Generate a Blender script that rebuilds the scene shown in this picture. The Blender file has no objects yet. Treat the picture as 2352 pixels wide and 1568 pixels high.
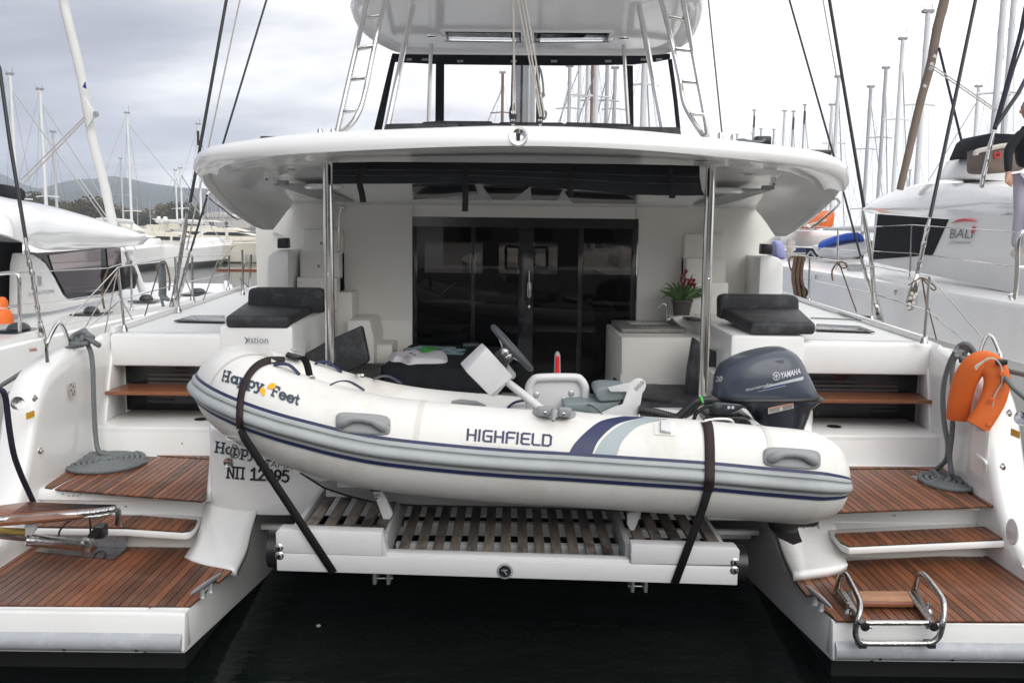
import bpy, bmesh, math, random
from math import pi, sin, cos, radians, sqrt, atan2
from mathutils import Vector as V, Matrix, Euler
random.seed(7)
scn = bpy.context.scene
col = scn.collection

# ------------------------------------------------------------ camera
# The place was surveyed from the photograph: a point seen at a pixel of the
# 2352 x 1568 print is set at its own real distance (at), height (atz) or side (atx).
F = 2050.0
CAMP = V((0, 0, 2.6))
RM = Euler((pi / 2 - radians(7.34), 0, 0)).to_matrix() @ Matrix.Rotation(0.0116, 3, 'Z')
cam = bpy.data.cameras.new("camera")
cam.lens = 36 * F / 2352
cam.sensor_width = 36
cam.clip_start = 0.05
cam.clip_end = 9000
camo = bpy.data.objects.new("camera", cam)
camo.matrix_world = Matrix.Translation(CAMP) @ RM.to_4x4()
col.objects.link(camo)
scn.camera = camo

# ------------------------------------------------------------ sky and sun
SUN_EL, SUN_AZ = radians(38), radians(156)     # azimuth measured from +Y towards +X
world = bpy.data.worlds.new("World")
scn.world = world
world.use_nodes = True
nt = world.node_tree
nt.nodes.clear()
def N(t, ty, **kw):
    n = t.nodes.new(ty)
    for k, v in kw.items():
        if hasattr(n, k): setattr(n, k, v)
    return n
wo = N(nt, 'ShaderNodeOutputWorld')
sky = N(nt, 'ShaderNodeTexSky', sky_type='NISHITA', sun_disc=False, sun_elevation=SUN_EL, sun_rotation=SUN_AZ)
bs = N(nt, 'ShaderNodeBackground'); bs.inputs[1].default_value = 0.05
nt.links.new(sky.outputs[0], bs.inputs[0])
tc = N(nt, 'ShaderNodeTexCoord')
sx = N(nt, 'ShaderNodeSeparateXYZ'); nt.links.new(tc.outputs['Generated'], sx.inputs[0])
# cloud deck: project the direction onto a flat layer overhead
mz = N(nt, 'ShaderNodeMath', operation='ADD'); mz.inputs[1].default_value = 0.22
az = N(nt, 'ShaderNodeMath', operation='ABSOLUTE'); nt.links.new(sx.outputs[2], az.inputs[0]); nt.links.new(az.outputs[0], mz.inputs[0])
dx = N(nt, 'ShaderNodeMath', operation='DIVIDE'); nt.links.new(sx.outputs[0], dx.inputs[0]); nt.links.new(mz.outputs[0], dx.inputs[1])
dy = N(nt, 'ShaderNodeMath', operation='DIVIDE'); nt.links.new(sx.outputs[1], dy.inputs[0]); nt.links.new(mz.outputs[0], dy.inputs[1])
cx = N(nt, 'ShaderNodeCombineXYZ'); nt.links.new(dx.outputs[0], cx.inputs[0]); nt.links.new(dy.outputs[0], cx.inputs[1])
mp = N(nt, 'ShaderNodeMapping'); mp.inputs['Scale'].default_value = (0.62, 1.15, 1); mp.inputs['Location'].default_value = (1.3, 0.45, 0)
nt.links.new(cx.outputs[0], mp.inputs[0])
nz = N(nt, 'ShaderNodeTexNoise'); nz.inputs['Scale'].default_value = 1.25; nz.inputs['Detail'].default_value = 7; nz.inputs['Roughness'].default_value = 0.52; nz.inputs['Distortion'].default_value = 0.25
nt.links.new(mp.outputs[0], nz.inputs['Vector'])
gr = N(nt, 'ShaderNodeMapRange'); gr.inputs[1].default_value = -0.5; gr.inputs[2].default_value = 0.25
gr.inputs[3].default_value = -0.10; gr.inputs[4].default_value = 0.45
nt.links.new(sx.outputs[0], gr.inputs[0])
ad = N(nt, 'ShaderNodeMath', operation='ADD'); nt.links.new(nz.outputs[0], ad.inputs[0]); nt.links.new(gr.outputs[0], ad.inputs[1])
rp = N(nt, 'ShaderNodeValToRGB')
e = rp.color_ramp.elements
e[0].position = 0.33; e[0].color = (0.30, 0.312, 0.375, 1)
e[1].position = 0.76; e[1].color = (1.12, 1.11, 1.10, 1)
m = e.new(0.46); m.color = (0.44, 0.45, 0.51, 1)
m = e.new(0.57); m.color = (0.70, 0.70, 0.73, 1)
nt.links.new(ad.outputs[0], rp.inputs[0])
bc = N(nt, 'ShaderNodeBackground'); bc.inputs[1].default_value = 1.27
nt.links.new(rp.outputs[0], bc.inputs[0])
mx = N(nt, 'ShaderNodeMixShader'); mx.inputs[0].default_value = 0.93
nt.links.new(bs.outputs[0], mx.inputs[1]); nt.links.new(bc.outputs[0], mx.inputs[2])
nt.links.new(mx.outputs[0], wo.inputs[0])
sun = bpy.data.lights.new("sun", 'SUN'); sun.energy = 1.2; sun.angle = radians(50); sun.color = (1, 0.98, 0.94)
suno = bpy.data.objects.new("sun", sun); col.objects.link(suno)
sd = V((sin(SUN_AZ) * cos(SUN_EL), cos(SUN_AZ) * cos(SUN_EL), sin(SUN_EL)))
suno.rotation_euler = sd.to_track_quat('Z', 'Y').to_euler()
scn.view_settings.view_transform = 'Standard'
scn.view_settings.look = 'None'
scn.view_settings.exposure = 0.22
scn.view_settings.gamma = 1.0
scn.view_settings.use_curve_mapping = False
scn.cycles.max_bounces = 10
scn.cycles.volume_bounces = 2
scn.cycles.diffuse_bounces = 6
scn.cycles.glossy_bounces = 4
scn.cycles.transparent_max_bounces = 16

# ------------------------------------------------------------ survey helpers
def ray(p): return RM @ V(((p[0] - 1176) / F, (784 - p[1]) / F, -1))
def at(p, Y):
    d = ray(p); return CAMP + d * (Y / d.y)
def atz(p, z):
    d = ray(p); return CAMP + d * ((z - CAMP.z) / d.z)
def atx(p, x):
    d = ray(p); return CAMP + d * (x / d.x)
def zz(x0, y0, s):
    k = 2352 / 4096
    return lambda x, y: ((x / s + x0) * k, (y / s + y0) * k)
z1 = zz(0, 0, 1.568); z2 = zz(1300, 0, 1.47); z3 = zz(2700, 0, 1.568); z4 = zz(0, 900, 1.568)
z5 = zz(1200, 750, 1.3835); z6 = zz(2700, 900, 1.568); z7 = zz(0, 1750, 1.5986); z8 = zz(2700, 1750, 1.598)
z9 = zz(1000, 1750, 1.12); zA = zz(700, 1300, 1.68); zB = zz(2000, 1300, 1.568)
zC = zz(700, 450, 2.24); zD = zz(2500, 450, 2.24); zE = zz(1500, 1150, 2.352)
zI = lambda x, y: (x, y)

# ------------------------------------------------------------ materials
MATS = {}
def mat(name, c, rough=0.5, metal=0.0, var=0.0, vs=4.0, bump=0.0, bs=60.0, coat=0.0, spec=0.5,
        stretch=None, c2=None, alpha=None, trans=0.0, emit=None, rnd=0.0, ior=None, dirt=None):
    m = bpy.data.materials.new(name); m.use_nodes = True
    t = m.node_tree; b = t.nodes['Principled BSDF']
    b.inputs['Base Color'].default_value = (*c, 1)
    b.inputs['Roughness'].default_value = rough
    b.inputs['Metallic'].default_value = metal
    b.inputs['Specular IOR Level'].default_value = spec
    if coat: b.inputs['Coat Weight'].default_value = coat; b.inputs['Coat Roughness'].default_value = 0.08
    if ior: b.inputs['IOR'].default_value = ior
    if trans: b.inputs['Transmission Weight'].default_value = trans
    if alpha is not None: b.inputs['Alpha'].default_value = alpha
    tcn = N(t, 'ShaderNodeTexCoord'); mpn = N(t, 'ShaderNodeMapping')
    t.links.new(tcn.outputs['Object'], mpn.inputs[0])
    if stretch: mpn.inputs['Scale'].default_value = stretch
    last = None
    if var or c2:
        n = N(t, 'ShaderNodeTexNoise'); n.inputs['Scale'].default_value = vs; n.inputs['Detail'].default_value = 6; n.inputs['Roughness'].default_value = 0.6
        t.links.new(mpn.outputs[0], n.inputs['Vector'])
        r = N(t, 'ShaderNodeValToRGB')
        ca = c2 if c2 else tuple(x * (1 - var) for x in c)
        r.color_ramp.elements[0].position = 0.35; r.color_ramp.elements[0].color = (*ca, 1)
        r.color_ramp.elements[1].position = 0.65; r.color_ramp.elements[1].color = (*c, 1)
        t.links.new(n.outputs[0], r.inputs[0]); last = r.outputs[0]
        mr = N(t, 'ShaderNodeMapRange'); mr.inputs[3].default_value = max(0.02, rough - 0.06); mr.inputs[4].default_value = rough + 0.08
        t.links.new(n.outputs[0], mr.inputs[0]); t.links.new(mr.outputs[0], b.inputs['Roughness'])
    if rnd:
        oi = N(t, 'ShaderNodeObjectInfo')
        mr2 = N(t, 'ShaderNodeMapRange'); mr2.inputs[3].default_value = 1 - rnd; mr2.inputs[4].default_value = 1 + rnd
        t.links.new(oi.outputs['Random'], mr2.inputs[0])
        mm = N(t, 'ShaderNodeVectorMath', operation='SCALE')
        if last: t.links.new(last, mm.inputs[0])
        else: mm.inputs[0].default_value = c
        t.links.new(mr2.outputs[0], mm.inputs['Scale']); last = mm.outputs[0]
        # shift the noise per piece
        ml = N(t, 'ShaderNodeVectorMath', operation='SCALE'); ml.inputs['Scale'].default_value = 1.0
        cb = N(t, 'ShaderNodeCombineXYZ')
        for k in range(3): t.links.new(oi.outputs['Random'], cb.inputs[k])
        ml.inputs['Scale'].default_value = 37.0
        t.links.new(cb.outputs[0], ml.inputs[0]); t.links.new(ml.outputs[0], mpn.inputs['Location'])
    if dirt:
        n = N(t, 'ShaderNodeTexNoise'); n.inputs['Scale'].default_value = dirt[1]; n.inputs['Detail'].default_value = 8; n.inputs['Roughness'].default_value = 0.7
        t.links.new(tcn.outputs['Object'], n.inputs['Vector'])
        r = N(t, 'ShaderNodeMapRange'); r.inputs[1].default_value = 0.5; r.inputs[2].default_value = 0.75; r.inputs[4].default_value = dirt[2]
        t.links.new(n.outputs[0], r.inputs[0])
        mxn = N(t, 'ShaderNodeMix', data_type='RGBA')
        t.links.new(r.outputs[0], mxn.inputs[0])
        if last: t.links.new(last, mxn.inputs[6])
        else: mxn.inputs[6].default_value = (*c, 1)
        mxn.inputs[7].default_value = (*dirt[0], 1); last = mxn.outputs[2]
    if last: t.links.new(last, b.inputs['Base Color'])
    if bump:
        n = N(t, 'ShaderNodeTexNoise'); n.inputs['Scale'].default_value = bs; n.inputs['Detail'].default_value = 3
        t.links.new(mpn.outputs[0], n.inputs['Vector'])
        bn = N(t, 'ShaderNodeBump'); bn.inputs['Strength'].default_value = bump; bn.inputs['Distance'].default_value = 0.01
        t.links.new(n.outputs[0], bn.inputs['Height']); t.links.new(bn.outputs[0], b.inputs['Normal'])
    if emit: b.inputs['Emission Color'].default_value = (*emit, 1); b.inputs['Emission Strength'].default_value = 1
    MATS[name] = m
    return m
GEL = mat('gelcoat', (0.84, 0.84, 0.83), 0.22, var=0.03, vs=1.5, bump=0.02, bs=3, coat=0.3, dirt=((0.62, 0.60, 0.54), 2.2, 0.22))
GELR = mat('roof_gelcoat', (0.85, 0.85, 0.85), 0.14, var=0.02, vs=1.2, bump=0.03, bs=2, coat=0.6, dirt=((0.62, 0.61, 0.57), 1.6, 0.15))
CREAM = mat('cream_gelcoat', (0.80, 0.79, 0.745), 0.4, var=0.04, vs=1.0, bump=0.02, bs=9, dirt=((0.62, 0.58, 0.47), 1.3, 0.3))
NONSKID = mat('nonskid', (0.76, 0.77, 0.77), 0.55, var=0.04, vs=2, bump=0.25, bs=400, dirt=((0.55, 0.54, 0.50), 3.0, 0.2))
GREYP = mat('grey_plastic', (0.30, 0.31, 0.32), 0.55, var=0.08, vs=6, bump=0.05, bs=200)
DGREYP = mat('dark_grey_rubber', (0.05, 0.055, 0.062), 0.45, var=0.1, vs=8)
BLACKP = mat('black_plastic', (0.015, 0.016, 0.018), 0.35, var=0.1, vs=8)
CANVAS = mat('black_canvas', (0.018, 0.020, 0.024), 0.85, var=0.25, vs=7, bump=0.35, bs=25, spec=0.2)
CUSH = mat('charcoal_leatherette', (0.030, 0.032, 0.036), 0.55, var=0.2, vs=5, bump=0.12, bs=14, spec=0.4, dirt=((0.35, 0.36, 0.37), 7.0, 0.22))
WEB = mat('black_webbing', (0.012, 0.011, 0.012), 0.7, var=0.2, vs=40, bump=0.4, bs=500, spec=0.25)
WEB2 = mat('brown_webbing', (0.035, 0.020, 0.020), 0.6, var=0.2, vs=40, bump=0.4, bs=500, spec=0.3)
STEEL = mat('polished_steel', (0.68, 0.67, 0.65), 0.09, metal=1.0, var=0.08, vs=9)
STEELW = mat('wet_steel', (0.55, 0.54, 0.53), 0.16, metal=1.0, var=0.3, vs=30, bump=0.3, bs=90)
ALU = mat('anodised_aluminium', (0.55, 0.56, 0.57), 0.4, metal=0.7, var=0.1, vs=12)
MASTW = mat('mast_white_paint', (0.74, 0.75, 0.76), 0.4, var=0.08, vs=1.5)
MASTG = mat('mast_grey_alloy', (0.50, 0.51, 0.53), 0.4, var=0.1, vs=1.5)
MASTB = mat('varnished_mast', (0.24, 0.13, 0.075), 0.4, var=0.2, vs=1.5)
STAY = mat('wire_stay', (0.10, 0.10, 0.11), 0.4, metal=0.5)
STAYB = mat('black_covered_stay', (0.012, 0.013, 0.016), 0.4)
BEIGE = mat('beige_line', (0.45, 0.41, 0.38), 0.8, var=0.2, vs=60)
TEAK = mat('teak_plank', (0.235, 0.084, 0.034), 0.42, c2=(0.12, 0.037, 0.015), vs=9, stretch=(22, 1.0, 22), bump=0.25, bs=40, rnd=0.5, coat=0.2, dirt=((0.36, 0.17, 0.09), 5.0, 0.3))
TEAKL = mat('teak_board', (0.26, 0.095, 0.04), 0.35, c2=(0.15, 0.05, 0.022), vs=9, stretch=(1.2, 20, 20), bump=0.1, bs=60, rnd=0.2, coat=0.3)
TEAKS = mat('teak_ladder_tread', (0.48, 0.26, 0.14), 0.5, c2=(0.33, 0.15, 0.08), vs=9, stretch=(1.2, 20, 20), bump=0.1, bs=60, rnd=0.2)
GTEAK = mat('weathered_slat', (0.22, 0.19, 0.165), 0.6, c2=(0.12, 0.10, 0.085), vs=5, stretch=(8, 1.0, 8), bump=0.3, bs=60, rnd=0.3, dirt=((0.028, 0.022, 0.020), 3.2, 1.6))
CAULK = mat('black_caulk', (0.012, 0.012, 0.012), 0.6)
PLAT = mat('white_painted_alloy', (0.66, 0.66, 0.67), 0.35, var=0.06, vs=3, bump=0.05, bs=60, dirt=((0.40, 0.38, 0.35), 6.0, 0.25))
HYP = mat('ivory_tube_fabric', (0.77, 0.76, 0.73), 0.42, var=0.04, vs=2.5, bump=0.06, bs=9, dirt=((0.50, 0.44, 0.36), 2.8, 0.5), spec=0.4)
STRK = mat('grey_strake_rubber', (0.38, 0.405, 0.41), 0.5, var=0.1, vs=4, dirt=((0.22, 0.22, 0.2), 3.0, 0.35))
NAVY = mat('navy_trim', (0.020, 0.028, 0.095), 0.45, var=0.1, vs=9)
BGREY = mat('blue_grey_trim', (0.36, 0.42, 0.44), 0.45, var=0.06, vs=9)
LETTER = mat('slate_lettering', (0.035, 0.055, 0.085), 0.5)
BLETTER = mat('black_lettering', (0.012, 0.012, 0.014), 0.5)
SLETTER = mat('silver_lettering', (0.62, 0.64, 0.66), 0.3, metal=0.3)
GLETTER = mat('grey_lettering', (0.16, 0.165, 0.19), 0.5)
ORANGEP = mat('yellow_orange_print', (0.9, 0.42, 0.02), 0.5)
REDP = mat('red_plastic', (0.72, 0.015, 0.02), 0.35)
ORANGE = mat('orange_cover', (0.78, 0.155, 0.020), 0.6, var=0.12, vs=5, bump=0.25, bs=18)
ENG = mat('slate_blue_engine_paint', (0.048, 0.060, 0.088), 0.36, var=0.08, vs=3, coat=0.35)
ENGD = mat('dark_engine_paint', (0.022, 0.027, 0.040), 0.3, var=0.1, vs=5, coat=0.3)
SILV = mat('silver_decal', (0.50, 0.52, 0.56), 0.3, metal=0.2)
BLUED = mat('blue_decal', (0.015, 0.04, 0.22), 0.3)
ROPE = mat('grey_braided_rope', (0.20, 0.22, 0.225), 0.85, c2=(0.13, 0.142, 0.148), vs=110, bump=0.3, bs=160)
ROPEN = mat('navy_rope', (0.015, 0.016, 0.035), 0.8, var=0.2, vs=90, bump=0.3, bs=160)
ROPEB = mat('brown_rope', (0.22, 0.135, 0.08), 0.9, c2=(0.08, 0.06, 0.05), vs=60, bump=0.6, bs=160)
ROPEW = mat('white_rope', (0.62, 0.58, 0.53), 0.85, var=0.2, vs=80, bump=0.4, bs=160)
GREYC = mat('stone_counter', (0.30, 0.29, 0.275), 0.35, var=0.12, vs=25)
PANEL = mat('grey_panel', (0.36, 0.37, 0.37), 0.35, var=0.05, vs=3)
CLW = mat('white_cotton', (0.72, 0.70, 0.76), 0.9, var=0.06, vs=9, bump=0.4, bs=30)
CLG = mat('green_cotton', (0.10, 0.52, 0.10), 0.9, var=0.15, vs=9, bump=0.4, bs=30)
PAPER = mat('printed_paper', (0.68, 0.70, 0.72), 0.5, c2=(0.04, 0.27, 0.32), vs=14)
LEAF = mat('leaf_green', (0.055, 0.13, 0.022), 0.5, var=0.4, vs=12)
PETAL = mat('crimson_petal', (0.30, 0.012, 0.035), 0.5, var=0.3, vs=20)
POT = mat('brown_pot', (0.075, 0.062, 0.052), 0.6, var=0.15, vs=6)
SKIN = mat('skin', (0.52, 0.30, 0.21), 0.55)
SWEATER = mat('black_knit', (0.012, 0.013, 0.018), 0.9, bump=0.3, bs=90)
TROUS = mat('grey_trousers', (0.40, 0.38, 0.45), 0.85, bump=0.2, bs=30)
HAIR = mat('dark_hair', (0.03, 0.02, 0.015), 0.6)
SAILC = mat('sail_cloth', (0.66, 0.66, 0.65), 0.75, var=0.07, vs=2, bump=0.4, bs=7)
TAUPE = mat('taupe_sail_cover', (0.20, 0.155, 0.125), 0.8, var=0.12, vs=2, bump=0.4, bs=8)
BLUEC = mat('blue_cover', (0.02, 0.09, 0.50), 0.7, var=0.15, vs=5, bump=0.3, bs=10)
IVORYB = mat('ivory_yacht_gelcoat', (0.72, 0.68, 0.58), 0.3, var=0.03, vs=0.3)
YGLASS = mat('dark_yacht_glass', (0.03, 0.035, 0.04), 0.08)
ANTIF_SHADE = mat('shaded_black_antifouling', (0.010, 0.011, 0.012), 0.7, var=0.5, vs=6)
RUBR = mat('grey_rub_rail', (0.40, 0.42, 0.45), 0.4, var=0.08, vs=5, dirt=((0.6, 0.62, 0.64), 14.0, 0.6))
DWIN = mat('charcoal_window_frame', (0.012, 0.013, 0.016), 0.14)
BLIND = mat('striped_blind', (0.11, 0.092, 0.085), 0.7, var=0.1, vs=4)
BLINDD = mat('dark_blind', (0.085, 0.07, 0.065), 0.7)
YELL = mat('yellow_sticker', (0.75, 0.42, 0.02), 0.5)
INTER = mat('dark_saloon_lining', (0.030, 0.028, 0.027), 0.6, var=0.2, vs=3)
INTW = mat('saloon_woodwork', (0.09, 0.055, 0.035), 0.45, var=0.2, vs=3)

def tinted(name, tint, gloss=0.06, rough=0.0):
    m = bpy.data.materials.new(name); m.use_nodes = True
    t = m.node_tree; t.nodes.clear()
    o = N(t, 'ShaderNodeOutputMaterial'); tr = N(t, 'ShaderNodeBsdfTransparent'); tr.inputs[0].default_value = (*tint, 1)
    g = N(t, 'ShaderNodeBsdfGlossy'); g.inputs['Roughness'].default_value = rough; g.inputs[0].default_value = (1, 1, 1, 1)
    f = N(t, 'ShaderNodeFresnel'); f.inputs[0].default_value = 1.45
    ml = N(t, 'ShaderNodeMath', operation='MULTIPLY'); ml.inputs[1].default_value = gloss / 0.04
    mi = N(t, 'ShaderNodeMixShader')
    t.links.new(f.outputs[0], ml.inputs[0]); t.links.new(ml.outputs[0], mi.inputs[0])
    t.links.new(tr.outputs[0], mi.inputs[1]); t.links.new(g.outputs[0], mi.inputs[2]); t.links.new(mi.outputs[0], o.inputs[0])
    return m
DOORG = tinted('smoked_door_glass', (0.20, 0.19, 0.18), 0.016)
VINYL = tinted('clear_vinyl', (0.90, 0.90, 0.91), 0.03, 0.05)
HATCHG = tinted('skylight_glass', (0.85, 0.86, 0.88), 0.04)
LWIN = tinted('lagoon_window', (0.35, 0.31, 0.31), 0.06)

# ------------------------------------------------------------ mesh helpers
def tag(o, label=None, cat=None, group=None, kind=None):
    if label: o['label'] = label
    if cat: o['category'] = cat
    if group: o['group'] = group
    if kind: o['kind'] = kind
    return o
def root(name, label, cat, loc=(0, 0, 0), group=None):
    o = bpy.data.objects.new(name, None); o.empty_display_size = 0.1
    o.location = loc; col.objects.link(o)
    return tag(o, label, cat, group)
def place(name, me, parent=None):
    o = bpy.data.objects.new(name, me); col.objects.link(o)
    if parent is not None:
        o.parent = parent
        if parent.parent is None: o.matrix_parent_inverse = Matrix.Translation(-parent.location)
    return o
def M(name, vs, fs, m, parent=None, smooth=False, bev=0.0, seg=2, ang=35, sub=0, label=None, mods=None):
    me = bpy.data.meshes.new(name)
    bm = bmesh.new()
    vv = [bm.verts.new(v) for v in vs]
    for f in fs:
        try: bm.faces.new([vv[i] for i in f])
        except ValueError: pass
    bmesh.ops.recalc_face_normals(bm, faces=bm.faces)
    if bev:
        es = [e for e in bm.edges if len(e.link_faces) == 2 and e.calc_face_angle(0) > radians(28)]
        if es: bmesh.ops.bevel(bm, geom=es, offset=bev, segments=seg, affect='EDGES', profile=0.5, clamp_overlap=True)
    bm.to_mesh(me); bm.free()
    me.materials.append(m)
    if smooth or bev:
        me.polygons.foreach_set('use_smooth', [True] * len(me.polygons))
        me.set_sharp_from_angle(angle=radians(ang))
    o = place(name, me, parent)
    if sub:
        s = o.modifiers.new('s', 'SUBSURF'); s.levels = s.render_levels = sub
    if label: o['label'] = label
    return o
def box(name, x0, x1, y0, y1, z0, z1, m, parent=None, bev=0.0, **k):
    vs = [(x, y, z) for x in (x0, x1) for y in (y0, y1) for z in (z0, z1)]
    fs = [(0, 1, 3, 2), (4, 6, 7, 5), (0, 4, 5, 1), (2, 3, 7, 6), (0, 2, 6, 4), (1, 5, 7, 3)]
    return M(name, vs, fs, m, parent, bev=bev, **k)
def prism(name, pts, vec, m, parent=None, bev=0.0, **k):
    n = len(pts); vec = V(vec)
    vs = [V(p) for p in pts] + [V(p) + vec for p in pts]
    fs = [tuple(range(n)), tuple(range(2 * n - 1, n - 1, -1))] + [(i, (i + 1) % n, n + (i + 1) % n, n + i) for i in range(n)]
    return M(name, vs, fs, m, parent, bev=bev, **k)
def bar(name, a, b, w, h, m, parent=None, bev=0.0, up=(0, 0, 1), **k):
    a, b = V(a), V(b); d = (b - a).normalized(); s = d.cross(V(up)).normalized(); u = s.cross(d)
    vs = [p + s * (sx_ * w / 2) + u * (su * h / 2) for p in (a, b) for sx_, su in ((-1, -1), (1, -1), (1, 1), (-1, 1))]
    fs = [(0, 3, 2, 1), (4, 5, 6, 7), (0, 1, 5, 4), (1, 2, 6, 5), (2, 3, 7, 6), (3, 0, 4, 7)]
    return M(name, vs, fs, m, parent, bev=bev, **k)
def smoothpath(pts, n=6, closed=False):
    pts = [V(p) for p in pts]; out = []
    L = len(pts); rng = range(L if closed else L - 1)
    for i in rng:
        if closed: p0, p1, p2, p3 = pts[(i - 1) % L], pts[i], pts[(i + 1) % L], pts[(i + 2) % L]
        else: p0, p1, p2, p3 = pts[max(i - 1, 0)], pts[i], pts[i + 1], pts[min(i + 2, L - 1)]
        for k in range(n):
            t = k / n
            out.append(0.5 * ((2 * p1) + (p2 - p0) * t + (2 * p0 - 5 * p1 + 4 * p2 - p3) * t * t + (3 * p1 - p0 - 3 * p2 + p3) * t ** 3))
    if not closed: out.append(pts[-1])
    return out
def frames(pts, closed=False):
    n = len(pts); T = []
    for i in range(n):
        a = pts[(i - 1) % n] if (closed or i > 0) else pts[i]; b = pts[(i + 1) % n] if (closed or i < n - 1) else pts[i]
        T.append((b - a).normalized())
    u = V((0, 0, 1)) if abs(T[0].z) < 0.9 else V((0, 1, 0))
    nn = (u - T[0] * u.dot(T[0])).normalized(); out = [(T[0], nn, T[0].cross(nn))]
    for i in range(1, n):
        ax = T[i - 1].cross(T[i])
        if ax.length > 1e-7: nn = Matrix.Rotation(T[i - 1].angle(T[i]), 3, ax.normalized()) @ nn
        nn = (nn - T[i] * nn.dot(T[i])).normalized()
        out.append((T[i], nn, T[i].cross(nn)))
    return out
def tubedata(pts, r, n=8, closed=False):
    pts = [V(p) for p in pts]; fr = frames(pts, closed); vs = []; fs = []; L = len(pts)
    rr = r if isinstance(r, (list, tuple)) else [r] * L
    for i, p in enumerate(pts):
        for k in range(n):
            a = 2 * pi * k / n; vs.append(p + (fr[i][1] * cos(a) + fr[i][2] * sin(a)) * rr[i])
    for i in range(L if closed else L - 1):
        j = (i + 1) % L
        for k in range(n): fs.append((i * n + k, i * n + (k + 1) % n, j * n + (k + 1) % n, j * n + k))
    if not closed: fs.append(tuple(range(n - 1, -1, -1))); fs.append(tuple(range((L - 1) * n, L * n)))
    return vs, fs
def tube(name, pts, r, m, parent=None, n=8, sm=0, closed=False, **k):
    if sm:
        pts = smoothpath(pts, sm, closed)
        if isinstance(r, (list, tuple)): r = [v.x for v in smoothpath([V((q, 0, 0)) for q in r], sm, closed)]
    vs, fs = tubedata(pts, r, n, closed)
    return M(name, vs, fs, m, parent, smooth=True, ang=50, **k)
def multi(name, parts, m, parent=None, **k):
    vs = []; fs = []
    for a, b in parts:
        o = len(vs); vs += list(a); fs += [tuple(i + o for i in f) for f in b]
    return M(name, vs, fs, m, parent, smooth=True, **k)
def loft(name, rows, m, parent=None, smooth=True, caps=False, closed=False, thick=0.0, off=1.0, **k):
    n = len(rows[0]); vs = [p for r in rows for p in r]; fs = []
    for i in range(len(rows) - 1):
        for j in range(n if closed else n - 1):
            q = (j + 1) % n; fs.append((i * n + j, i * n + q, (i + 1) * n + q, (i + 1) * n + j))
    if caps: fs.append(tuple(range(n - 1, -1, -1))); fs.append(tuple(range((len(rows) - 1) * n, len(rows) * n)))
    o = M(name, vs, fs, m, parent, smooth=smooth, **k)
    if thick:
        s = o.modifiers.new('t', 'SOLIDIFY'); s.thickness = thick; s.offset = off
    return o
def lathe(name, prof, c, m, parent=None, n=20, axis=(0, 0, 1), **k):
    c = V(c); q = V(axis).to_track_quat('Z', 'Y'); vs = []; fs = []
    for r, z in prof:
        for i in range(n): vs.append(c + q @ V((r * cos(2 * pi * i / n), r * sin(2 * pi * i / n), z)))
    for a in range(len(prof) - 1):
        for i in range(n): fs.append((a * n + i, a * n + (i + 1) % n, (a + 1) * n + (i + 1) % n, (a + 1) * n + i))
    if prof[0][0] > 1e-4: fs.append(tuple(range(n - 1, -1, -1)))
    if prof[-1][0] > 1e-4: fs.append(tuple(range((len(prof) - 1) * n, len(prof) * n)))
    return M(name, vs, fs, m, parent, smooth=True, **k)
def screen_pts(z, pts, Y): return [at(z(*p), Y) for p in pts]
def plate(name, z, pts, Y, d, m, parent=None, bev=0.0, **k):
    """upright plate facing the quay: outline seen at distance Y, thickness d going away"""
    P = screen_pts(z, pts, Y)
    return prism(name, P, (0, d, 0), m, parent, bev=bev, **k)

def clip(poly, a, b, keep_ge, axis=0):
    out = []; n = len(poly)
    for i in range(n):
        p, q = poly[i], poly[(i + 1) % n]
        ip = (p[axis] >= a) if keep_ge else (p[axis] <= a); iq = (q[axis] >= a) if keep_ge else (q[axis] <= a)
        if ip: out.append(p)
        if ip != iq:
            t = (a - p[axis]) / (q[axis] - p[axis]); out.append((p[0] + t * (q[0] - p[0]), p[1] + t * (q[1] - p[1])))
    return out
def planking(poly, z, parent, w=0.05, gap=0.0055, th=0.012, m=None, axis=0, x0=None, name='plank'):
    lo = min(p[axis] for p in poly); hi = max(p[axis] for p in poly); x = lo if x0 is None else x0
    while x < hi - 0.004:
        a, b = x + gap / 2, x + w - gap / 2
        q = clip(clip(poly, a, None, True, axis), b, None, False, axis)
        if len(q) >= 3:
            ar = abs(sum(q[i][0] * q[(i + 1) % len(q)][1] - q[(i + 1) % len(q)][0] * q[i][1] for i in range(len(q)))) / 2
            if ar > 1e-4:
                cx_ = sum(p[0] for p in q) / len(q); cy_ = sum(p[1] for p in q) / len(q)
                o = prism(name, [(px - cx_, py - cy_, 0) for px, py in q], (0, 0, th), m or TEAK, None)
                o.location = (cx_, cy_, z + random.uniform(0, 0.001))
                if parent is not None: o.parent = parent; o.matrix_parent_inverse = Matrix.Translation(-parent.location)
        x += w

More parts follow.
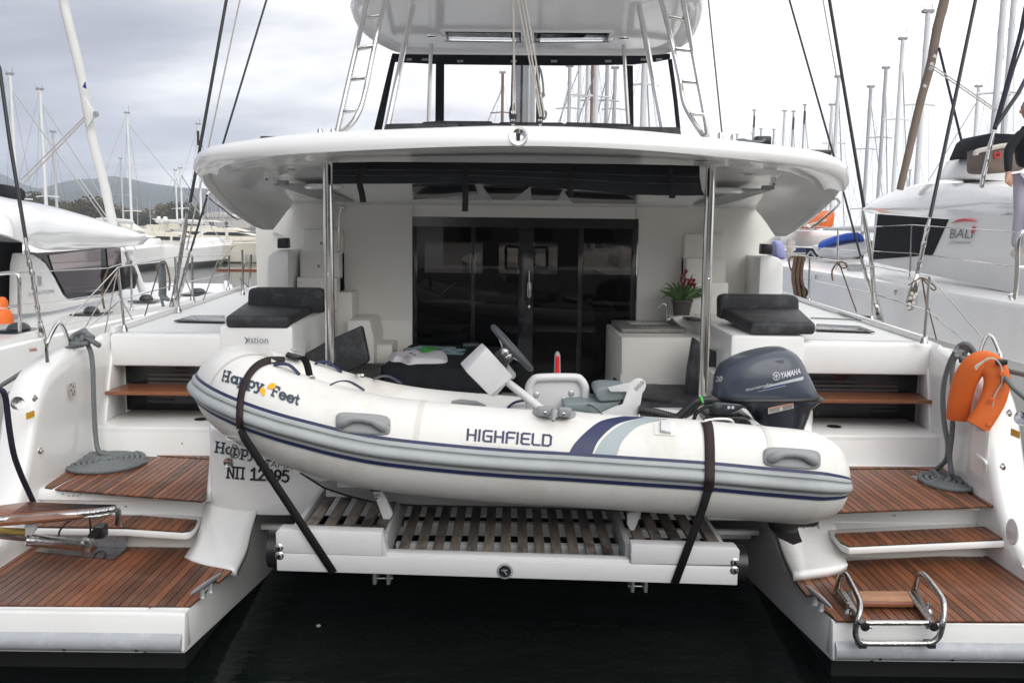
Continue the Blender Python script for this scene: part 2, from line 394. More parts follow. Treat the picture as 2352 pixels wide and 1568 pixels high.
# text
def textmesh(name, s, fn, m, parent, bold=0.0, shear=0.0, space=1.0, th=None):
    c = bpy.data.curves.new('tmp', 'FONT'); c.body = s; c.size = 1.0; c.offset = bold; c.shear = shear; c.space_character = space; c.resolution_u = 2
    o = bpy.data.objects.new('tmp', c); me = bpy.data.meshes.new_from_object(o)
    bpy.data.objects.remove(o); bpy.data.curves.remove(c)
    xs = [v.co.x for v in me.vertices]; w = max(xs); x0 = min(xs)
    for v in me.vertices: v.co = fn((v.co.x - x0) / (w - x0), v.co.y / 0.73)
    me.name = name; me.materials.clear(); me.materials.append(m)
    return place(name, me, parent)
def arc(cx_, cy_, rx, ry, a0, a1, n=10):
    return [(cx_ + rx * cos(radians(a0 + (a1 - a0) * i / n)), cy_ + ry * sin(radians(a0 + (a1 - a0) * i / n))) for i in range(n + 1)]
SLAB = {
 'H': (0.95, [[(.1, 0), (.1, 1)], [(.7, 0), (.7, 1)], [(.1, .5), (.7, .5)], [(0, 0), (.24, 0)], [(0, 1), (.24, 1)], [(.56, 0), (.8, 0)], [(.56, 1), (.8, 1)]]),
 'a': (0.74, [arc(.3, .34, .22, .31, 0, 360, 14), [(.53, .66), (.53, 0), (.64, 0)]]),
 'p': (0.76, [[(.12, .66), (.12, -.3)], [(0, -.3), (.26, -.3)], [(0, .66), (.12, .66)], arc(.36, .34, .24, .31, 0, 360, 14)]),
 'y': (0.70, [[(.06, .66), (.31, .02)], [(.56, .66), (.22, -.24), (.12, -.3), (.0, -.3)], [(-.03, .66), (.17, .66)], [(.45, .66), (.65, .66)]]),
 'F': (0.80, [[(.1, 0), (.1, 1), (.68, 1), (.68, .8)], [(.1, .52), (.5, .52)], [(0, 0), (.25, 0)], [(0, 1), (.1, 1)]]),
 'e': (0.68, [[(.08, .36), (.55, .36)] , arc(.31, .34, .25, .32, 5, 320, 14)]),
 't': (0.52, [[(.2, .88), (.2, .12), (.28, .02), (.42, .05)], [(.03, .64), (.42, .64)]]),
 'N': (0.86, [[(.1, 0), (.1, 1), (.62, 0), (.62, 1)], [(0, 0), (.22, 0)], [(0, 1), (.12, 1)], [(.52, 1), (.74, 1)]]),
 'P': (0.90, [[(.12, 0), (.12, 1)], [(.65, 0), (.65, 1)], [(0, 1), (.77, 1)], [(0, 0), (.26, 0)], [(.52, 0), (.77, 0)]]),
 '1': (0.66, [[(.08, .8), (.3, 1), (.3, 0)], [(.06, 0), (.54, 0)]]),
 '2': (0.66, [[(.05, .78), (.13, .94), (.3, 1), (.47, .93), (.52, .75), (.42, .52), (.05, .02), (.56, .02)]]),
 '0': (0.68, [arc(.3, .5, .24, .49, 0, 360, 16)]),
 '9': (0.66, [arc(.3, .7, .23, .29, 0, 360, 14), [(.53, .68), (.46, .28), (.2, 0)]]),
 '5': (0.64, [[(.5, 1), (.13, 1), (.09, .58), (.3, .63), (.49, .52), (.54, .3), (.45, .08), (.25, 0), (.05, .1)]]),
 ' ': (0.42, [])}
SQ = {
 'H': (.90, [[(.05, 0), (.05, 1)], [(.65, 0), (.65, 1)], [(.05, .5), (.65, .5)]]), 'I': (.33, [[(.05, 0), (.05, 1)]]),
 'G': (.90, [[(.65, 1), (.17, 1), (.05, .88), (.05, .12), (.17, 0), (.65, 0), (.65, .5), (.33, .5)]]),
 'F': (.82, [[(.05, 0), (.05, .88), (.17, 1), (.64, 1)], [(.05, .5), (.56, .5)]]),
 'E': (.85, [[(.64, 1), (.17, 1), (.05, .88), (.05, .12), (.17, 0), (.64, 0)], [(.05, .5), (.56, .5)]]),
 'L': (.80, [[(.05, 1), (.05, .12), (.17, 0), (.62, 0)]]),
 'D': (.75, [[(.05, 0), (.05, 1), (.5, 1), (.65, .85), (.65, .15), (.5, 0), (.05, 0)]])}
def strokes(font, s, w=0.14, shear=0.0):
    segs = []; x = 0
    for ch in s:
        adv, pl = font[ch]
        for line in pl: segs.append([(px + x + py * shear, py) for px, py in line])
        x += adv
    vs = []; fs = []
    def quad(a, b):
        d = V(b) - V(a)
        if d.length < 1e-6: return
        k = max(1, int(d.length / 0.25)); d.normalize(); nrm = V((-d.y, d.x)) * w / 2; a2 = V(a) - d * w * .48; b2 = V(b) + d * w * .48
        for i in range(k):
            p, q = a2.lerp(b2, i / k), a2.lerp(b2, (i + 1) / k); o = len(vs)
            vs.extend([p - nrm, p + nrm, q + nrm, q - nrm]); fs.append((o, o + 1, o + 2, o + 3))
    for L in segs:
        for a, b in zip(L, L[1:]): quad(a, b)
    return vs, fs, x
def stroketext(name, font, s, fn, m, parent, w=0.14, shear=0.0):
    vs, fs, W_ = strokes(font, s, w, shear)
    me = bpy.data.meshes.new(name)
    # tiny height steps keep crossing strokes from lying in one plane
    me.from_pydata([fn(v[0] / W_, v[1], (i // 4) % 7 * 0.00012) for i, v in enumerate(vs)], [], fs)
    me.materials.append(m)
    return place(name, me, parent)
# ------------------------------------------------------------ water and quay
def watermat():
    m = bpy.data.materials.new('harbour_water'); m.use_nodes = True
    t = m.node_tree; b = t.nodes['Principled BSDF']
    b.inputs['Base Color'].default_value = (0.004, 0.007, 0.006, 1); b.inputs['Roughness'].default_value = 0.05
    b.inputs['IOR'].default_value = 1.33; b.inputs['Specular IOR Level'].default_value = 0.4
    tcn = N(t, 'ShaderNodeTexCoord'); mpn = N(t, 'ShaderNodeMapping'); mpn.inputs['Scale'].default_value = (0.7, 1.3, 1)
    t.links.new(tcn.outputs['Object'], mpn.inputs[0])
    n = N(t, 'ShaderNodeTexNoise'); n.inputs['Scale'].default_value = 1.6; n.inputs['Detail'].default_value = 5; n.inputs['Roughness'].default_value = 0.55
    t.links.new(mpn.outputs[0], n.inputs['Vector'])
    bn = N(t, 'ShaderNodeBump'); bn.inputs['Strength'].default_value = 0.11; bn.inputs['Distance'].default_value = 0.25
    t.links.new(n.outputs[0], bn.inputs['Height']); t.links.new(bn.outputs[0], b.inputs['Normal'])
    return m
WATER = watermat()
M('water', [(-3500, -60, 0), (3500, -60, 0), (3500, 6000, 0), (-3500, 6000, 0)], [(0, 1, 2, 3)], WATER).__setitem__('kind', 'structure')

# ------------------------------------------------------------ the catamaran
YB = root('catamaran', 'white sailing catamaran moored stern-to with the dinghy across its stern', 'catamaran', (0, 6.3, 0))
P = YB
def strip(name, prof_yz, x0, x1, m, parent, bev=0.0, **k):
    return prism(name, [(x0, y, z) for y, z in prof_yz], (x1 - x0, 0, 0), m, parent, bev=bev, **k)

ZL, ZU = 0.445, 0.800
def hull(s):
    xo, xi = s * 3.72, s * 1.80
    prof = [(4.72, ZL), (4.705, 0.22), (6.5, -0.02), (7.5, -0.25), (13.6, -0.25), (13.6, 1.0), (6.75, 1.0), (6.74, ZU), (5.86, ZU), (5.84, 0.73),
            (5.88, 0.725), (5.90, 0.62), (5.86, 0.60), (5.72, ZL)]
    strip('hull', prof, s * 2.03, xo, GEL, P, bev=0.012)
    # inner cheek of the hull, rising to the bridge deck
    pr = [(4.72, ZL), (4.705, 0.22), (6.5, -0.02), (7.5, -0.25), (13.6, -0.25), (13.6, 0.62), (6.2, 0.60)]
    LZ = [(1500, 870), (1556, 790), (1598, 665), (1632, 560)] if s < 0 else [(770, 925), (700, 850), (660, 730), (624, 630)]
    zf = z7 if s < 0 else z8
    lip = [atx(zf(*p), xi) for p in LZ]
    lip[0] = V((xi, 5.28, ZL + .004))
    pr = [(4.722, ZL)] + [(p.y, p.z) for p in lip] + [(lip[-1].y + 0.1, lip[-1].z + .03), (13.6, .62), (13.6, -.25), (7.5, -.25), (6.5, -.02), (4.706, .22)]
    strip('hull_cheek', pr, xi, s * 2.029, GEL, P, bev=0.014)
    # antifouled bottom, its black also painting the shade under the rub rail
    strip('hull_bottom', [(4.98, 0.30), (4.93, -0.6), (13.6, -0.6), (13.6, 0.0), (6.8, -0.03)], s * 1.90, s * 3.60, ANTIF_SHADE, P)
    # flared foot of the transom pillar
    if s < 0:
        B = [(1176, 763), (1225, 785), (1275, 802), (1330, 815), (1385, 824), (1440, 835), (1500, 846)]
        C = [(1255, 640), (1300, 655), (1350, 668), (1400, 678), (1450, 690), (1510, 702), (1572, 712)]
        D = [(1292, 520), (1340, 533), (1390, 545), (1440, 555), (1490, 563), (1545, 567), (1606, 570)]
        E = [(1322, 402), (1370, 425), (1425, 437), (1480, 446), (1535, 453), (1590, 458), (1640, 462)]
    else:
        B = [(1092, 853), (1060, 866), (1020, 878), (970, 889), (900, 899), (830, 909), (757, 916)]
        C = [(1056, 760), (1020, 768), (980, 776), (930, 784), (870, 790), (800, 797), (700, 800)]
        D = [(1028, 640), (1000, 646), (960, 652), (900, 655), (830, 656), (740, 655), (650, 654)]
        E = [(992, 487), (960, 495), (910, 500), (850, 503), (780, 505), (700, 506), (620, 506)]
    z_ = z7 if s < 0 else z8
    rows = [[atz(z_(*p), ZL + 0.016) for p in B]]
    yb = [p.y for p in rows[0]]
    rows.append([at(z_(*p), y * 0.5 + 5.74 * 0.5) for p, y in zip(C, yb)])
    rows.append([at(z_(*p), y * 0.15 + 5.80 * 0.85) for p, y in zip(D, yb)])
    rows.append([at(z_(*p), 5.87) for p in E])
    # smooth rows vertically
    cols = [smoothpath([r[j] for r in rows], 4) for j in range(7)]
    rows = [[c[i] for c in cols] for i in range(len(cols[0]))]
    loft('pillar_foot', rows, GEL, P, thick=0.05, off=-1 if s > 0 else 1)
    # rub rail of the transom
    zr = z7 if s < 0 else z8
    xr = s * 2.0
    yr, zrr = 4.725, 0.285
    strip('transom', [(4.722, ZL + .0015), (4.69, 0.235), (4.8, .235), (4.772, ZL + .0015)], s * 1.798, s * 3.72, GEL, P, bev=.012)
    pts = [V((s * 1.812, yr, zrr)), V((s * 3.72, yr, zrr))]
    vs, fs = tubedata(pts, 0.058, 16)
    M('rub_rail', [(v.x, v.y - (0 if v.y < yr else 0), v.z) for v in vs], fs, RUBR, P, smooth=True, ang=50)
    for k in range(4):
        lathe('rail_plug', [(0.0, 0.0), (0.009, 0.002), (0.012, -0.006)], (s * (2.06 + 0.40 * k), yr - 0.047, zrr - 0.036), BLACKP, P, n=10, axis=(0, -1, -.6))
    # upper riser ledge below the upper deck and the little middle step
    # teak: lower deck
    if s < 0:
        poly = [atz(z7(*p), ZL) for p in [(1215, 1085), (1310, 1008), (1290, 985), (1365, 915), (1400, 935), (1496, 848), (1385, 826), (1275, 804), (1176, 766), (1226, 714), (760, 668), (350, 640)]]
        poly = [(p.x, p.y) for p in poly] + [(-3.17, 5.72), (-3.17, 5.2), (-3.55, 4.78)]
        up = [atz(z7(*p), ZU) for p in [(1290, 416), (1318, 398), (1338, 152), (760, 117), (560, 210), (520, 232), (352, 338)]]
        up2 = [atz(z7(*p), ZU) for p in [(1339, 143), (1340, 113), (612, 99), (285, 324), (330, 330), (505, 232), (548, 206), (750, 106)]]
        st = [atz(z7(*p), 0.625) for p in [(805, 583), (1170, 607), (1215, 600), (1245, 575), (1262, 536), (912, 507)]]
        st = [(p.x, p.y) for p in st] + [(-3.15, st[5].y), (-3.15, st[0].y)]
    else:
        poly = [atz(z8(*p), ZL) for p in [(1030, 1180), (935, 1095), (955, 1072), (870, 1012), (840, 1020), (760, 918), (900, 902), (1000, 884), (1092, 854), (1062, 799), (2030, 750)]]
        poly = [(p.x, p.y) for p in poly] + [(3.19, 5.70), (3.19, 5.2), (3.55, 4.74)]
        up = [atz(z8(*p), ZU) for p in [(1000, 488), (2000, 448), (1840, 345), (1600, 225), (1540, 213), (900, 219), (850, 488)]]
        up2 = [atz(z8(*p), ZU) for p in [(900, 192), (1738, 196), (2064, 440), (2012, 446), (1850, 337), (1615, 214), (1540, 203), (900, 208)]]
        st = [atz(z8(*p), 0.625) for p in [(1022, 622), (1060, 675), (1112, 700), (2095, 655), (1985, 577)]]
        st = [(p.x, p.y) for p in st]
    ya = 4.775 if s < 0 else 4.75
    bed = root('lower_deck_teak', None, None)
    def deckbed(nm, pl, z, w=0.049):
        pl = [(p[0], p[1]) for p in pl]
        b = prism(nm, [(x, y, z + 0.0005) for x, y in pl], (0, 0, 0.006), CAULK, P)
        planking(pl, z + 0.0008, b, w=w)
        return b
    bpy.data.objects.remove(bed)
    deckbed('lower_teak_deck', poly, ZL, 0.052)
    deckbed('upper_teak_deck', [(p.x, p.y) for p in up], ZU, 0.046)
    b = prism('teak_margin', [(p.x, p.y, ZU + .0005) for p in up2], (0, 0, 0.006), CAULK, P)
    planking([(p.x, p.y) for p in up2], ZU + .0008, b, w=0.046)
    # mid step moulding
    xs = [p[0] for p in st]; ysx = [p[1] for p in st]
    c = V((sum(xs) / len(xs), sum(ysx) / len(ysx), 0))
    prism('step', [(c.x + (x - c.x) * 1.015 + 0, c.y + (y - c.y) * 1.0 - (0.018 if y < c.y else -0.12), 0.582) for x, y in st], (0, 0, 0.042), GEL, P, bev=0.012)
    deckbed('step_teak', st, 0.625, 0.056)
    strip('riser', [(5.71, .446), (5.80, .585), (5.92, .60), (5.92, .44)], s * 2.03, s * 3.16, CREAM, P)
    # front band below the upper deck: hinge screws
    for hx in ((-3.02, -2.92, -2.98, -2.95, -2.90) if s < 0 else (2.30, 2.36, 2.33, 2.39, 2.42, 2.98, 3.04, 3.01, 3.07)):
        lathe('screw', [(0, -.002), (.006, 0)], (hx, 5.838, 0.765 + 0.012 * ((int(abs(hx) * 100)) % 3 - 1)), GREYP, P, n=8, axis=(0, -1, 0))
    lathe('drain', [(0, -.003), (.010, 0)], (s * 2.62, 5.888, 0.68), GREYP, P, n=10, axis=(0, -1, 0))
    # bulwark: inner face and rolling top, falling to the stern
    bx = s * 3.19; nb = []
    prof = [(12.5, 1.72), (7.6, 1.71), (7.05, 1.69), (6.6, 1.66), (6.25, 1.61), (6.05, 1.53), (5.92, 1.38), (5.82, 1.15), (5.70, 0.90), (5.52, 0.68), (5.25, 0.54), (4.95, 0.475), (4.73, 0.45)]
    prof = [(p.y, p.z) for p in smoothpath([(0, y, z) for y, z in prof], 3)]
    rows = []
    for y, z in prof:
        f = max(0.0, min(1.0, (y - 7.0) / 5.5)); ox = s * max(0.56 * f, (.15 if s > 0 else .05) * max(0.0, min(1.6, y - 5.9)))
        t_ = 0.24 if y < 7 else 0.10
        rows.append([V((bx + ox, y, min(z, 0.44) - .5)), V((bx + ox, y, (z - 0.10) if z > .6 else z - .03)), V((bx + ox + s * 0.012, y, z - 0.035)), V((bx + ox + s * 0.045, y, z)),
                     V((bx + ox + s * (t_ - .03), y, z - 0.008)), V((bx + ox + s * t_, y, z - 0.06)), V((bx + ox + s * (t_ + .05), y, -0.5))])
    loft('bulwark', rows, GEL, P, ang=60)
    # side deck, riser and alcove
    g0, g1 = V((s * 3.24, 7.16, 0)), V((s * 3.74, 12.4, 0))
    prism('side_deck', [(g0.x + (.14 if s > 0 else 0), 7.16, 1.60), (s * 1.78, 7.16, 1.60), (s * 1.78, 9.4, 1.60), (s * 2.5, 9.4, 1.60), (s * 2.5, 13.4, 1.60), (s * 3.72, 13.4, 1.60), (g1.x, 12.4, 1.60)], (0, 0, 0.10), NONSKID, P)
    yb_ = 7.40
    box('deck_riser', s * (3.40 if s > 0 else 3.25), s * 1.9, 7.14, 7.34, 1.44, 1.703, GEL, P, bev=0.03)
    box('alcove_wall', s * (3.48 if s > 0 else 3.3), s * 1.9, yb_, yb_ + .05, .9, 1.6, GEL, P)
    box('bench', s * (3.34 if s > 0 else 3.22), s * 1.98, 6.75, 7.42, 0.82, 1.03, GEL, P, bev=0.015)
    # rounded jamb
    J0, J1 = (3.35, 3.445) if s > 0 else (3.245, 3.285)
    prism('alcove_jamb', [(s * J0, 6.94, 1.0), (s * (J0 + (J1 - J0) * .5), 7.2, 1.66), (s * J1, 7.42, 1.66), (s * J1, 7.42, 1.0)], (-s * 0.03, 0, 0), GEL, P, bev=0.02)
    zw = z4 if s < 0 else z6
    W4 = [(785, 848), (1300, 870), (1300, 1168), (797, 1157)] if s < 0 else [(700, 920), (1545, 926), (1530, 1233), (700, 1240)]
    wp = [at(zw(*p), yb_ - .008) for p in W4]
    wn = prism('saloon_window', wp, (0, 0.006, 0), DWIN, P, bev=0.002)
    # blind visible through the pane
    B4 = (925, 900, 1300, 1125) if s < 0 else (700, 972, 1395, 1180)
    nb_ = 8
    for k in range(nb_):
        ya_ = B4[1] + (B4[3] - B4[1]) * k / nb_; yb2 = ya_ + (B4[3] - B4[1]) / nb_ * .52
        q = [at(zw(*p), yb_ - .012) for p in [(B4[0], ya_), (B4[2], ya_ + 6), (B4[2], yb2 + 6), (B4[0], yb2)]]
        prism('blind_slat', q, (0, .003, 0), BLIND if k else BLINDD, wn)
    q = [at(zw(*p), yb_ - .015) for p in ([(1088, 998), (1300, 1003), (1300, 1120), (1088, 1118)] if s < 0 else [(880, 1066), (1220, 1068), (1220, 1195), (880, 1195)])]
    prism('inner_box', q, (0, .003, 0), DWIN, wn)
    # teak seat board
    T4 = [(703, 1046), (765, 1009), (1330, 1020), (1330, 1066)] if s < 0 else [(820, 1112), (1568, 1090), (1618, 1122), (820, 1132)]
    zb = 1.235
    q = [atz(zw(*p), zb) for p in T4]
    if s < 0: q = [V((q[0].x, 6.98, zb)), V((q[0].x + .02, 7.36, zb)), V((-2.0, 7.36, zb)), V((-2.0, 6.98, zb))]
    else: q = [V((1.95, 6.98, zb)), V((1.95, 7.36, zb)), V((q[1].x, 7.36, zb)), V((q[2].x, 7.0, zb))]
    nseat = root('x', None, None); bpy.data.objects.remove(nseat)
    for k in range(4):
        a = k / 4; b2 = (k + 1) / 4 - .01
        if s < 0: qq = [q[0].lerp(q[1], a), q[0].lerp(q[1], b2), q[3].lerp(q[2], b2), q[3].lerp(q[2], a)]
        else: qq = [q[0].lerp(q[1], a), q[0].lerp(q[1], b2), q[3].lerp(q[2], b2), q[3].lerp(q[2], a)]
        prism('seat_plank', qq, (0, 0, 0.028), TEAKL, P, bev=.003)
    c = at(zw(*((1265, 1220) if s < 0 else (997, 1287))), 7.05); c.z = 1.034
    lathe('speaker_hole', [(0, 0.003), (.05, .003), (.058, 0.0)], c, BLACKP, P, n=20)
    c = at(zw(*((1142, 1371) if s < 0 else (1146, 1456))), 6.745)
    lathe('screw', [(0, -.004), (.008, 0)], c, GREYP, P, n=8, axis=(0, -1, 0))
    # small fittings on the bulwark's inner face
    F4 = [(217, 1085), (253, 1414)] if s < 0 else [(2098, 1178), (2058, 1514)]
    for p in F4:
        c = atx(zw(*p), s * 3.185)
        lathe('snap_fitting', [(0, 0.02), (.010, .018), (.012, .006), (.022, .003), (.024, 0)], c, STEEL, P, n=14, axis=(-s, -.2, 0))
    st4 = (190, 1190) if s < 0 else (2135, 1306)
    c = atx(zw(*st4), s * 3.186)
    box('warning_sticker', c.x - .002, c.x + .002, c.y - .05, c.y + .05, c.z - .022, c.z + .022, YELL, P)
    # mooring handle (inverted V of tube) on the bulwark
    H = [(297, 860), (290, 770), (300, 730), (345, 640), (372, 612), (398, 640), (425, 720), (445, 797)] if s < 0 else [(1905, 830), (1925, 760), (1945, 712), (1970, 688), (1995, 712), (2030, 790), (2042, 815), (2035, 850)]
    ys = [6.05, 6.05, 6.05, 6.15, 6.25, 6.35, 6.45, 6.55] if s < 0 else [6.45, 6.4, 6.35, 6.25, 6.15, 6.05, 6.0, 5.98]
    tube('bow_handle', [at(zw(*p), y + .12) for p, y in zip(H, ys)], 0.014, STEEL, P, n=10, sm=4)
    # mooring cleat
    A, Bc = ([(1222, 998), (1416, 868)], [(1300, 990), (1345, 955)]) if s < 0 else ([(838, 946), (1000, 1084)], [(895, 1040), (940, 1078)])
    a = atz(z7(*A[0]) if s < 0 else z8(*A[0]), ZL + .085); b = atz(z7(*A[1]) if s < 0 else z8(*A[1]), ZL + .085)
    t = [a.lerp(b, k / 8) for k in range(9)]
    cl = tube('cleat', t, [.006, .012, .014, .015, .016, .015, .014, .012, .006], ALU, P, n=10)
    for k in (.36, .62):
        q = a.lerp(b, k); lathe('cleat_foot', [(.020, 0), (.015, .015), (.014, .06)], (q.x, q.y, ZL + .02), ALU, cl, n=10)
hull(-1); hull(1)
lathe('deck_plate', [(0, .004), (.03, .004), (.05, .002), (.055, 0)], atz(z8(1560, 255), ZU + .012), STEEL, P, n=20)
lathe('filler_cap', [(0, .004), (.02, .006), (.03, .006), (.042, .01), (.045, 0)], atx(z4(110, 1117), -3.21), STEEL, P, n=20, axis=(1, -.7, .3))
lathe('filler_cap', [(0, .004), (.02, .006), (.03, .006), (.042, .01), (.045, 0)], atx((2346, 960), 3.19), STEEL, P, n=20, axis=(-1, -.7, .3))
q = [atx(z4(*p), -3.186) for p in [(432, 995), (470, 980), (480, 1070), (443, 1083)]]
st = prism('notice', q, (.003, 0, 0), MATS['white_rope'], P)
for k, p in enumerate([(445, 1000), (460, 1015), (448, 1035), (466, 1045), (458, 1060)]):
    c = atx(z4(*p), -3.182); lathe('print_mark', [(0, .001), (.009, 0)], c, NAVY, st, n=8, axis=(1, 0, 0))
# gate locker niche on the right bulwark, shower hatch
c0 = atx(z8(1945, 160), 3.187)
q = [atx(z8(*p), 3.186) for p in [(1868, 225), (1984, 322), (2014, -40), (1884, -60)]]
prism('locker_niche', q, (-.006, 0, 0), GEL, P, bev=.003)
q = [atx(z8(*p), 3.179) for p in [(1890, 205), (1966, 262), (1990, -30), (1903, -50)]]
nr = prism('niche_recess', q, (-.002, 0, 0), CREAM, P)
q = [atx(z8(*p), 3.176) for p in [(1935, 92), (2000, 150), (2000, 172), (1933, 118)]]
prism('niche_grip', q, (-.02, 0, 0), GEL, P, bev=.004)
c = atx(z8(2165, 600), 3.19)
hp = [V((3.19, c.y + .07 * cos(a), c.z + .085 * sin(a))) for a in [2 * pi * k / 20 for k in range(20)]]
prism('shower_hatch', hp, (-.014, 0, 0), GEL, P, bev=.006)

# cross beam with the name, wide bridge deck behind
tw = [at(zA(262, 735), 6.13), at(zA(215, 1170), 6.13)]
prism('transom_wall', [(-2.03, 5.88, 0.625), (-2.34, 6.80, 0.625), (2.34, 6.80, 0.625), (2.03, 5.88, 0.625)], (0, 0, 0.60), GEL, P, bev=0.02)
box('bridge_deck', -2.02, 2.02, 6.3, 14, 0.50, 0.583, GEL, P)
box('cockpit_sole', -2.3, 2.3, 6.8, 14, .75, .85, NONSKID, P)
box('bridge_web', -2.0, 2.0, 9.0, 9.1, -.1, .499, GEL, P)

def wallfn(p0, p1, h, Y, zf, up=None):
    a, b = at(zf(*p0), Y), at(zf(*p1), Y); d = (b - a); n = V((-d.z, 0, d.x)).normalized()
    return lambda u, v, hh=0.0: a + d * u + n * v * h + V((0, -.003 - hh, 0))
stroketext('name_lettering', SLAB, 'Happy', wallfn((270, 850), (545, 892), 0.070, 5.878, zA), LETTER, P, w=.17)
stroketext('name_lettering', SLAB, 'Feet', wallfn((620, 905), (860, 945), 0.070, 5.878, zA), LETTER, P, w=.17)
stroketext('registration', SLAB, 'NP', wallfn((348, 1022), (472, 1032), 0.076, 5.878, zA), BLETTER, P, w=.17)
stroketext('registration', SLAB, '12095', wallfn((507, 1034), (770, 1052), 0.076, 5.878, zA), BLETTER, P, w=.19)
textmesh('port_lettering', 'DRAMA', wallfn((548, 938), (790, 972), 0.045, 5.878, zA), BLETTER, P, bold=-.008)
lathe('towing_eye', [(.012, .004), (.03, .01), (.036, 0)], at(zA(358, 922), 5.877), STEEL, P, n=14, axis=(0, -1, 0))

# cockpit
YW = 9.25
XL, XR = at((947, 700), YW).x, at((1462, 700), YW).x
CT = 2.83
box('cockpit_wall', -2.65, XL, YW, YW + .06, .8, 3.1, CREAM, P)
box('cockpit_wall', XR, 2.62, YW, YW + .06, .8, 3.1, CREAM, P)
zt = at((1205, 500), YW).z
box('door_header', XL, XR, YW + .002, YW + .058, zt, 3.1, CREAM, P)
sd_ = at(z5(610, 735), YW)
box('wall_ledge', -2.2, XL - .002, YW - .02, YW - .001, .85, sd_.z, CREAM, P, bev=.006)
for xx in (XL + .01, XR - .03):
    box('wall_trim', xx - .012, xx + .012, YW - .012, YW, zt, 2.83, MATS['white_painted_alloy'], P)
# sliding glass door
door = box('sliding_door', XL, XR, YW + .03, YW + .05, zt - .10, zt, DWIN, P)
dz0 = .86
def dx_(u): return at((689 + u * .4150, 650), YW).x
for a, b in ((622, 645), (945, 968), (1210, 1292), (1540, 1565), (1832, 1862)):
    box('door_stile', dx_(a), dx_(b), YW + .022, YW + .052, dz0, zt - .101, DWIN, P, bev=.003)
for a, b in ((645, 945), (968, 1210), (1292, 1540), (1565, 1832)):
    box('door_pane', dx_(a) + .001, dx_(b) - .001, YW + .034, YW + .040, dz0, zt - .101, DOORG, P)
h0, h1 = at(z5(1268, 460), YW - .03), at(z5(1268, 606), YW - .03)
tube('door_handle', [h0 + V((0, .05, 0)), h0, h1, h1 + V((0, .05, 0))], .008, STEEL, P, n=8)
tube('door_handle', [h1 + V((-.015, .0, .14)), h1 + V((-.015, 0, .01)), h1 + V((0, 0, -.005)), h1 + V((.015, 0, .01)), h1 + V((.015, 0, .14)), h1 + V((0, 0, .155))], .006, STEEL, P, n=8, closed=True)
lathe('door_lock', [(0, .02), (.014, .018), (.016, 0)], at(z5(1268, 660), YW + .02), STEEL, P, n=12, axis=(0, -1, 0))
# saloon seen through the glass
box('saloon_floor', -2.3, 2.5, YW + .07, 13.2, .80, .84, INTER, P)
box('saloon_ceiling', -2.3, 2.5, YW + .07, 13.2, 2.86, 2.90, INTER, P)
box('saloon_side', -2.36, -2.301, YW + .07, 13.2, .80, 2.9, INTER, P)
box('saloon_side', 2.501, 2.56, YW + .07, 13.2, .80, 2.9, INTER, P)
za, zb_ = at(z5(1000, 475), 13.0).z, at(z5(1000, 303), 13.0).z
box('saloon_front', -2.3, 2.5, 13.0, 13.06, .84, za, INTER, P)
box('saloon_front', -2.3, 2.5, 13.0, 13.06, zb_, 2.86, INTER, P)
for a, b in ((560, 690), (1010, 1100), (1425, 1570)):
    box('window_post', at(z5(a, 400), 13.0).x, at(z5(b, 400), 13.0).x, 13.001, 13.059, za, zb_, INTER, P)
box('galley_top', -1.9, -.35, 10.9, 11.4, 1.62, 1.66, MATS['white_painted_alloy'], P)
box('galley_base', -1.88, -.37, 10.92, 11.38, .85, 1.619, INTW, P)
box('galley_top', 1.0, 2.3, 10.9, 11.4, 1.62, 1.66, GREYC, P)
box('galley_base', 1.02, 2.28, 10.92, 11.38, .85, 1.619, INTW, P)
for xx in (-.27, .36):
    q = [at(z5(*p), 12.2) for p in ([(1140, 325), (1215, 330), (1215, 448), (1140, 446)] if xx < 0 else [(1292, 330), (1368, 330), (1368, 448), (1292, 446)])]
    for i in range(4): bar('window_frame', q[i], q[(i + 1) % 4], .04, .03, INTER, P, up=(0, 1, 0))

# roof: lip, soffit, wings
ztop = [(449, 372, 6.75), (452, 357, 6.62), (462, 347, 6.5), (490, 336, 6.38), (560, 323, 6.25), (700, 308, 6.10), (950, 297, 5.96), (1190, 291, 5.92), (1450, 300, 5.96), (1700, 325, 6.10), (1850, 343, 6.25), (1905, 356, 6.38), (1934, 372, 6.5), (1945, 386, 6.62), (1947, 400, 6.75)]
zbot = [(456, 404, 6.85), (461, 390, 6.70), (472, 383, 6.54), (496, 375, 6.38), (565, 365, 6.23), (700, 352, 6.06), (950, 340, 5.91), (1190, 335, 5.87), (1450, 343, 5.91), (1690, 364, 6.06), (1840, 384, 6.23), (1893, 397, 6.38), (1920, 411, 6.54), (1933, 427, 6.70), (1938, 440, 6.85)]
T_ = smoothpath([at(p[:2], p[2]) for p in ztop], 4); B_ = smoothpath([at(p[:2], p[2]) for p in zbot], 4)
def cen(v, k=0.0, dz=0.0): return V((v.x * (1 - k), v.y + k * 3.0, v.z + dz))
rows = [[V((v.x * .5, 10.5, v.z + .04)) for v in T_], [cen(v, .12, .025) for v in T_], [cen(v, .02, .012) for v in T_], T_]
rows += [[t.lerp(b, k) + V((0, -.022 * sin(pi * k), 0)) + V((.02 * sin(pi * k) * (1 if t.x > 0 else -1) * min(1, abs(t.x) / 2), 0, 0)) for t, b in zip(T_, B_)] for k in (.15, .35, .6, .85)]
rows += [B_, [cen(v, .010, .004) for v in B_], [cen(v, .022, .022) for v in B_], [cen(v, .034, .024) for v in B_], [cen(v, .042, .010) for v in B_]]
S0 = rows[-1]
loft('roof', rows, GELR, P, ang=70)
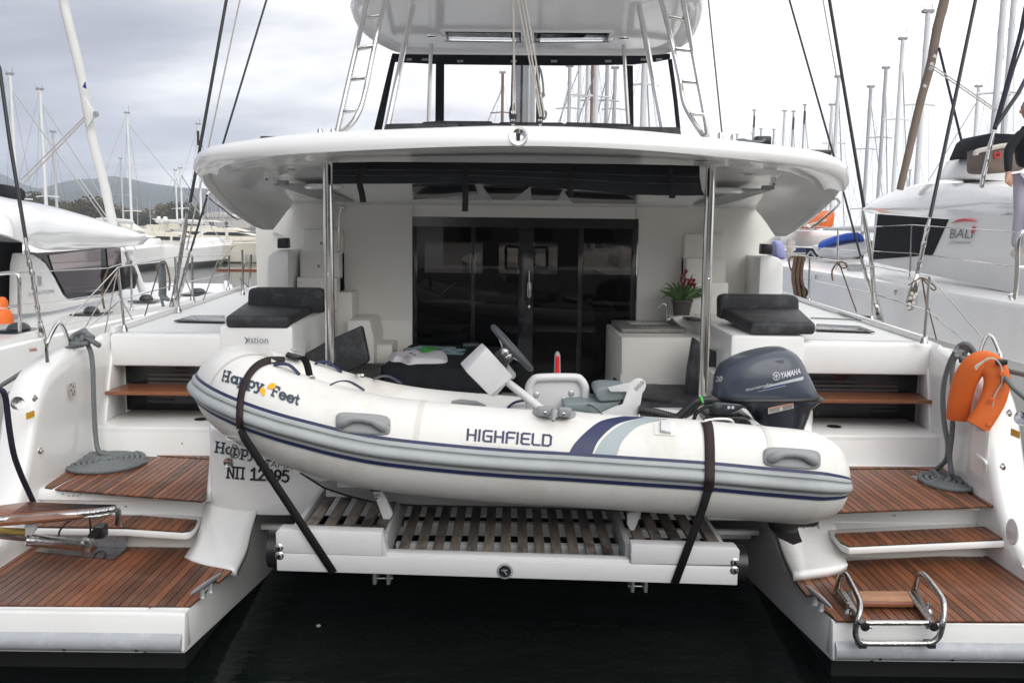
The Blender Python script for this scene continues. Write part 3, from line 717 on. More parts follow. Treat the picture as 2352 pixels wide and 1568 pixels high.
# soffit behind the beam, running down to the cockpit wall
xa_, xb_ = S0[0].x, S0[-1].x
GL = [at(zC(*p), y) for p, y in (((760, 480), 7.5), ((900, 600), 8.0), ((960, 700), 8.45), ((1000, 760), 8.75), ((1050, 820), 9.1))]
GR = [at(zD(*p), y) for p, y in (((1470, 500), 7.5), ((1300, 640), 8.0), ((1240, 740), 8.45), ((1200, 800), 8.75), ((1165, 860), 9.1))]
crow = [S0]
for l_, r_ in zip(GL, GR): crow.append([l_.lerp(r_, (v.x - xa_) / (xb_ - xa_)) for v in S0])
crow.append([V((-2.45 + 5.0 * (v.x - xa_) / (xb_ - xa_), YW + .01, CT - .005)) for v in S0])
loft('cockpit_ceiling', crow, GELR, P, ang=50)
# drooping wings either side
def wing(s):
    if s < 0:
        zf = zC
        rim = [((192, 470), 6.75), ((200, 530), 6.9), ((240, 610), 7.1), ((310, 700), 7.35), ((420, 810), 7.65), ((560, 925), 8.0), ((690, 1010), 8.3), ((780, 1050), 8.5)]
        g1 = [((262, 520), 6.85), ((262, 590), 7.0), ((300, 680), 7.2), ((370, 770), 7.45), ((480, 870), 7.75), ((610, 960), 8.05), ((720, 1025), 8.33), ((800, 1052), 8.52)]
        g2 = [((340, 500), 6.95), ((335, 580), 7.1), ((380, 670), 7.3), ((450, 760), 7.55), ((550, 850), 7.85), ((660, 940), 8.15), ((750, 1008), 8.4), ((830, 1052), 8.56)]
        g3 = [((480, 480), 7.1), ((480, 590), 7.35), ((520, 680), 7.6), ((590, 770), 7.85), ((660, 850), 8.05), ((740, 930), 8.3), ((800, 1000), 8.48), ((855, 1052), 8.6)]
        g4 = [((760, 480), 7.5), ((900, 600), 8.0), ((960, 700), 8.45), ((1000, 760), 8.75), ((1050, 820), 9.1), ((1000, 890), 9.0), ((940, 970), 8.85), ((880, 1050), 8.7)]
    else:
        zf = zD
        rim = [((1996, 490), 6.75), ((1990, 570), 6.9), ((1955, 660), 7.1), ((1890, 750), 7.35), ((1790, 860), 7.65), ((1660, 970), 8.0), ((1540, 1060), 8.3), ((1450, 1108), 8.5)]
        g1 = [((1935, 560), 6.85), ((1940, 640), 7.0), ((1900, 720), 7.2), ((1830, 810), 7.45), ((1720, 910), 7.75), ((1600, 1000), 8.05), ((1500, 1075), 8.33), ((1430, 1110), 8.52)]
        g2 = [((1850, 540), 6.95), ((1870, 620), 7.1), ((1830, 710), 7.3), ((1760, 800), 7.55), ((1660, 900), 7.85), ((1550, 990), 8.15), ((1465, 1065), 8.4), ((1405, 1110), 8.56)]
        g3 = [((1700, 510), 7.1), ((1720, 620), 7.35), ((1690, 720), 7.6), ((1630, 810), 7.85), ((1560, 900), 8.05), ((1480, 980), 8.3), ((1420, 1060), 8.48), ((1375, 1110), 8.6)]
        g4 = [((1470, 500), 7.5), ((1300, 640), 8.0), ((1240, 740), 8.45), ((1200, 800), 8.75), ((1165, 860), 9.1), ((1220, 930), 9.0), ((1280, 1010), 8.85), ((1342, 1105), 8.7)]
    R_ = [[at(zf(*p), y) for p, y in r] for r in (rim, g1, g2, g3, g4)]
    # ridge and groove on the rim, hollow in the middle
    R_ = [smoothpath(r, 3) for r in R_]
    n = len(R_[0])
    out0 = [v + V((s * .0, .25, .10)) for v in R_[0]]
    hol = [R_[3][i].lerp(R_[4][i], .5) + V((0, .05 * sin(pi * i / (n - 1)), 0)) for i in range(n)]
    g15 = [R_[1][i].lerp(R_[2][i], .5) + V((0, .035, 0)) for i in range(n)]
    def lr(a, b, t, dy=0.0, dz=0.0): return [p.lerp(q, t) + V((0, dy * sin(pi * (.05 + .9 * i / (n - 1))), dz)) for i, (p, q) in enumerate(zip(a, b))]
    loft('roof_wing', [out0, R_[0], lr(R_[0], R_[1], .45, -.02), lr(R_[0], R_[1], .82), lr(R_[0], R_[1], .90, .05, .01), R_[1], lr(R_[1], R_[2], .35, -.015), lr(R_[1], R_[2], .85), lr(R_[1], R_[2], .93, .045, .01), R_[2], R_[3], hol, R_[4]], GELR, P, ang=28)
    # tip edge towards the deck
    # soffit tray with downlight and small vent
    tr = [((670, 540), 7.0), ((760, 600), 7.5), ((1325, 603), 7.6), ((1325, 538), 7.05)] if s < 0 else [((820, 575), 7.05), ((820, 636), 7.6), ((1400, 648), 7.5), ((1485, 597), 7.0)]
    c = at(zf(*((828, 545) if s < 0 else (1330, 590))), 6.9)
    cm = lathe('deck_camera', [(.02, 0), (.02, .03), (.016, .05), (0, .052)], c, GELR, P, n=14, axis=(0, -.6, -1))
    lathe('lens', [(0, .003), (.012, 0)], c + V((0, -.026, -.047)), BLACKP, cm, n=12, axis=(0, -.6, -1))
    c = at(zf(*((1050, 515) if s < 0 else (1098, 556))), 6.75)
    v_ = box('soffit_vent', c.x - .06, c.x + .06, c.y - .03, c.y + .03, c.z, c.z + .012, CREAM, P)
    box('vent_grille', c.x - .028, c.x + .028, c.y - .034, c.y + .018, c.z - .004, c.z + .002, GREYP, v_)
    # hinged grey panel seen edge on
    pn = [((890, 655), 7.9), ((1170, 658), 7.9), ((1605, 803), 8.9), ((1320, 790), 8.6)] if s < 0 else [((1310, 703), 7.9), ((1000, 700), 7.9), ((610, 836), 8.9), ((860, 835), 8.6)]
    prism('grey_panel', [at(zf(*p), y) for p, y in pn], (0, 0, .02), PANEL, P, bev=.004)
    c = at(zf(*((1335, 665) if s < 0 else (885, 700))), 8.0)
    lathe('ceiling_lamp', [(.0, -.03), (.15, -.025), (.17, -.01), (.17, .01), (.15, .02)], c, GELR, P, n=24)
    pp = (915, 608, 1005, 652) if s < 0 else (1240, 652, 1340, 692)
    a, b = at(zf(pp[0], pp[1]), 7.88), at(zf(pp[2], pp[3]), 7.88)
    box('hinge_block', a.x, b.x, 7.88, 7.95, b.z, a.z, PANEL, P, bev=.006)
    c = at(zf(*((1275, 470) if s < 0 else (820, 505))), 6.45)
    lathe('pole_collar', [(.13, .03), (.12, .0), (.0, -.004)], V((c.x - s * 0.0, 6.62, 3.05)), GELR, P, n=28)
wing(-1); wing(1)
# grab rails on the roof rim
for zf, pts in ((zC, [(285, 745), (300, 715), (322, 722), (300, 760), (420, 855), (470, 900), (550, 955), (590, 945)]), (zD, [(1870, 775), (1890, 770), (1920, 808), (1880, 860), (1800, 930), (1690, 1025), (1660, 1030), (1635, 1012)])):
    tube('roof_grab_rail', [at(zf(*p), 7.3 + .12 * i) for i, p in enumerate(pts)], .011, STEEL, P, n=8, sm=2)

# steel roof poles
for a, b in (((752, 372), (761, 960)), ((1633, 380), (1612, 960))):
    p, q = at(a, 6.62), at(b, 6.62)
    po = tube('roof_pole', [V((p.x, 6.62, 3.06)), V((p.x * .5 + q.x * .5, 6.62, 2.2)), V(((q.x), 6.62, 1.15))], .036, STEEL, P, n=24)
    lathe('pole_stud', [(0, .01), (.008, .008), (.010, 0)], at(z5(155, 482) if a[0] < 1000 else z5(2260, 507), 6.575), STEEL, po, n=10, axis=(0, -1, 0))
# thin upright behind the pole and curved handrail
tube('wall_grab_rail', [at(z5(*p), y) for p, y in [((228, 118), 9.2), ((228, 118), 9.12), ((217, 150), 9.12), ((215, 345), 9.12), ((216, 370), 9.12), ((216, 370), 9.2)]], .013, STEEL, P, n=8)
for p in ((228, 118), (216, 370)): lathe('rail_foot', [(.03, .0), (.03, .012), (.0, .014)], at(z5(*p), 9.24), STEEL, P, n=16, axis=(0, -1, 0))

# badge
c = at(z2(1136, 805), 5.88)
bd = lathe('badge', [(0, .006), (.030, .006), (.042, .014), (.058, .016), (.064, .008), (.066, 0)], c, STEEL, P, n=32, axis=(0, -1, .25))
box('badge_mark', c.x - .012, c.x + .012, c.y - .016, c.y - .010, c.z - .02, c.z + .022, BLACKP, bd)

# dark panels standing in for reflections in the glossy cockpit ceiling
for a, b, c_, d in (((512, 1085), (880, 1078), (900, 1130), (520, 1165)), ((930, 1090), (1200, 1092), (1105, 1165), (985, 1165)), ((1210, 1100), (1395, 1110), (1365, 1170), (1215, 1165)), ((1410, 1120), (1830, 1140), (1832, 1190), (1455, 1185))):
    def onceil(p):
        d_ = ray(p); # plane z = 3.0 - .17*(y-7.4)/1.85 (ceiling slope)
        k = .25 / 1.75; t_ = (3.08 - .03 + k * 7.5 - 2.6) / (d_.z + k * d_.y); return CAMP + d_ * t_
    q = [onceil(z2(*p)) - V((0, 0, .006)) for p in (a, b, c_, d)]
    prism('ceiling_reflection', q, (0, 0, -.012), DWIN, P, bev=.003)

# coamings, lounge blocks and furniture of the cockpit
for s in (-1, 1):
    X1 = s * 1.76; X0 = s * 2.36
    pr = [(X0, 7.12), (X0, 9.24), (X1 * 1.0, 9.24), (X1, 7.12)]
    prism('lounge_base', [(X0, 7.12, .86), (X0, 9.24, .86), (X1, 9.24, .86), (X1, 7.12, .86)], (0, 0, .93 if s < 0 else .90), GEL, P, bev=.035)
    box('cockpit_coaming', X1, X1 - s * .10, 6.9, 9.2, .86, 1.42, CREAM, P, bev=.02)
for k, (a, b) in enumerate((((350, 740), (612, 770)),)):
    pass
# moulded steps to the flybridge, both sides
def stairs(s):
    zf = zC if s < 0 else zD
    tops = [(1045, 9.12), (1250, 8.98), (1475, 8.84)] if s < 0 else [(1095, 9.12), (1308, 8.98), (1525, 8.84)]
    xin = [-1.72, -1.72, -1.72] if s < 0 else [1.72, 1.72, 1.72]
    xa = s * 2.14; z0 = 1.75
    for k, (yy, Y) in enumerate(tops):
        t = at(zf(1200 if s < 0 else 980, yy), Y).z
        box('stair_step', xa, s * 1.74, Y, YW - .002, z0 if k == 2 else z0, t, CREAM, P, bev=.015)
        lathe('step_light', [(0, .006), (.012, .004), (.016, 0)], V((s * (1.95), Y - .001, t - .14)), GREYP, P, n=10, axis=(0, -1, 0))
    bx0 = [at(zf(*p), 8.66) for p in ([(805, 1568), (822, 1290), (885, 1235), (1018, 1230), (1018, 1568)] if s < 0 else [(1425, 1568), (1425, 1345), (1390, 1305), (1340, 1290), (1210, 1285), (1200, 1568)])]
    low = 1.72
    bx0 = [bx0[0]] + bx0[1:]
    bx0[0].z = low; bx0[-1].z = low
    prism('stair_pillar', bx0, (0, .56, 0), GEL, P, bev=.03)
    q = [at(zf(*p), 8.75) for p in ([(915, 1128), (1005, 1122), (1010, 1217), (915, 1218)] if s < 0 else [(1232, 1175), (1325, 1180), (1325, 1275), (1225, 1270)])]
    prism('side_lamp', q, (0, .12, 0), BLACKP, P, bev=.01)
    q = [at(zf(*p), 9.19) for p in ([(1040, 830), (870, 1060), (985, 1115), (985, 1700), (1385, 1700), (1385, 760), (1040, 760)] if s < 0 else [(1170, 860), (1345, 1105), (1240, 1170), (1230, 1700), (770, 1700), (770, 780), (1170, 780)])]
    prism('stair_wall', q, (0, .055, 0), CREAM, P)
stairs(-1); stairs(1)

# small ledge steps left of the door
q = [at(z5(*p), 8.8) for p in [(370, 868), (510, 870), (510, 975), (370, 975)]]
prism('cockpit_step', q, (0, .42, 0), CREAM, P, bev=.012)
q = [at(z5(*p), 8.6) for p in [(262, 735), (385, 735), (410, 830), (410, 975), (262, 975)]]
prism('cockpit_locker', q, (0, .62, 0), CREAM, P, bev=.012)
box('cockpit_locker', -1.82, -1.60, 8.9, 9.245, .86, 1.93, CREAM, P, bev=.02)
# settees
def cushion(name, pts, vec, parent=P, m=CUSH, bev=.03, **k):
    return prism(name, pts, vec, m, parent, bev=bev, seg=3, **k)
cushion('settee_backrest', [at(z5(*p), 7.5) for p in [(0, 935), (150, 850), (340, 765), (382, 965), (330, 1000), (150, 1060), (0, 1060)]], (0, .12, 0))
cushion('settee_seat', [V((-1.75, 7.4, 1.10)), V((-1.1, 7.4, 1.10)), V((-1.1, 8.6, 1.10)), V((-1.75, 8.6, 1.10))], (0, 0, .12))
box('settee_base', -1.75, -1.12, 7.42, 8.6, .86, 1.095, CREAM, P)
cushion('settee_backrest', [at(z5(*p), 7.6) for p in [(2180, 828), (2230, 870), (2400, 960), (2400, 1220), (2130, 1220), (2150, 1000)]], (0, .12, 0))
cushion('settee_seat', [atz(z5(*p), 1.18) for p in [(1705, 1125), (1730, 1045), (1800, 1035), (2160, 1035), (2250, 1215), (1880, 1190)]], (0, 0, -.13))
cushion('settee_seat', [atz(z5(*p), 1.20) for p in [(1880, 1085), (1975, 1085), (2055, 1180), (1880, 1160)]], (0, 0, -.02), bev=.004)
cushion('pouffe', [atz(z5(*p), 1.16) for p in [(400, 1050), (470, 1030), (530, 1045), (600, 1085), (480, 1090)]], (0, 0, -.2))
# galley island
gx0, gx1 = at(z5(1780, 805), 8.05), at(z5(2100, 805), 8.05)
prism('galley_cabinet', [V((gx0.x, 8.07, .86)), V((gx0.x - .02, 9.2, .86)), V((2.2, 9.2, .86)), V((gx1.x + .35, 8.07, .86))], (0, 0, gx0.z - .86 - .04), CREAM, P, bev=.012)
cz = gx0.z
cp = [atz(z5(*p), cz) for p in [(1780, 783), (2132, 783), (2132, 760), (2060, 722), (1715, 726)]]
ct = prism('galley_counter', [V((p.x, min(max(p.y, 8.03), 9.2), cz - .035)) for p in cp], (0, 0, .035), GREYC, P, bev=.008)
q = [atz(z5(*p), cz + .003) for p in [(1800, 740), (2000, 742), (2040, 757), (1830, 757)]]
prism('sink', q, (0, 0, .004), MATS['white_painted_alloy'], ct)
for k in range(6):
    a = atz(z5(1850 + 28 * k, 760), cz + .005); b = atz(z5(1862 + 28 * k, 770), cz + .005); bar('drain_groove', a, b, .012, .004, GREYP, ct)
q = [at(z5(*p), 8.6) for p in [(2060, 722), (2110, 712), (2210, 715), (2300, 720), (2300, 830), (2135, 825), (2130, 790)]]
prism('galley_upstand', q, (0, .5, 0), CREAM, P, bev=.01)
fa = root('tap_tmp', None, None); bpy.data.objects.remove(fa)
tube('tap', [at(z5(*p), 8.75) for p in [(2030, 740), (2030, 700), (2027, 655), (2010, 642), (1992, 655), (1986, 672)]], .009, STEEL, P, n=8, sm=3)
bar('tap_lever', at(z5(2030, 735), 8.74), at(z5(2068, 718), 8.74), .03, .03, STEEL, P, bev=.006)
q = [atz(z5(*p), cz + .09) for p in [(2110, 716), (2200, 716), (2230, 738), (2145, 738)]]
prism('hob', q, (0, 0, .012), BLACKP, P, bev=.003)
# side door of cabinet: shadow gap
bar('cabinet_door_edge', at(z5(1779, 830), 8.06), at(z5(1779, 1030), 8.06), .008, .008, GREYP, P, up=(0, 1, 0))

# rolled canvas with hanging ties
top = [(45, 957), (300, 952), (800, 955), (1300, 960), (1800, 966), (2203, 975)]
bot = [(48, 1080), (300, 1080), (740, 1074), (900, 1078), (1430, 1108), (1800, 1142), (2120, 1150), (2205, 1148)]
def lerpc(c, x):
    for a, b in zip(c, c[1:]):
        if x <= b[0]: return a[1] + (b[1] - a[1]) * max(0, (x - a[0])) / (b[0] - a[0])
    return c[-1][1]
rows = []
for k in range(9):
    f = k / 8; r = []
    for i in range(49):
        x = 45 + (2203 - 45) * i / 48 + (30 * max(0, f - .7) / .3 if i == 48 else 0)
        y = lerpc(top, x) * (1 - f) + lerpc(bot, x) * f
        r.append(at(z2(x, y), 6.50 - .09 * sin(pi * min(1, f * 1.05)) + .02 * sin(x * .013 + f * 5) * f - (.05 * max(0, f - .6) if 760 < x else 0)))
    rows.append(r)
cv = loft('rolled_awning', rows + [[V((v.x, 6.56, v.z)) for v in rows[-1]], [V((v.x, 6.56, v.z)) for v in rows[0]]], CANVAS, P, ang=180)
for k_ in (3, 5):
    tube('awning_seam', [p + V((0, -.004, 0)) for p in rows[k_]], .003, CUSH, cv, n=4)
for x, y0, x1, y1, x2, y2 in ((222, 955, 205, 1085, 224, 1190), (820, 955, 825, 1085, 823, 1243), (1428, 960, 1440, 1100, 1441, 1155), (2025, 970, 2042, 1140, 2040, 1165)):
    p = [at(z2(x, y0), 6.39), at(z2((x + x1) / 2, (y0 + y1) / 2), 6.37), at(z2(x1, y1), 6.40), at(z2((x1 + x2) / 2 + 2, (y1 + y2) / 2), 6.42), at(z2(x2, y2), 6.42)]
    p = smoothpath(p, 4)
    loft('awning_tie', [[v - V((.022, 0, 0)) for v in p], [v + V((.022, 0, 0)) for v in p]], WEB, P, thick=.006)

# flybridge: seats, windscreen, supports, hardtop, ladders
for pts, Y in (([(347, 768), (352, 732), (365, 727), (775, 720), (790, 745)], 7.3), ([(790, 745), (792, 727), (810, 722), (1550, 728), (1568, 735), (1566, 760)], 7.35), ([(1588, 763), (1595, 745), (1615, 742), (2080, 748), (2092, 760), (2096, 797)], 7.3),
               ([(560, 760), (570, 716), (690, 710), (985, 712), (992, 760)], 8.1), ([(1022, 760), (1022, 717), (1405, 720), (1408, 760)], 8.6), ([(1410, 760), (1415, 717), (1810, 728), (1826, 760)], 8.1)):
    cushion('flybridge_cushion', [at(z2(*p), Y) for p in pts] + [at(z2(pts[-1][0], 860), Y), at(z2(pts[0][0], 860), Y)], (0, .14, 0), bev=.02)
YS = 9.4
fr = [[(395, 312), (450, 318), (1175, 325), (1900, 328), (2030, 314), (2032, 345), (1960, 360), (1815, 378), (1400, 384), (700, 377), (440, 365), (410, 362), (330, 770), (285, 770), (385, 350)]]
prism('windscreen_frame', [at(z2(*p), YS) for p in fr[0]], (0, .05, 0), CANVAS, P, bev=.01)
for q in ([(651, 377), (700, 379), (698, 740), (648, 740)], [(1771, 384), (1811, 386), (1815, 745), (1775, 745)]):
    prism('windscreen_mullion', [at(z2(*p), YS + .005) for p in q], (0, .04, 0), CANVAS, P)
tube('windscreen_edge', [at(z2(*p), YS - .02) for p in [(2028, 350), (2048, 490), (2062, 600), (2078, 760)]], .022, CANVAS, P, n=8)
for q in ([(440, 366), (650, 376), (648, 745), (345, 745)], [(700, 379), (1770, 384), (1775, 745), (698, 745)], [(1812, 382), (2026, 362), (2070, 750), (1815, 745)]):
    # slightly rippled soft vinyl
    rows = []
    for i in range(14):
        r = []
        for j in range(9):
            f, g = i / 13, j / 8
            t_ = V((*q[0],)).lerp(V((*q[1],)), f); b_ = V((*q[3],)).lerp(V((*q[2],)), f); c_ = t_.lerp(b_, g)
            r.append(at(z2(c_.x, c_.y), YS + .02 + .006 * sin(f * 9 + g * 4)))
        rows.append(r)
    loft('vinyl_pane', rows, VINYL, P)
for x, w in ((495, 30), (588, 38), (795, 36), (1110, 36), (1347, 36), (1665, 36), (1875, 36), (1965, 36)):
    y = 352 if x < 700 or x > 1800 else 362
    q = [at(z2(*p), YS - .004) for p in [(x - w / 2, y - 8), (x + w / 2, y - 8), (x + w / 2, y + 6), (x - w / 2, y + 6)]]
    prism('frame_clip', q, (0, .002, 0), GREYP, P)
ZR = 4.40
def hp_(p, z=ZR): return atz(p, z)
rim = [(812, 0), (810, 30), (822, 62), (848, 88), (885, 110), (930, 124), (1050, 129), (1205, 130), (1400, 131), (1510, 128), (1560, 112), (1588, 90), (1605, 55), (1611, 20), (1612, 0)]
RP = [hp_(p) for p in rim]
RP = [V((RP[0].x * 1.0, 6.3, ZR)), V((RP[0].x * 1.03, 6.7, ZR))] + RP + [V((RP[-1].x * 1.03, 6.7, ZR)), V((RP[-1].x, 6.3, ZR))]
RP = smoothpath(RP, 3)
cc = V((0.06, 8.0, ZR))
def ringh(k, dz): return [V((cc.x + (p.x - cc.x) * k, cc.y + (p.y - cc.y) * k if p.y > 6.35 else p.y, ZR + dz)) for p in RP]
HTO = ringh(.90, .03)
loft('hardtop', [ringh(.90, .115), ringh(.97, .105), ringh(1.0, .08), ringh(1.015, .045), ringh(1.0, 0), ringh(.975, -.012), ringh(.96, .012), ringh(.93, .02), HTO], GELR, P, ang=80)
SKQ = [[atz(z2(*p), ZR + .03) for p in q] for q in ([(712, 182), (1145, 186), (1148, 250), (725, 243)], [(1235, 188), (1668, 190), (1656, 248), (1235, 251)])]
from mathutils.geometry import delaunay_2d_cdt
def inside(p, poly):
    r = False
    for i in range(len(poly)):
        a, b = poly[i], poly[(i + 1) % len(poly)]
        if (a[1] > p[1]) != (b[1] > p[1]) and p[0] < (b[0] - a[0]) * (p[1] - a[1]) / (b[1] - a[1]) + a[0]: r = not r
    return r
def panel_with_holes(z, outer, holes):
    pts = [tuple(p[:2]) for p in outer]; ed = [(i, (i + 1) % len(pts)) for i in range(len(pts))]
    for h in holes:
        o = len(pts); pts += [tuple(p[:2]) for p in h]; ed += [(o + i, o + (i + 1) % len(h)) for i in range(len(h))]
    vs, _, fs = delaunay_2d_cdt([V(p) for p in pts], ed, [], 0, 1e-5)[:3]
    keep = []
    for f in fs:
        c = sum((vs[i] for i in f), V((0, 0))) / len(f)
        if inside(c, [tuple(p[:2]) for p in outer]) and not any(inside(c, [tuple(p[:2]) for p in h]) for h in holes): keep.append(f)
    return [(v[0], v[1], z) for v in vs], keep
SHR = V((0, .55, 0))
parts_ = [panel_with_holes(ZR + .03, HTO, SKQ), panel_with_holes(ZR + .115, ringh(.90, .115), [[p + SHR for p in h] for h in SKQ])]
for h in SKQ:
    n4 = len(h); parts_.append(([p for p in h] + [p + SHR + V((0, 0, .085)) for p in h], [(i, (i + 1) % n4, n4 + (i + 1) % n4, n4 + i) for i in range(n4)]))
me_ = multi('hardtop_panel', parts_, GELR, P, ang=20)
for pts in SKQ:
    sk = prism('skylight', [p + V((0, 0, .012)) for p in pts], (0, 0, .006), HATCHG, P)
    for i in (1, 2, 3): bar('skylight_frame', pts[i] + V((0, 0, .002)), pts[(i + 1) % 4] + V((0, 0, .002)), .018, .006, DWIN, sk)
    c_q = sum(pts, V((0, 0, 0))) / 4; big = [c_q + (p - c_q) * 1.09 for p in pts]
    for i in range(4): bar('skylight_trim', big[i] - V((0, 0, .004)), big[(i + 1) % 4] - V((0, 0, .004)), .04, .012, GELR, sk, bev=.004)
for a, b, ya, yb2 in (((945, 27), (890, 290), 7.6, 7.4), ((990, 116), (984, 285), 9.0, 9.0), ((1433, 118), (1443, 290), 9.0, 9.0), ((1471, 30), (1522, 292), 7.6, 7.4)):
    p, q = at(a, ya), at(b, yb2); p2 = p + (p - q).normalized() * .06; q2 = q - (p - q).normalized() * .3
    tube('hardtop_post', [p2, q2], .024 if ya < 8 else .020, STEEL, P, n=16)
    lathe('post_flange', [(.09 if ya < 8 else .05, .0), (.08 if ya < 8 else .045, -.01), (0, -.012)], V((p2.x, p2.y, ZR + .03)), GELR if ya < 8 else STEEL, P, n=20)
def ladder(name, R1, R2, rungs, Ya, Yb):
    L = []
    n1, n2 = len(R1), len(R2)
    yb = lambda i, n: Ya + (Yb - Ya) * i / (n - 1)
    tube('ladder_rail', [at(z2(*p), yb(i, n1)) for i, p in enumerate(R1)], .019, STEEL, P, n=12, sm=4)
    tube('ladder_rail', [at(z2(*p), yb(i, n2)) for i, p in enumerate(R2)], .019, STEEL, P, n=12, sm=4)
    for a, b, f in rungs:
        A, B = at(z2(*a), Ya + (Yb - Ya) * f), at(z2(*b), Ya + (Yb - Ya) * f)
        bar('ladder_rung', A, B, .05, .024, STEEL, P, bev=.008)
ladder('l', [(70, 785), (100, 650), (142, 465), (185, 280), (225, 100), (255, -40)], [(75, 785), (120, 760), (170, 710), (215, 620), (245, 500), (285, 300), (330, 100), (375, -40)],
       [((222, 105), (334, 92), .9), ((182, 290), (286, 270), .65), ((143, 470), (240, 456), .45), ((100, 660), (180, 648), .2)], 6.45, 6.95)
ladder('r', [(2250, 800), (2235, 690), (2195, 480), (2160, 290), (2125, 110), (2095, -40)], [(2245, 805), (2215, 785), (2160, 700), (2110, 600), (2090, 480), (2050, 300), (2005, 110), (1965, -40)],
       [((2010, 95), (2128, 120), .9), ((2055, 288), (2163, 300), .65), ((2098, 478), (2196, 487), .45), ((2145, 668), (2230, 678), .2)], 6.45, 6.95)
# mainsheet falls and blocks
for i, (a, b, y0, y1) in enumerate((((1180, -10), (1178, 262), 6.2, 6.6), ((1176, -10), (1184, 262), 6.2, 6.6), ((1187, -10), (1240, 268), 6.2, 6.6), ((1196, -10), (1244, 268), 6.2, 6.6), ((1204, -10), (1250, 262), 6.2, 6.6))):
    tube('mainsheet', [at(a, y0), at(((a[0] + b[0]) / 2 + 1, (a[1] + b[1]) / 2), (y0 + y1) / 2), at(b, y1)], .0065, ROPEW, P, n=6)
for x in (1105, 1265):
    c = at(z2(x, 668), 6.6)
    bl = prism('sheet_block', [c + V((.022 * cos(a) * 1.3, 0, .055 * sin(a) * 1.4)) for a in [2 * pi * k / 14 for k in range(14)]], (0, .03, 0), BLACKP, P, bev=.006)
    lathe('sheave', [(0, .004), (.014, .004), (.016, 0)], c + V((0, -.002, .01)), STEEL, bl, n=12, axis=(0, -1, 0))
    tube('shackle', [at(z2(x - 8, 700), 6.6), at(z2(x, 745), 6.62), at(z2(x + 8, 700), 6.6)], .007, STEEL, bl, n=6, sm=3)
# winches and line organisers on the roof
for pts, Y in (([(862, 240), (885, 215), (960, 207), (990, 215), (1040, 225), (1100, 205), (1160, 210), (1230, 218)], 6.5),):
    c = at(zC(935, 228), 6.5); w_ = box('line_clutch', c.x - .14, c.x + .12, 6.5, 6.62, c.z - .06, c.z + .012, BLACKP, P, bev=.01)
    tube('clutch_line', [at(zC(*p), 6.48) for p in [(905, 232), (960, 222), (1030, 228), (1060, 210), (1130, 212), (1230, 216)]], .008, ROPE, w_, n=6, sm=2)
c = at(zD(1240, 250), 6.5); w_ = box('line_clutch', c.x - .05, c.x + .06, 6.5, 6.6, c.z - .04, c.z + .032, BLACKP, P, bev=.012)
tube('clutch_line', [at(zD(*p), 6.48) for p in [(1010, 250), (1060, 245), (1110, 258), (1180, 262), (1230, 258), (1255, 238)]], .010, ROPE, w_, n=6, sm=2)
c = at(zD(1760, 348), 6.7); box('line_clutch', c.x - .09, c.x + .08, 6.7, 6.8, c.z - .03, c.z + .012, BLACKP, P, bev=.01)
for p in ((1300, 190), (1417, 190)): lathe('roof_stud', [(.02, -.02), (.02, .02), (.012, .035), (0, .038)], at(zC(*p), 6.35), STEEL, P, n=12)
for p in ((855, 225), (970, 240)): lathe('roof_stud', [(.02, -.02), (.02, .02), (.012, .035), (0, .038)], at(zD(*p), 6.35), STEEL, P, n=12)
# mast of the catamaran, seen through the screen
p = at((1206, 280), 12.2)
mst = tube('mast', [V((p.x, 12.2, 2.9)), V((p.x, 12.2, 19))], .13, MASTG, P, n=20)
for x, r, mm in ((1172, .02, BLACKP), (1196, .018, STAYB), (1214, .02, ALU), (1238, .03, STAYB), (1180, .01, ROPE)):
    q = at((x, 280), 12.0); tube('mast_halyard', [V((q.x, 12.0, 3.0)), V((q.x * .6 + p.x * .4, 12.05, 8))], r, mm, mst, n=6)
tube('coiled_halyard', [at(z2(*pp), 11.7) for pp in [(1275, 545), (1290, 560), (1260, 590), (1280, 610), (1262, 640), (1300, 660), (1290, 700), (1265, 690), (1280, 640), (1265, 590), (1285, 540), (1270, 420), (1250, 390)]], .014, ROPE, mst, n=6, sm=3)

# stays and rigging of the catamaran
def stay(pts, r, m, parent=P, name='shroud', **k): return tube(name, pts, r, m, parent, n=8, **k)
def turnbuckle(zf, pts, Y, parent, r=.014, name='turnbuckle'):
    P_ = [at(zf(*p), Y) for p in pts]
    t = tube(name, P_, [r * .6] + [r] * (len(P_) - 2) + [r * 1.1], STEEL, parent, n=10)
    for k in range(1, len(P_)):
        lathe('clevis', [(0, -.03), (.022, -.028), (.024, 0), (.022, .028), (0, .03)], P_[k], STEEL, t, n=12, axis=(P_[k - 1] - P_[k]))
    return t
def tl(a, ya, b, yb, ext=1.0):
    A, B = at(a, ya), at(b, yb); return [A + (A - B) * ext, A, B]
stay(tl((520, 0), 9.3, z1(1193, 1270), 9.05), .0165, STAYB)
stay(tl(z1(1505, 0), 9.4, z1(1170, 1568), 9.1), .008, BEIGE, name='runner_line')
stay(tl(z1(1672, 0), 9.6, z4(1195, 165), 9.1), .011, STAYB)
turnbuckle(z4, [(1172, -75), (1160, 20), (1145, 110), (1125, 240), (1110, 330), (1095, 430), (1078, 500)], 9.05, P, .022)
turnbuckle(z4, [(1190, 165), (1165, 280), (1140, 380), (1120, 450), (1085, 515)], 9.08, P, .018)
prism('chainplate', [at(z4(*p), 9.02) for p in [(1065, 530), (1075, 445), (1090, 440), (1100, 470), (1088, 535)]], (0, .04, 0), STEEL, P, bev=.006)
stay(tl((1905, 0), 9.3, z3(1185, 1300), 9.05), .0175, STAYB)
stay(tl((1813, 0), 9.6, z3(992, 965), 9.3), .011, STAYB)
stay([at(z3(992, 965), 9.3), at(z3(1050, 1180), 9.25), at(z6(1165, 200), 9.1)], .011, STAYB)
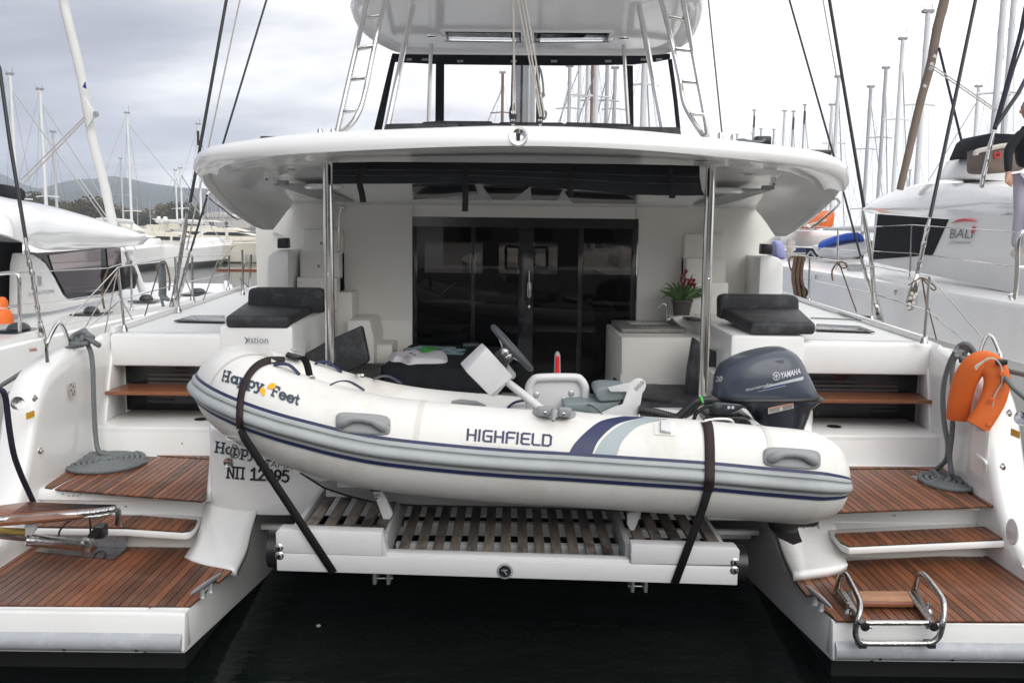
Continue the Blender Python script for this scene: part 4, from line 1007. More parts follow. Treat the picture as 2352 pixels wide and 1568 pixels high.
stay(tl(z3(928, 0), 9.5, z3(1015, 490), 9.4), .007, BEIGE, name='runner_line')
stay(tl((1627, 0), 8.9, z3(298, 870), 8.6), .008, STAY, name='topping_lift')
turnbuckle(z6, [(1180, -90), (1200, 20), (1222, 160), (1235, 250), (1245, 380), (1265, 480), (1295, 590)], 9.05, P, .022)
turnbuckle(z6, [(1165, 200), (1185, 280), (1205, 350), (1235, 450), (1262, 540)], 9.1, P, .018)
prism('chainplate', [at(z6(*p), 9.02) for p in [(1258, 585), (1252, 500), (1275, 500), (1308, 590), (1300, 600)]], (0, .04, 0), STEEL, P, bev=.006)
# stanchions and lifelines
def stanch(zf, top, bot, zbase, parent, r=.012):
    b = atz(zf(*bot), zbase); t = at(zf(*top), b.y)
    tube('stanchion', [b, t], r, STEEL, parent, n=10); lathe('stanchion_foot', [(.03, 0), (.024, .03), (.014, .05)], b, STEEL, parent, n=12)
    return b, t
L1 = [stanch(z4, (740, 265), (780, 665), 1.71, P), stanch(z4, (1098, 200), (1122, 545), 1.71, P), stanch(z4, (1205, 190), (1208, 470), 1.71, P), stanch(z4, (1437, 190), (1432, 412), 1.71, P), stanch(z4, (1520, 155), (1524, 436), 1.71, P)]
a0 = at(z4(400, 625), 6.5)
tops = [L1[0][1], L1[1][1], L1[3][1]]
tube('lifeline', [a0] + tops, .0045, STEEL, P, n=6); tube('lifeline', [at(z4(445, 735), 6.6)] + [b.lerp(t, .5) for b, t in (L1[0], L1[1], L1[3])], .0045, STEEL, P, n=6)
for a, b in (((735, 290), (655, 690)), ((735, 420), (835, 600)), ((1160, 330), (1225, 485)), ((1370, 215), (1275, 470)), ((1010, 230), (905, 580)), ((1500, 330), (1560, 390)), ((520, 668), (735, 290))):
    tube('lashing', [at(z4(*a), 8.4), at(z4(*b), 8.5)], .006, BEIGE if a[0] != 1010 else ROPEB, P, n=6)
tube('pushpit_rail', [at(z4(*p), 12.0) for p in [(1515, 430), (1528, 250), (1545, 185), (1575, 185), (1565, 380)]], .016, STEEL, P, n=8)
q = at(z4(1515, 283), 12.0); box('rail_seat', q.x - .3, q.x + .3, 11.9, 12.15, q.z - .02, q.z + .02, TEAKL, P)
R1 = [stanch(z6, (1597, 322), (1560, 742), 1.71, P), stanch(z6, (1245, 258), (1232, 600), 1.71, P), stanch(z6, (845, 200), (840, 485), 1.71, P)]
a1 = at(z6(1930, 705), 6.5)
tube('lifeline', [a1] + [t for b, t in R1] + [at(z6(690, 180), 13.5)], .0045, STEEL, P, n=6); tube('lifeline', [at(z6(1850, 750), 6.6)] + [b.lerp(t, .5) for b, t in R1] + [at(z6(690, 325), 13.5)], .0045, STEEL, P, n=6)
for a, b in (((1548, 330), (1580, 540)), ((1590, 520), (1640, 720)), ((1030, 240), (1138, 545)), ((1548, 330), (1575, 480))):
    tube('lashing', [at(z6(*a), 8.0), at(z6(*b), 8.1)], .006, ROPEB, P, n=6)
tube('lashing', [at(z6(*p), 8.0) for p in [(1465, 378), (1500, 355), (1548, 330), (1600, 360), (1637, 395), (1620, 408), (1590, 380), (1548, 330)]], .007, ROPEB, P, n=6, sm=3)
tube('lashing', [at(z6(*p), 9.0) for p in [(990, 348), (985, 290), (1020, 235), (1060, 235), (1078, 260), (1050, 270), (1020, 240)]], .009, ROPEB, P, n=6, sm=3)
# toe rail
for s in (-1, 1):
    prism('toe_rail', [(s * (3.38 if s > 0 else 3.27), 7.2, 1.70), (s * (3.34 if s > 0 else 3.23), 7.2, 1.70), (s * 3.70, 12.4, 1.70), (s * 3.74, 12.4, 1.70)], (0, 0, .055), GEL, P, bev=.01)
# deck hatches
q = [atz(z4(*p), 1.712) for p in [(1090, 606), (1200, 572), (1410, 572), (1410, 612)]]
hh = prism('deck_hatch', q, (0, 0, .012), MATS['dark_yacht_glass'], P, bev=.004)
q = [atz(z6(*p), 1.712) for p in [(885, 625), (1160, 640), (1255, 675), (885, 662)]]
prism('deck_hatch', q, (0, 0, .012), MATS['dark_yacht_glass'], P, bev=.004)
c = atz(z6(1190, 597), 1.71); lathe('deck_block', [(.05, 0), (.055, .02), (.04, .045), (0, .05)], c, BLACKP, P, n=16)
tube('deck_line', [atz(z6(*p), 1.72) for p in [(850, 583), (1000, 588), (1190, 597)]], .008, ROPE, P, n=6)
tube('deck_line', [atz(z6(*p), 1.72) for p in [(955, 520), (1050, 560), (1150, 590)]], .007, ROPE, P, n=6)
textmesh('charter_lettering', 'istion', wallfn((1560, 738), (1682, 742), .062, 7.10, z4), GLETTER, P, bold=-.004)
tube('charter_emblem', [at(z4(*p), 7.115) for p in [(1535, 703), (1545, 715), (1548, 730), (1538, 742)]], .004, GLETTER, P, n=6, sm=3)
tube('charter_emblem', [at(z4(*p), 7.115) for p in [(1556, 710), (1552, 725), (1544, 738)]], .003, GLETTER, P, n=6, sm=3)
# hardtop skylight openings: cut right through the moulding
from mathutils.bvhtree import BVHTree

# ------------------------------------------------------------ lifting platform
YP = 4.72
pf = prism('lifting_platform', [at(z9(*p), YP) for p in [(118, 516), (2172, 580), (2186, 590), (2184, 661), (120, 596)]], (0, .10, 0), PLAT, P, bev=.006)
def plp(name, pts, d, Y=YP, m=PLAT, bev=.005): return prism(name, [at(z9(*p), Y) for p in pts], (0, d, 0), m, pf, bev=bev)
plp('upper_beam', [(114, 425), (130, 410), (590, 426), (590, 531), (118, 514)], .09)
plp('upper_beam', [(1708, 478), (2180, 492), (2195, 505), (2190, 571), (1708, 565)], .09)
plp('centre_lip', [(613, 515), (1700, 548), (1700, 562), (613, 531)], .07, YP + .02)
plp('beam_end', [(590, 426), (613, 520), (613, 531), (590, 532)], .09, YP + .002)
for x, y in ((130, 493), (132, 528), (2172, 558), (2170, 594)):
    lathe('bolt', [(0, .008), (.010, .008), (.013, .004), (.022, .002), (.024, 0)], at(z9(x, y), YP - .001), STEEL, pf, n=16, axis=(0, -1, 0))
c = at(z9(1142, 597), YP - .001)
bg = lathe('maker_badge', [(0, .004), (.040, .004), (.044, .002), (.046, 0)], c, GREYP, pf, n=24, axis=(0, -1, 0))
lathe('badge_disc', [(0, .001), (.034, .0)], c + V((0, -.0045, 0)), BLACKP, bg, n=24, axis=(0, -1, 0))
bar('badge_mark', c + V((-.018, -.007, .008)), c + V((.014, -.007, .008)), .004, .005, GREYP, bg); bar('badge_mark', c + V((-.008, -.007, .008)), c + V((.012, -.007, -.018)), .004, .005, GREYP, bg)
YBK = 5.95
A = at(z9(120, 415), YP); zt1 = at(z9(350, 418), YP).z; zt2 = at(z9(2000, 488), YP).z
zc = at(z9(1150, 540), YP + .09).z
def slat(zx, w, z, y0, y1, par=pf):
    c = at(z9(zx, 420 if z > zc + .02 else 530), y0)
    o = box('slat', c.x - w / 2, c.x + w / 2, y0, y1, z - .022, z + random.uniform(-.002, .002), GTEAK, par, bev=.003)
    return o
for zx in (255, 340, 425, 508, 575): slat(zx, .062, zt1 - .03, YP + .10, YBK)
for zx in (1760, 1840, 1925, 2010, 2095): slat(zx, .062, zt2 - .03, YP + .10, YBK)
for k in range(13): slat(672 + k * 78.8, .058, zc - .005, YP + .10, YBK)
def rail(zx, zy, Y0, Y1, w, h, m=PLAT, name='side_rail'):
    c = at(z9(zx, zy), Y0)
    return box(name, c.x - w / 2, c.x + w / 2, Y0, Y1, c.z - h, c.z, m, pf, bev=.004)
rail(190, 412, YP + .092, YBK + .05, .03, .13)
rail(2125, 488, YP + .092, YBK + .05, .03, .13)
rail(602, 430, YP + .092, YBK + .05, .035, .16, PANEL); rail(1696, 480, YP + .092, YBK + .05, .035, .16, PANEL)
for (a, b, zt_) in ((205, 590, zt1), (1710, 2110, zt2)):
    p0, p1 = at(z9(a, 420), YP), at(z9(b, 420), YP)
    y = 5.42
    f = 1.0
    box('cross_bar', p0.x + .02, p1.x - .02, y, y + .03, zt_ + .01 - .035, zt_ + .035, PLAT, pf, bev=.003)
    for k in range(5): lathe('rivet', [(0, -.003), (.007, 0)], V((p0.x + (p1.x - p0.x) * (k + .6) / 5.4, y - .001, zt_ + .01)), GREYP, pf, n=8, axis=(0, -1, 0))
pc0, pc1 = at(z9(613, 520), YP).x, at(z9(1700, 550), YP).x
for y in (5.10, 5.48, 5.86): box('under_bearer', pc0, pc1, y, y + .05, zc - .10, zc - .03, PLAT, pf)
for x0, x1, y0, y1 in ((556, 632, 615, 655), (1702, 1775, 650, 690)):
    a, b = at(z9(x0, y0), YP + .25), at(z9(x1, y1), YP + .25)
    for x in (a.x, b.x - .02): box('lift_bracket', x, x + .02, YP + .2, YP + .5, b.z + .015, b.z + .16, ALU, pf, bev=.004)  # darker metal stands in for the shade under the platform
    tube('bracket_pin', [(a.x - .01, YP + .25, b.z + .035), (b.x + .01, YP + .25, b.z + .035)], .007, STEEL, pf, n=10)
for zx, zy, s in ((100, 500, -1), (2205, 560, 1)):
    c = at(z9(zx, zy), YP + .18)
    tube('lift_roller', [(c.x - s * .12, c.y, c.z), (c.x + s * .01, c.y, c.z)], [.10, .10], BLACKP, pf, n=24)
# dark lifting gear and ledges behind the slats
for y, z in ((6.05, .50), (6.25, .40)): box('bridge_ledge', -1.75, 1.75, y, y + .04, z - .03, z, GEL, P)
# chocks carrying the dinghy
for pts in ([(545, 232), (555, 225), (585, 228), (600, 250), (640, 345), (635, 352), (612, 380), (598, 372), (560, 265)], [(1730, 330), (1752, 330), (1752, 345), (1722, 415), (1706, 417), (1690, 390), (1690, 340)]):
    prism('dinghy_chock', [at(z9(*p), 5.02) for p in pts], (0, .035, 0), PLAT, pf, bev=.005)
c = at(z9(560, 235), 5.0); box('chock_pad', c.x - .03, c.x + .035, 5.0, 5.08, c.z - .01, c.z + .02, BLACKP, pf, bev=.006)
lathe('chock_bolt', [(0, .008), (.014, .006), (.016, 0)], at(z9(570, 262), 5.018), STEEL, pf, n=12, axis=(0, -1, 0))

# ------------------------------------------------------------ dinghy
DG = root('dinghy', 'ivory inflatable dinghy with grey rubbing strake strapped across the stern platform', 'dinghy', (0, 5.35, .95))
AX = [(1940, 1106, 4.92, .05), (1932, 1105, 4.92, .13), (1912, 1103, 4.92, .20), (1872, 1098, 4.92, .247), (1835, 1094, 4.92, .265), (1720, 1084, 4.92, .268), (1600, 1073, 4.92, .268), (1450, 1063, 4.92, .267), (1300, 1053, 4.92, .266), (1176, 1046, 4.92, .265), (1030, 1034, 4.92, .265), (880, 1017, 4.92, .264),
      (788, 998, 4.92, .262), (700, 972, 4.94, .258), (630, 944, 5.00, .256), (582, 917, 5.10, .256), (553, 896, 5.28, .256), (549, 885, 5.50, .254), (568, 879, 5.70, .248), (600, 884, 5.80, .244), (711, 914, 5.83, .24), (819, 946, 5.83, .24), (969, 974, 5.83, .24), (1188, 993, 5.83, .24),
      (1400, 1011, 5.83, .24), (1600, 1028, 5.83, .24), (1760, 1042, 5.83, .24), (1800, 1046, 5.83, .22), (1822, 1048, 5.83, .16), (1832, 1049, 5.83, .04)]
sp = smoothpath([V((*at(a[:2], a[2]),)) for a in AX], 5)
rl = [v.x for v in smoothpath([V((a[3], 0, 0)) for a in AX], 5)]
TF = []
for i, p in enumerate(sp):
    t = (sp[min(i + 1, len(sp) - 1)] - sp[max(i - 1, 0)]).normalized()
    s_ = t.cross(V((0, 0, 1))).normalized(); u = s_.cross(t).normalized(); TF.append((t, -s_, u))
def tsurf(i, phi, off=0.0):
    f = TF[i]; a = radians(phi); return sp[i] + (f[1] * cos(a) + f[2] * sin(a)) * (rl[i] + off)
tube_rows = [[tsurf(i, 360 * k / 48) for k in range(48)] for i in range(len(sp))]
tb = loft('tube', tube_rows, HYP, DG, closed=True, caps=True, ang=80)
bvh = BVHTree.FromPolygons([v for r in tube_rows for v in r], [(i * 48 + j, i * 48 + (j + 1) % 48, (i + 1) * 48 + (j + 1) % 48, (i + 1) * 48 + j) for i in range(len(sp) - 1) for j in range(48)])
def hit(p, off=.003, Y=None, bv=None):
    d = ray(p).normalized(); h = (bv or bvh).ray_cast(CAMP, d)
    if h[0] is None: return at(p, Y or 4.75)
    n = h[1] if h[1].dot(d) < 0 else -h[1]
    return h[0] + n * off
i0, i1 = 3, 95
def band(name, prof, m, a, b, par):
    return loft(name, [[tsurf(i, ph, of) for ph, of in prof] for i in range(a, b)], m, par, ang=60)
NE = len(sp) - 1
band('strake', [(18.6, -.004), (18.3, .010), (16.0, .020), (13.5, .021), (12.2, .010), (11.2, .010), (9.8, .026), (6.5, .040), (3.2, .044), (0.8, .040), (-1.2, .024), (-1.9, .006), (-3.0, .005), (-3.7, .013), (-6.3, .013), (-7.2, .005), (-7.6, -.004)], STRK, 3, NE - 2, DG)
band('trim_line', [(22.4, -.003), (22.1, .007), (18.4, .007), (18.0, -.003)], NAVY, 4, NE - 2, DG)
band('trim_line', [(-7.0, -.003), (-7.3, .007), (-11.4, .007), (-11.7, -.003)], NAVY, 4, NE - 2, DG)
SEAM = mat('seam_tape', (.66, .645, .60), .5, var=.05)
for i in (24, 52, 76):   # welded tube seams
    band_ = loft('tube_seam', [[tsurf(i, ph, .0028) + (sp[i + 1] - sp[i]).normalized() * d_ for ph in range(24, 160, 8)] for d_ in (0, .028)], SEAM, DG)
def pgrid(name, fn, nu, nv, m, par, off=.003, thick=0.0):
    rows = [[hit(fn(i / nu, j / nv), off) for j in range(nv + 1)] for i in range(nu + 1)]
    return loft(name, rows, m, par, thick=thick, off=1)
def lin(a, b, t): return (a[0] + (b[0] - a[0]) * t, a[1] + (b[1] - a[1]) * t)
def curve2(pts, t):
    q = smoothpath([V((p[0], p[1], 0)) for p in pts], 8); k = t * (len(q) - 1); i = min(int(k), len(q) - 2); v = q[i].lerp(q[i + 1], k - i); return (v.x, v.y)
# painted sweep stripes
nl = [zB(*p) for p in [(778, 572), (640, 600), (550, 660), (470, 740), (427, 810)]]
nr_ = [zB(*p) for p in [(910, 578), (760, 612), (680, 660), (610, 735), (573, 824)]]
pgrid('sweep_stripe', lambda u, v: lin(curve2(nl, u), curve2(nr_, u), v), 20, 8, NAVY, DG)
gl = [zB(*p) for p in [(918, 579), (780, 616), (700, 665), (630, 735), (585, 826)]]
gr_ = [zB(*p) for p in [(1060, 589), (900, 620), (820, 668), (760, 740), (726, 832)]]
pgrid('sweep_stripe', lambda u, v: lin(curve2(gl, u), curve2(gr_, u), v), 20, 8, BGREY, DG)
q0, q1, q2, q3 = zA(1930, 690), zB(355, 672), zB(350, 788), zA(1928, 792)
pgrid('name_patch', lambda u, v: lin(lin(q0, q1, u), lin(q3, q2, u), v), 24, 8, HYP, DG, .0022)
b0, b1 = (1072, 1010), (1267, 1024)
stroketext('maker_lettering', SQ, 'HIGHFIELD', lambda u, v, h=0: hit((b0[0] + (b1[0] - b0[0]) * u + v * 2.0, b0[1] + (b1[1] - b0[1]) * u - 23.5 * v), .0055 + h * 2), NAVY, DG, w=.17)
hb = [zA(*p) for p in [(318, 372), (450, 404), (590, 447), (700, 492), (830, 538)]]
def hf(u, v, h=0):
    c = curve2(hb, min(1, max(0, u))); return hit((c[0] + v * 5.0, c[1] - 21.5 * v), .005 + h * 2)
stroketext('name_lettering', SLAB, 'Happy', lambda u, v, h=0: hf(u * .50, v, h), LETTER, DG, w=.19)
stroketext('name_lettering', SLAB, 'Feet', lambda u, v, h=0: hf(.635 + u * .365, v, h), LETTER, DG, w=.19)
for (cx_, cy_, ang, L) in ((592, 447, 80, 26), (652, 413, 165, 29)):
    ca, sa = cos(radians(ang)), sin(radians(ang))
    def ft(u, v, cx_=cx_, cy_=cy_, ca=ca, sa=sa, L=L):
        a = 2 * pi * u; r = v * (L + (4 * cos(3 * a) if cos(a) > 0 else 0)); x, y = r * cos(a), r * .72 * sin(a)
        return zA(cx_ + x * ca - y * sa, cy_ + x * sa + y * ca)
    pgrid('foot_print', ft, 20, 3, ORANGEP, DG, .006)
# moulded carry handles
def handle(zf, pad, grip, par):
    (x0, y0), (x1, y1), h = pad
    def f(u, v):
        # rounded rectangle pad
        a = 2 * pi * u; n_ = 5.0
        cx_, cy_ = (x0 + x1) / 2, (y0 + y1) / 2; wx = abs(x1 - x0) / 2; c_, s_ = cos(a), sin(a)
        k = (abs(c_) ** n_ + abs(s_) ** n_) ** (-1 / n_)
        dx_ = v * k * c_ * wx; dy_ = v * k * s_ * h
        return zf(cx_ + dx_, cy_ + dy_ + dx_ * (y1 - y0) / (x1 - x0))
    o = pgrid('handle_pad', f, 32, 4, GREYP, par, .011, .012)
    p = [hit(zf(*g[:2]), g[2]) for g in grip]
    tube('handle_grip', p, [.020, .028, .028, .020, .018, .020, .028, .028, .020], GREYP, o, n=12)
    return o
handle(zA, ((1082, 650), (1448, 680), 66), [(1108, 668, .01), (1120, 668, .022), (1150, 655, .032), (1200, 645, .038), (1265, 650, .040), (1330, 663, .038), (1375, 682, .032), (1402, 698, .022), (1412, 702, .01)], DG)
handle(zB, ((1650, 825), (2006, 850), 60), [(1685, 845, .01), (1698, 845, .022), (1725, 832, .032), (1770, 822, .038), (1830, 824, .040), (1890, 832, .038), (1935, 848, .032), (1962, 862, .022), (1975, 864, .01)], DG)
# far tube handle
p = [at(zE(*q), 5.60) for q in [(720, 1078), (800, 1080), (950, 1097), (1040, 1115)]]
tube('far_handle', p, [.01, .022, .022, .01], GREYP, DG, n=10, sm=0)
# grab lines
def lane(zf, pts, Y, fl=False):
    q = [at(zf(*p), y) for p, y in zip(pts, Y)]; q = smoothpath(q, 4)
    loft('grab_line', [[v + V((0, -.012, 0)) for v in q], [v + V((0, .012, .004)) for v in q]], NAVY, DG, thick=.010, off=0)
def lany(zf, pts):
    q = []
    for k, p in enumerate(pts):
        h_ = hit(zf(*p), .01) if k in (0, len(pts) - 1) else None; q.append(h_)
    ya, yb = q[0].y, q[-1].y
    lane(zf, pts, [ya + (yb - ya) * k / (len(pts) - 1) for k in range(len(pts))])
lany(zA, [(665, 272), (720, 262), (775, 275), (838, 336)])
lany(zA, [(1047, 402), (1110, 378), (1180, 385), (1270, 438)])
lany(zA, [(940, 262), (985, 246), (1050, 262), (1120, 318)])
lany(zA, [(1335, 362), (1395, 343), (1450, 350), (1525, 394)])
lany(zE, [(1247, 1130), (1320, 1080), (1440, 1062), (1520, 1085), (1562, 1120)])
lany(zE, [(1840, 1140), (1900, 1102), (1990, 1098), (2060, 1130), (2135, 1190)])
# oarlock
o = pgrid('oarlock_pad', lambda u, v: zB(340 + 136 * v * cos(2 * pi * u), 556 + 40 * v * sin(2 * pi * u) + 136 * v * cos(2 * pi * u) * .06), 28, 3, GREYP, DG, .008, .008)
for a, b in (((230, 538), (322, 541)), ((364, 543), (450, 548))):
    bar('oarlock_block', at(zB(*a), 4.80), at(zB(*b), 4.80), .055, .052, GREYP, o, bev=.014)
tube('oarlock_pin', [at(zB(342, 540), 4.76), at(zB(338, 575), 4.72), at(zB(332, 600), 4.70)], [.02, .014, .008], GREYP, o, n=10)
tube('oarlock_cord', [hit(zB(*p), .03) for p in [(335, 600), (350, 612), (385, 598), (420, 600), (418, 610), (380, 602)]], .004, BLACKP, o, n=6, sm=3)
for p in ((282, 548), (398, 555)): lathe('screw', [(0, .004), (.010, 0)], at(zB(*p), 4.772), STEEL, o, n=8, axis=(0, -1, .3))
# fabric clip with buckle
o = pgrid('clip_patch', lambda u, v: lin(lin(zB(965, 610), zB(1105, 612), u), lin(zB(968, 688), zB(1100, 696), u), v), 6, 4, HYP, DG, .004)
bar('strap_clip', hit(zB(1036, 618), .012), hit(zB(1038, 682), .012), .06, .02, MATS['white_painted_alloy'], o, bev=.004, up=(0, -1, 0))
# rigid hull below the tubes
KW = [.05, .4, .65, .82, 1, 1, 1, 1]
K = [(690, 1083, 1082), (745, 1118, 1085), (800, 1136, 1082), (860, 1151, 1092), (960, 1158, 1104), (1200, 1162, 1120), (1500, 1172, 1138), (1800, 1184, 1150)]
rows = []
for (u, vk, vc), kw in zip(K, KW):
    k_ = at((u, vk), 5.38); n1 = at((u, vc), 5.02); x = k_.x
    zc1 = k_.z + (n1.z - k_.z) * kw; wy = lambda y: 5.38 + (y - 5.38) * kw
    rows.append([V((x, wy(4.98), zc1 + .10 * kw)), V((x, wy(5.03), zc1)), V((x, wy(5.20), (zc1 + k_.z) / 2)), V((x, wy(5.365), k_.z + .01 * kw)), V((x, 5.38, k_.z - .004)), V((x, wy(5.395), k_.z + .01 * kw)), V((x, wy(5.56), (zc1 + k_.z) / 2)), V((x, wy(5.76), zc1)), V((x, wy(5.8), zc1 + .1 * kw))])
loft('rigid_hull', rows, MATS['white_painted_alloy'], DG, ang=20)
tube('keel_guard', [r[4] for r in rows], .009, BLACKP, DG, n=6)
zf_ = at((1176, 1060), 5.38).z
box('floor', at((800, 900), 5.38).x, at((1850, 900), 5.38).x, 5.0, 5.78, zf_ - .06, zf_ - .02, MATS['white_painted_alloy'], DG)
xt = at((1700, 1000), 5.38).x
box('transom', xt, xt + .05, 4.98, 5.78, zf_ - .1, at((1700, 952), 5.38).z, MATS['white_painted_alloy'], DG, bev=.01)
# console
near = [(1050, 562), (1300, 838), (1085, 1022), (855, 790)]
far = [(1005, 518), (1262, 790), (1045, 960), (800, 712)]
cn = loft('console', [[at(zE(*p), 5.22) for p in near], [at(zE(*p), 5.46) for p in far]], MATS['white_painted_alloy'], DG, smooth=False, closed=True, caps=True, bev=.008)
prism('console_foot', [at(zE(*p), 5.30) for p in [(1080, 1020), (1215, 905), (1232, 912), (1150, 1005), (1120, 1022)]], (0, .1, 0), PLAT, cn, bev=.004)
prism('console_back', [at(zE(*p), 5.34) for p in [(1250, 735), (1328, 832), (1312, 858), (1270, 870), (1225, 790)]], (0, .10, 0), PANEL, cn, bev=.006)
tube('steering_column', [at(zE(*p), 5.34) for p in [(1235, 880), (1400, 1010), (1580, 1160)]], [.023, .026, .028], MATS['white_painted_alloy'], DG, n=16)
hb0, hb1 = at(zE(1155, 692), 5.34), at(zE(1238, 628), 5.30)
tube('steering_hub', [hb0, hb0.lerp(hb1, .3), hb0.lerp(hb1, .32), hb1], [.040, .040, .050, .050], BLACKP, cn, n=24)
wc = at(zE(1290, 568), 5.32); nrm = (V((1, 0, 0)) * .72 + V((0, 0, 1)) * .66 + V((0, 1, 0)) * .04).normalized()
ax1 = nrm.cross(V((0, 1, 0))).normalized(); ax2 = nrm.cross(ax1).normalized()
sw = tube('steering_wheel', [wc + (ax1 * cos(a) + ax2 * sin(a)) * .168 for a in [2 * pi * k / 40 for k in range(40)]], .0165, DGREYP, DG, n=12, closed=True)
hubc = wc - nrm * .045
lathe('wheel_boss', [(.044, -.02), (.046, .0), (.034, .016), (.02, .024), (0, .026)], hubc, STEEL, sw, n=20, axis=nrm)
for a in (90, 205, 335, 270):
    dr = ax1 * cos(radians(a)) + ax2 * sin(radians(a)); bar('spoke', hubc + dr * .03, wc + dr * .16, .022, .006, STEEL, sw, up=nrm)
# helm seat
bk = [(1452, 1130), (1450, 1000), (1452, 930), (1490, 870), (1560, 847), (1870, 845), (1935, 870), (1972, 930), (1979, 1000), (1979, 1130)]
st_ = tube('seat_frame', [at(zE(*p), 5.46) for p in bk], .026, MATS['white_painted_alloy'], DG, n=12, sm=4)
prism('seat_panel', [at(zE(*p), 5.47) for p in [(1470, 1140), (1470, 940), (1520, 880), (1900, 878), (1955, 930), (1965, 1140)]], (0, .03, 0), MATS['white_painted_alloy'], DG, bev=.006)
for p in ((1517, 1008), (1845, 993), (1782, 1055)): lathe('seat_bolt', [(0, .004), (.008, .006), (.017, .003), (.020, 0)], at(zE(*p), 5.468), ALU, DG, n=14, axis=(0, -1, 0))
g = prism('kill_switch_post', [at(zE(*p), 5.64) for p in [(1680, 880), (1692, 640), (1705, 608), (1730, 606), (1744, 640), (1748, 880)]], (0, .05, 0), GREYP, DG, bev=.008)
prism('red_lever', [at(zE(*p), 5.635) for p in [(1696, 880), (1702, 640), (1734, 640), (1733, 880)]], (0, -.015, 0), REDP, g, bev=.004)
prism('red_knob', [at(zE(*p), 5.615) for p in [(1700, 672), (1702, 642), (1734, 642), (1734, 672)]], (0, -.02, 0), REDP, g, bev=.004)
arm = prism('seat_arm', [at(zB(*p), 5.22) for p in [(610, 572), (770, 496), (796, 418), (695, 418), (676, 392), (820, 360), (846, 338), (880, 333), (908, 350), (918, 378), (908, 405), (893, 428), (868, 575), (740, 585)]], (0, .02, 0), MATS['white_painted_alloy'], DG, bev=.003)
for p in ((892, 360), (875, 378), (857, 396)): lathe('arm_bolt', [(0, .003), (.012, .003), (.014, 0)], at(zB(*p), 5.219), ALU, arm, n=14, axis=(0, -1, 0))
SG_ = mat('grey_vinyl_seat', (0.20, 0.24, 0.25), .5, var=.1, vs=6)
prism('seat_cushion', [at(zB(*p), 5.28) for p in [(400, 530), (402, 497), (425, 489), (700, 482), (760, 476), (745, 500), (640, 548), (610, 560)]], (0, .28, 0), SG_, DG, bev=.02, seg=3)
prism('folded_backrest', [at(zB(*p), 5.26) for p in [(612, 470), (594, 425), (605, 400), (650, 390), (720, 392), (800, 398), (795, 450), (770, 472), (640, 482)]], (0, .28, 0), SG_, DG, bev=.022, seg=3)
tube('bow_ring', [hit(zA(*p), .03) for p in [(395, 800), (372, 845), (385, 888), (425, 880), (428, 835), (405, 800)]], .006, STEEL, DG, n=6, sm=3)
tube('bow_painter', [at(zA(*p), 6.0) for p in [(345, 935), (420, 990), (560, 1060), (700, 1095), (820, 1092), (930, 1050)]], .0045, BEIGE, DG, n=6, sm=3)
for k in range(3):
    tube('bow_patch_edge', [hit(zA(x, y + k * 14), .003) for x, y in [(345, 738), (380, 745), (420, 752), (438, 775)]], .003, HYP, DG, n=5, sm=2)
for p in ((920, 362), (1240, 338)): bar('rope_eye', hit(zA(p[0] - 18, p[1] - 3), .01), hit(zA(p[0] + 18, p[1] + 3), .01), .02, .02, STEEL, DG, bev=.004)

# ------------------------------------------------------------ outboard engine
OB = root('outboard_motor', 'slate blue outboard motor tilted on the stern of the dinghy', 'outboard motor', tuple(at((1760, 950), 5.38)))
def pillow(name, outl, zf, Yc, hw, m, par, cen_, n=12, flat=.72, bevk=None):
    pts = smoothpath([V((*zf(*p), 0)) for p in outl], 3, closed=True); cu, cv_ = zf(*cen_)
    rows = []
    for i in range(n + 1):
        th = -1 + 2 * i / n; y = Yc + hw * (math.copysign(abs(th) ** .8, th)); k = (1 - abs(th) ** 3.2) ** .5 * (1 - flat) + flat if abs(th) < 1 else flat
        rows.append([at((cu + (p.x - cu) * k, cv_ + (p.y - cv_) * k), Yc) + V((0, y - Yc, 0)) for p in pts])
    return loft(name, rows, m, par, closed=True, caps=True, ang=50)
# cowl: cross sections stacked upward
def cowl(name, levels, m, par, Yc=5.38, n=28, pw=3.2):
    """levels: (left u,v) (right u,v) half width -> rounded rectangular sections"""
    rows = []
    for (l, r, hw) in levels:
        a, b = at(l, Yc), at(r, Yc); c_ = (a + b) / 2; h_ = (b - a) / 2
        row = []
        for k in range(n):
            t_ = 2 * pi * k / n; c0, s0 = cos(t_), sin(t_); q = (abs(c0) ** pw + abs(s0) ** pw) ** (-1 / pw)
            row.append(c_ + h_ * (c0 * q) + V((0, hw * s0 * q, 0)))
        rows.append(row)
    return loft(name, rows, m, par, closed=True, caps=True, ang=45)
cw = [((1340, 432), (1975, 428), .185), ((1341, 425), (1972, 418), .188), ((1344, 390), (1958, 385), .190), ((1350, 330), (1932, 330), .188), ((1366, 285), (1910, 285), .182),
      ((1392, 248), (1892, 245), .172), ((1450, 212), (1868, 205), .160), ((1530, 180), (1845, 178), .142), ((1610, 158), (1818, 158), .118), ((1675, 143), (1790, 144), .08), ((1712, 136), (1765, 137), .04)]
cwl = cowl('cowling', [(zB(*a), zB(*b), w) for a, b, w in cw], ENG, OB)
cowl('cowling_seal', [(zB(*a), zB(*b), w) for a, b, w in [((1336, 448), (1982, 446), .190), ((1334, 440), (1984, 437), .196), ((1336, 428), (1980, 424), .192)]], BLACKP, OB)
low = [((1352, 446), (1978, 444), .182), ((1370, 470), (2015, 458), .178), ((1450, 490), (1985, 482), .17), ((1540, 520), (1945, 512), .155), ((1580, 570), (1925, 570), .14), ((1610, 620), (1905, 620), .13), ((1640, 690), (1880, 690), .12), ((1660, 900), (1840, 900), .08), ((1670, 1080), (1830, 1080), .06)]
cowl('lower_casing', [(zB(*a), zB(*b), w) for a, b, w in low], ENGD, OB, pw=2.4)
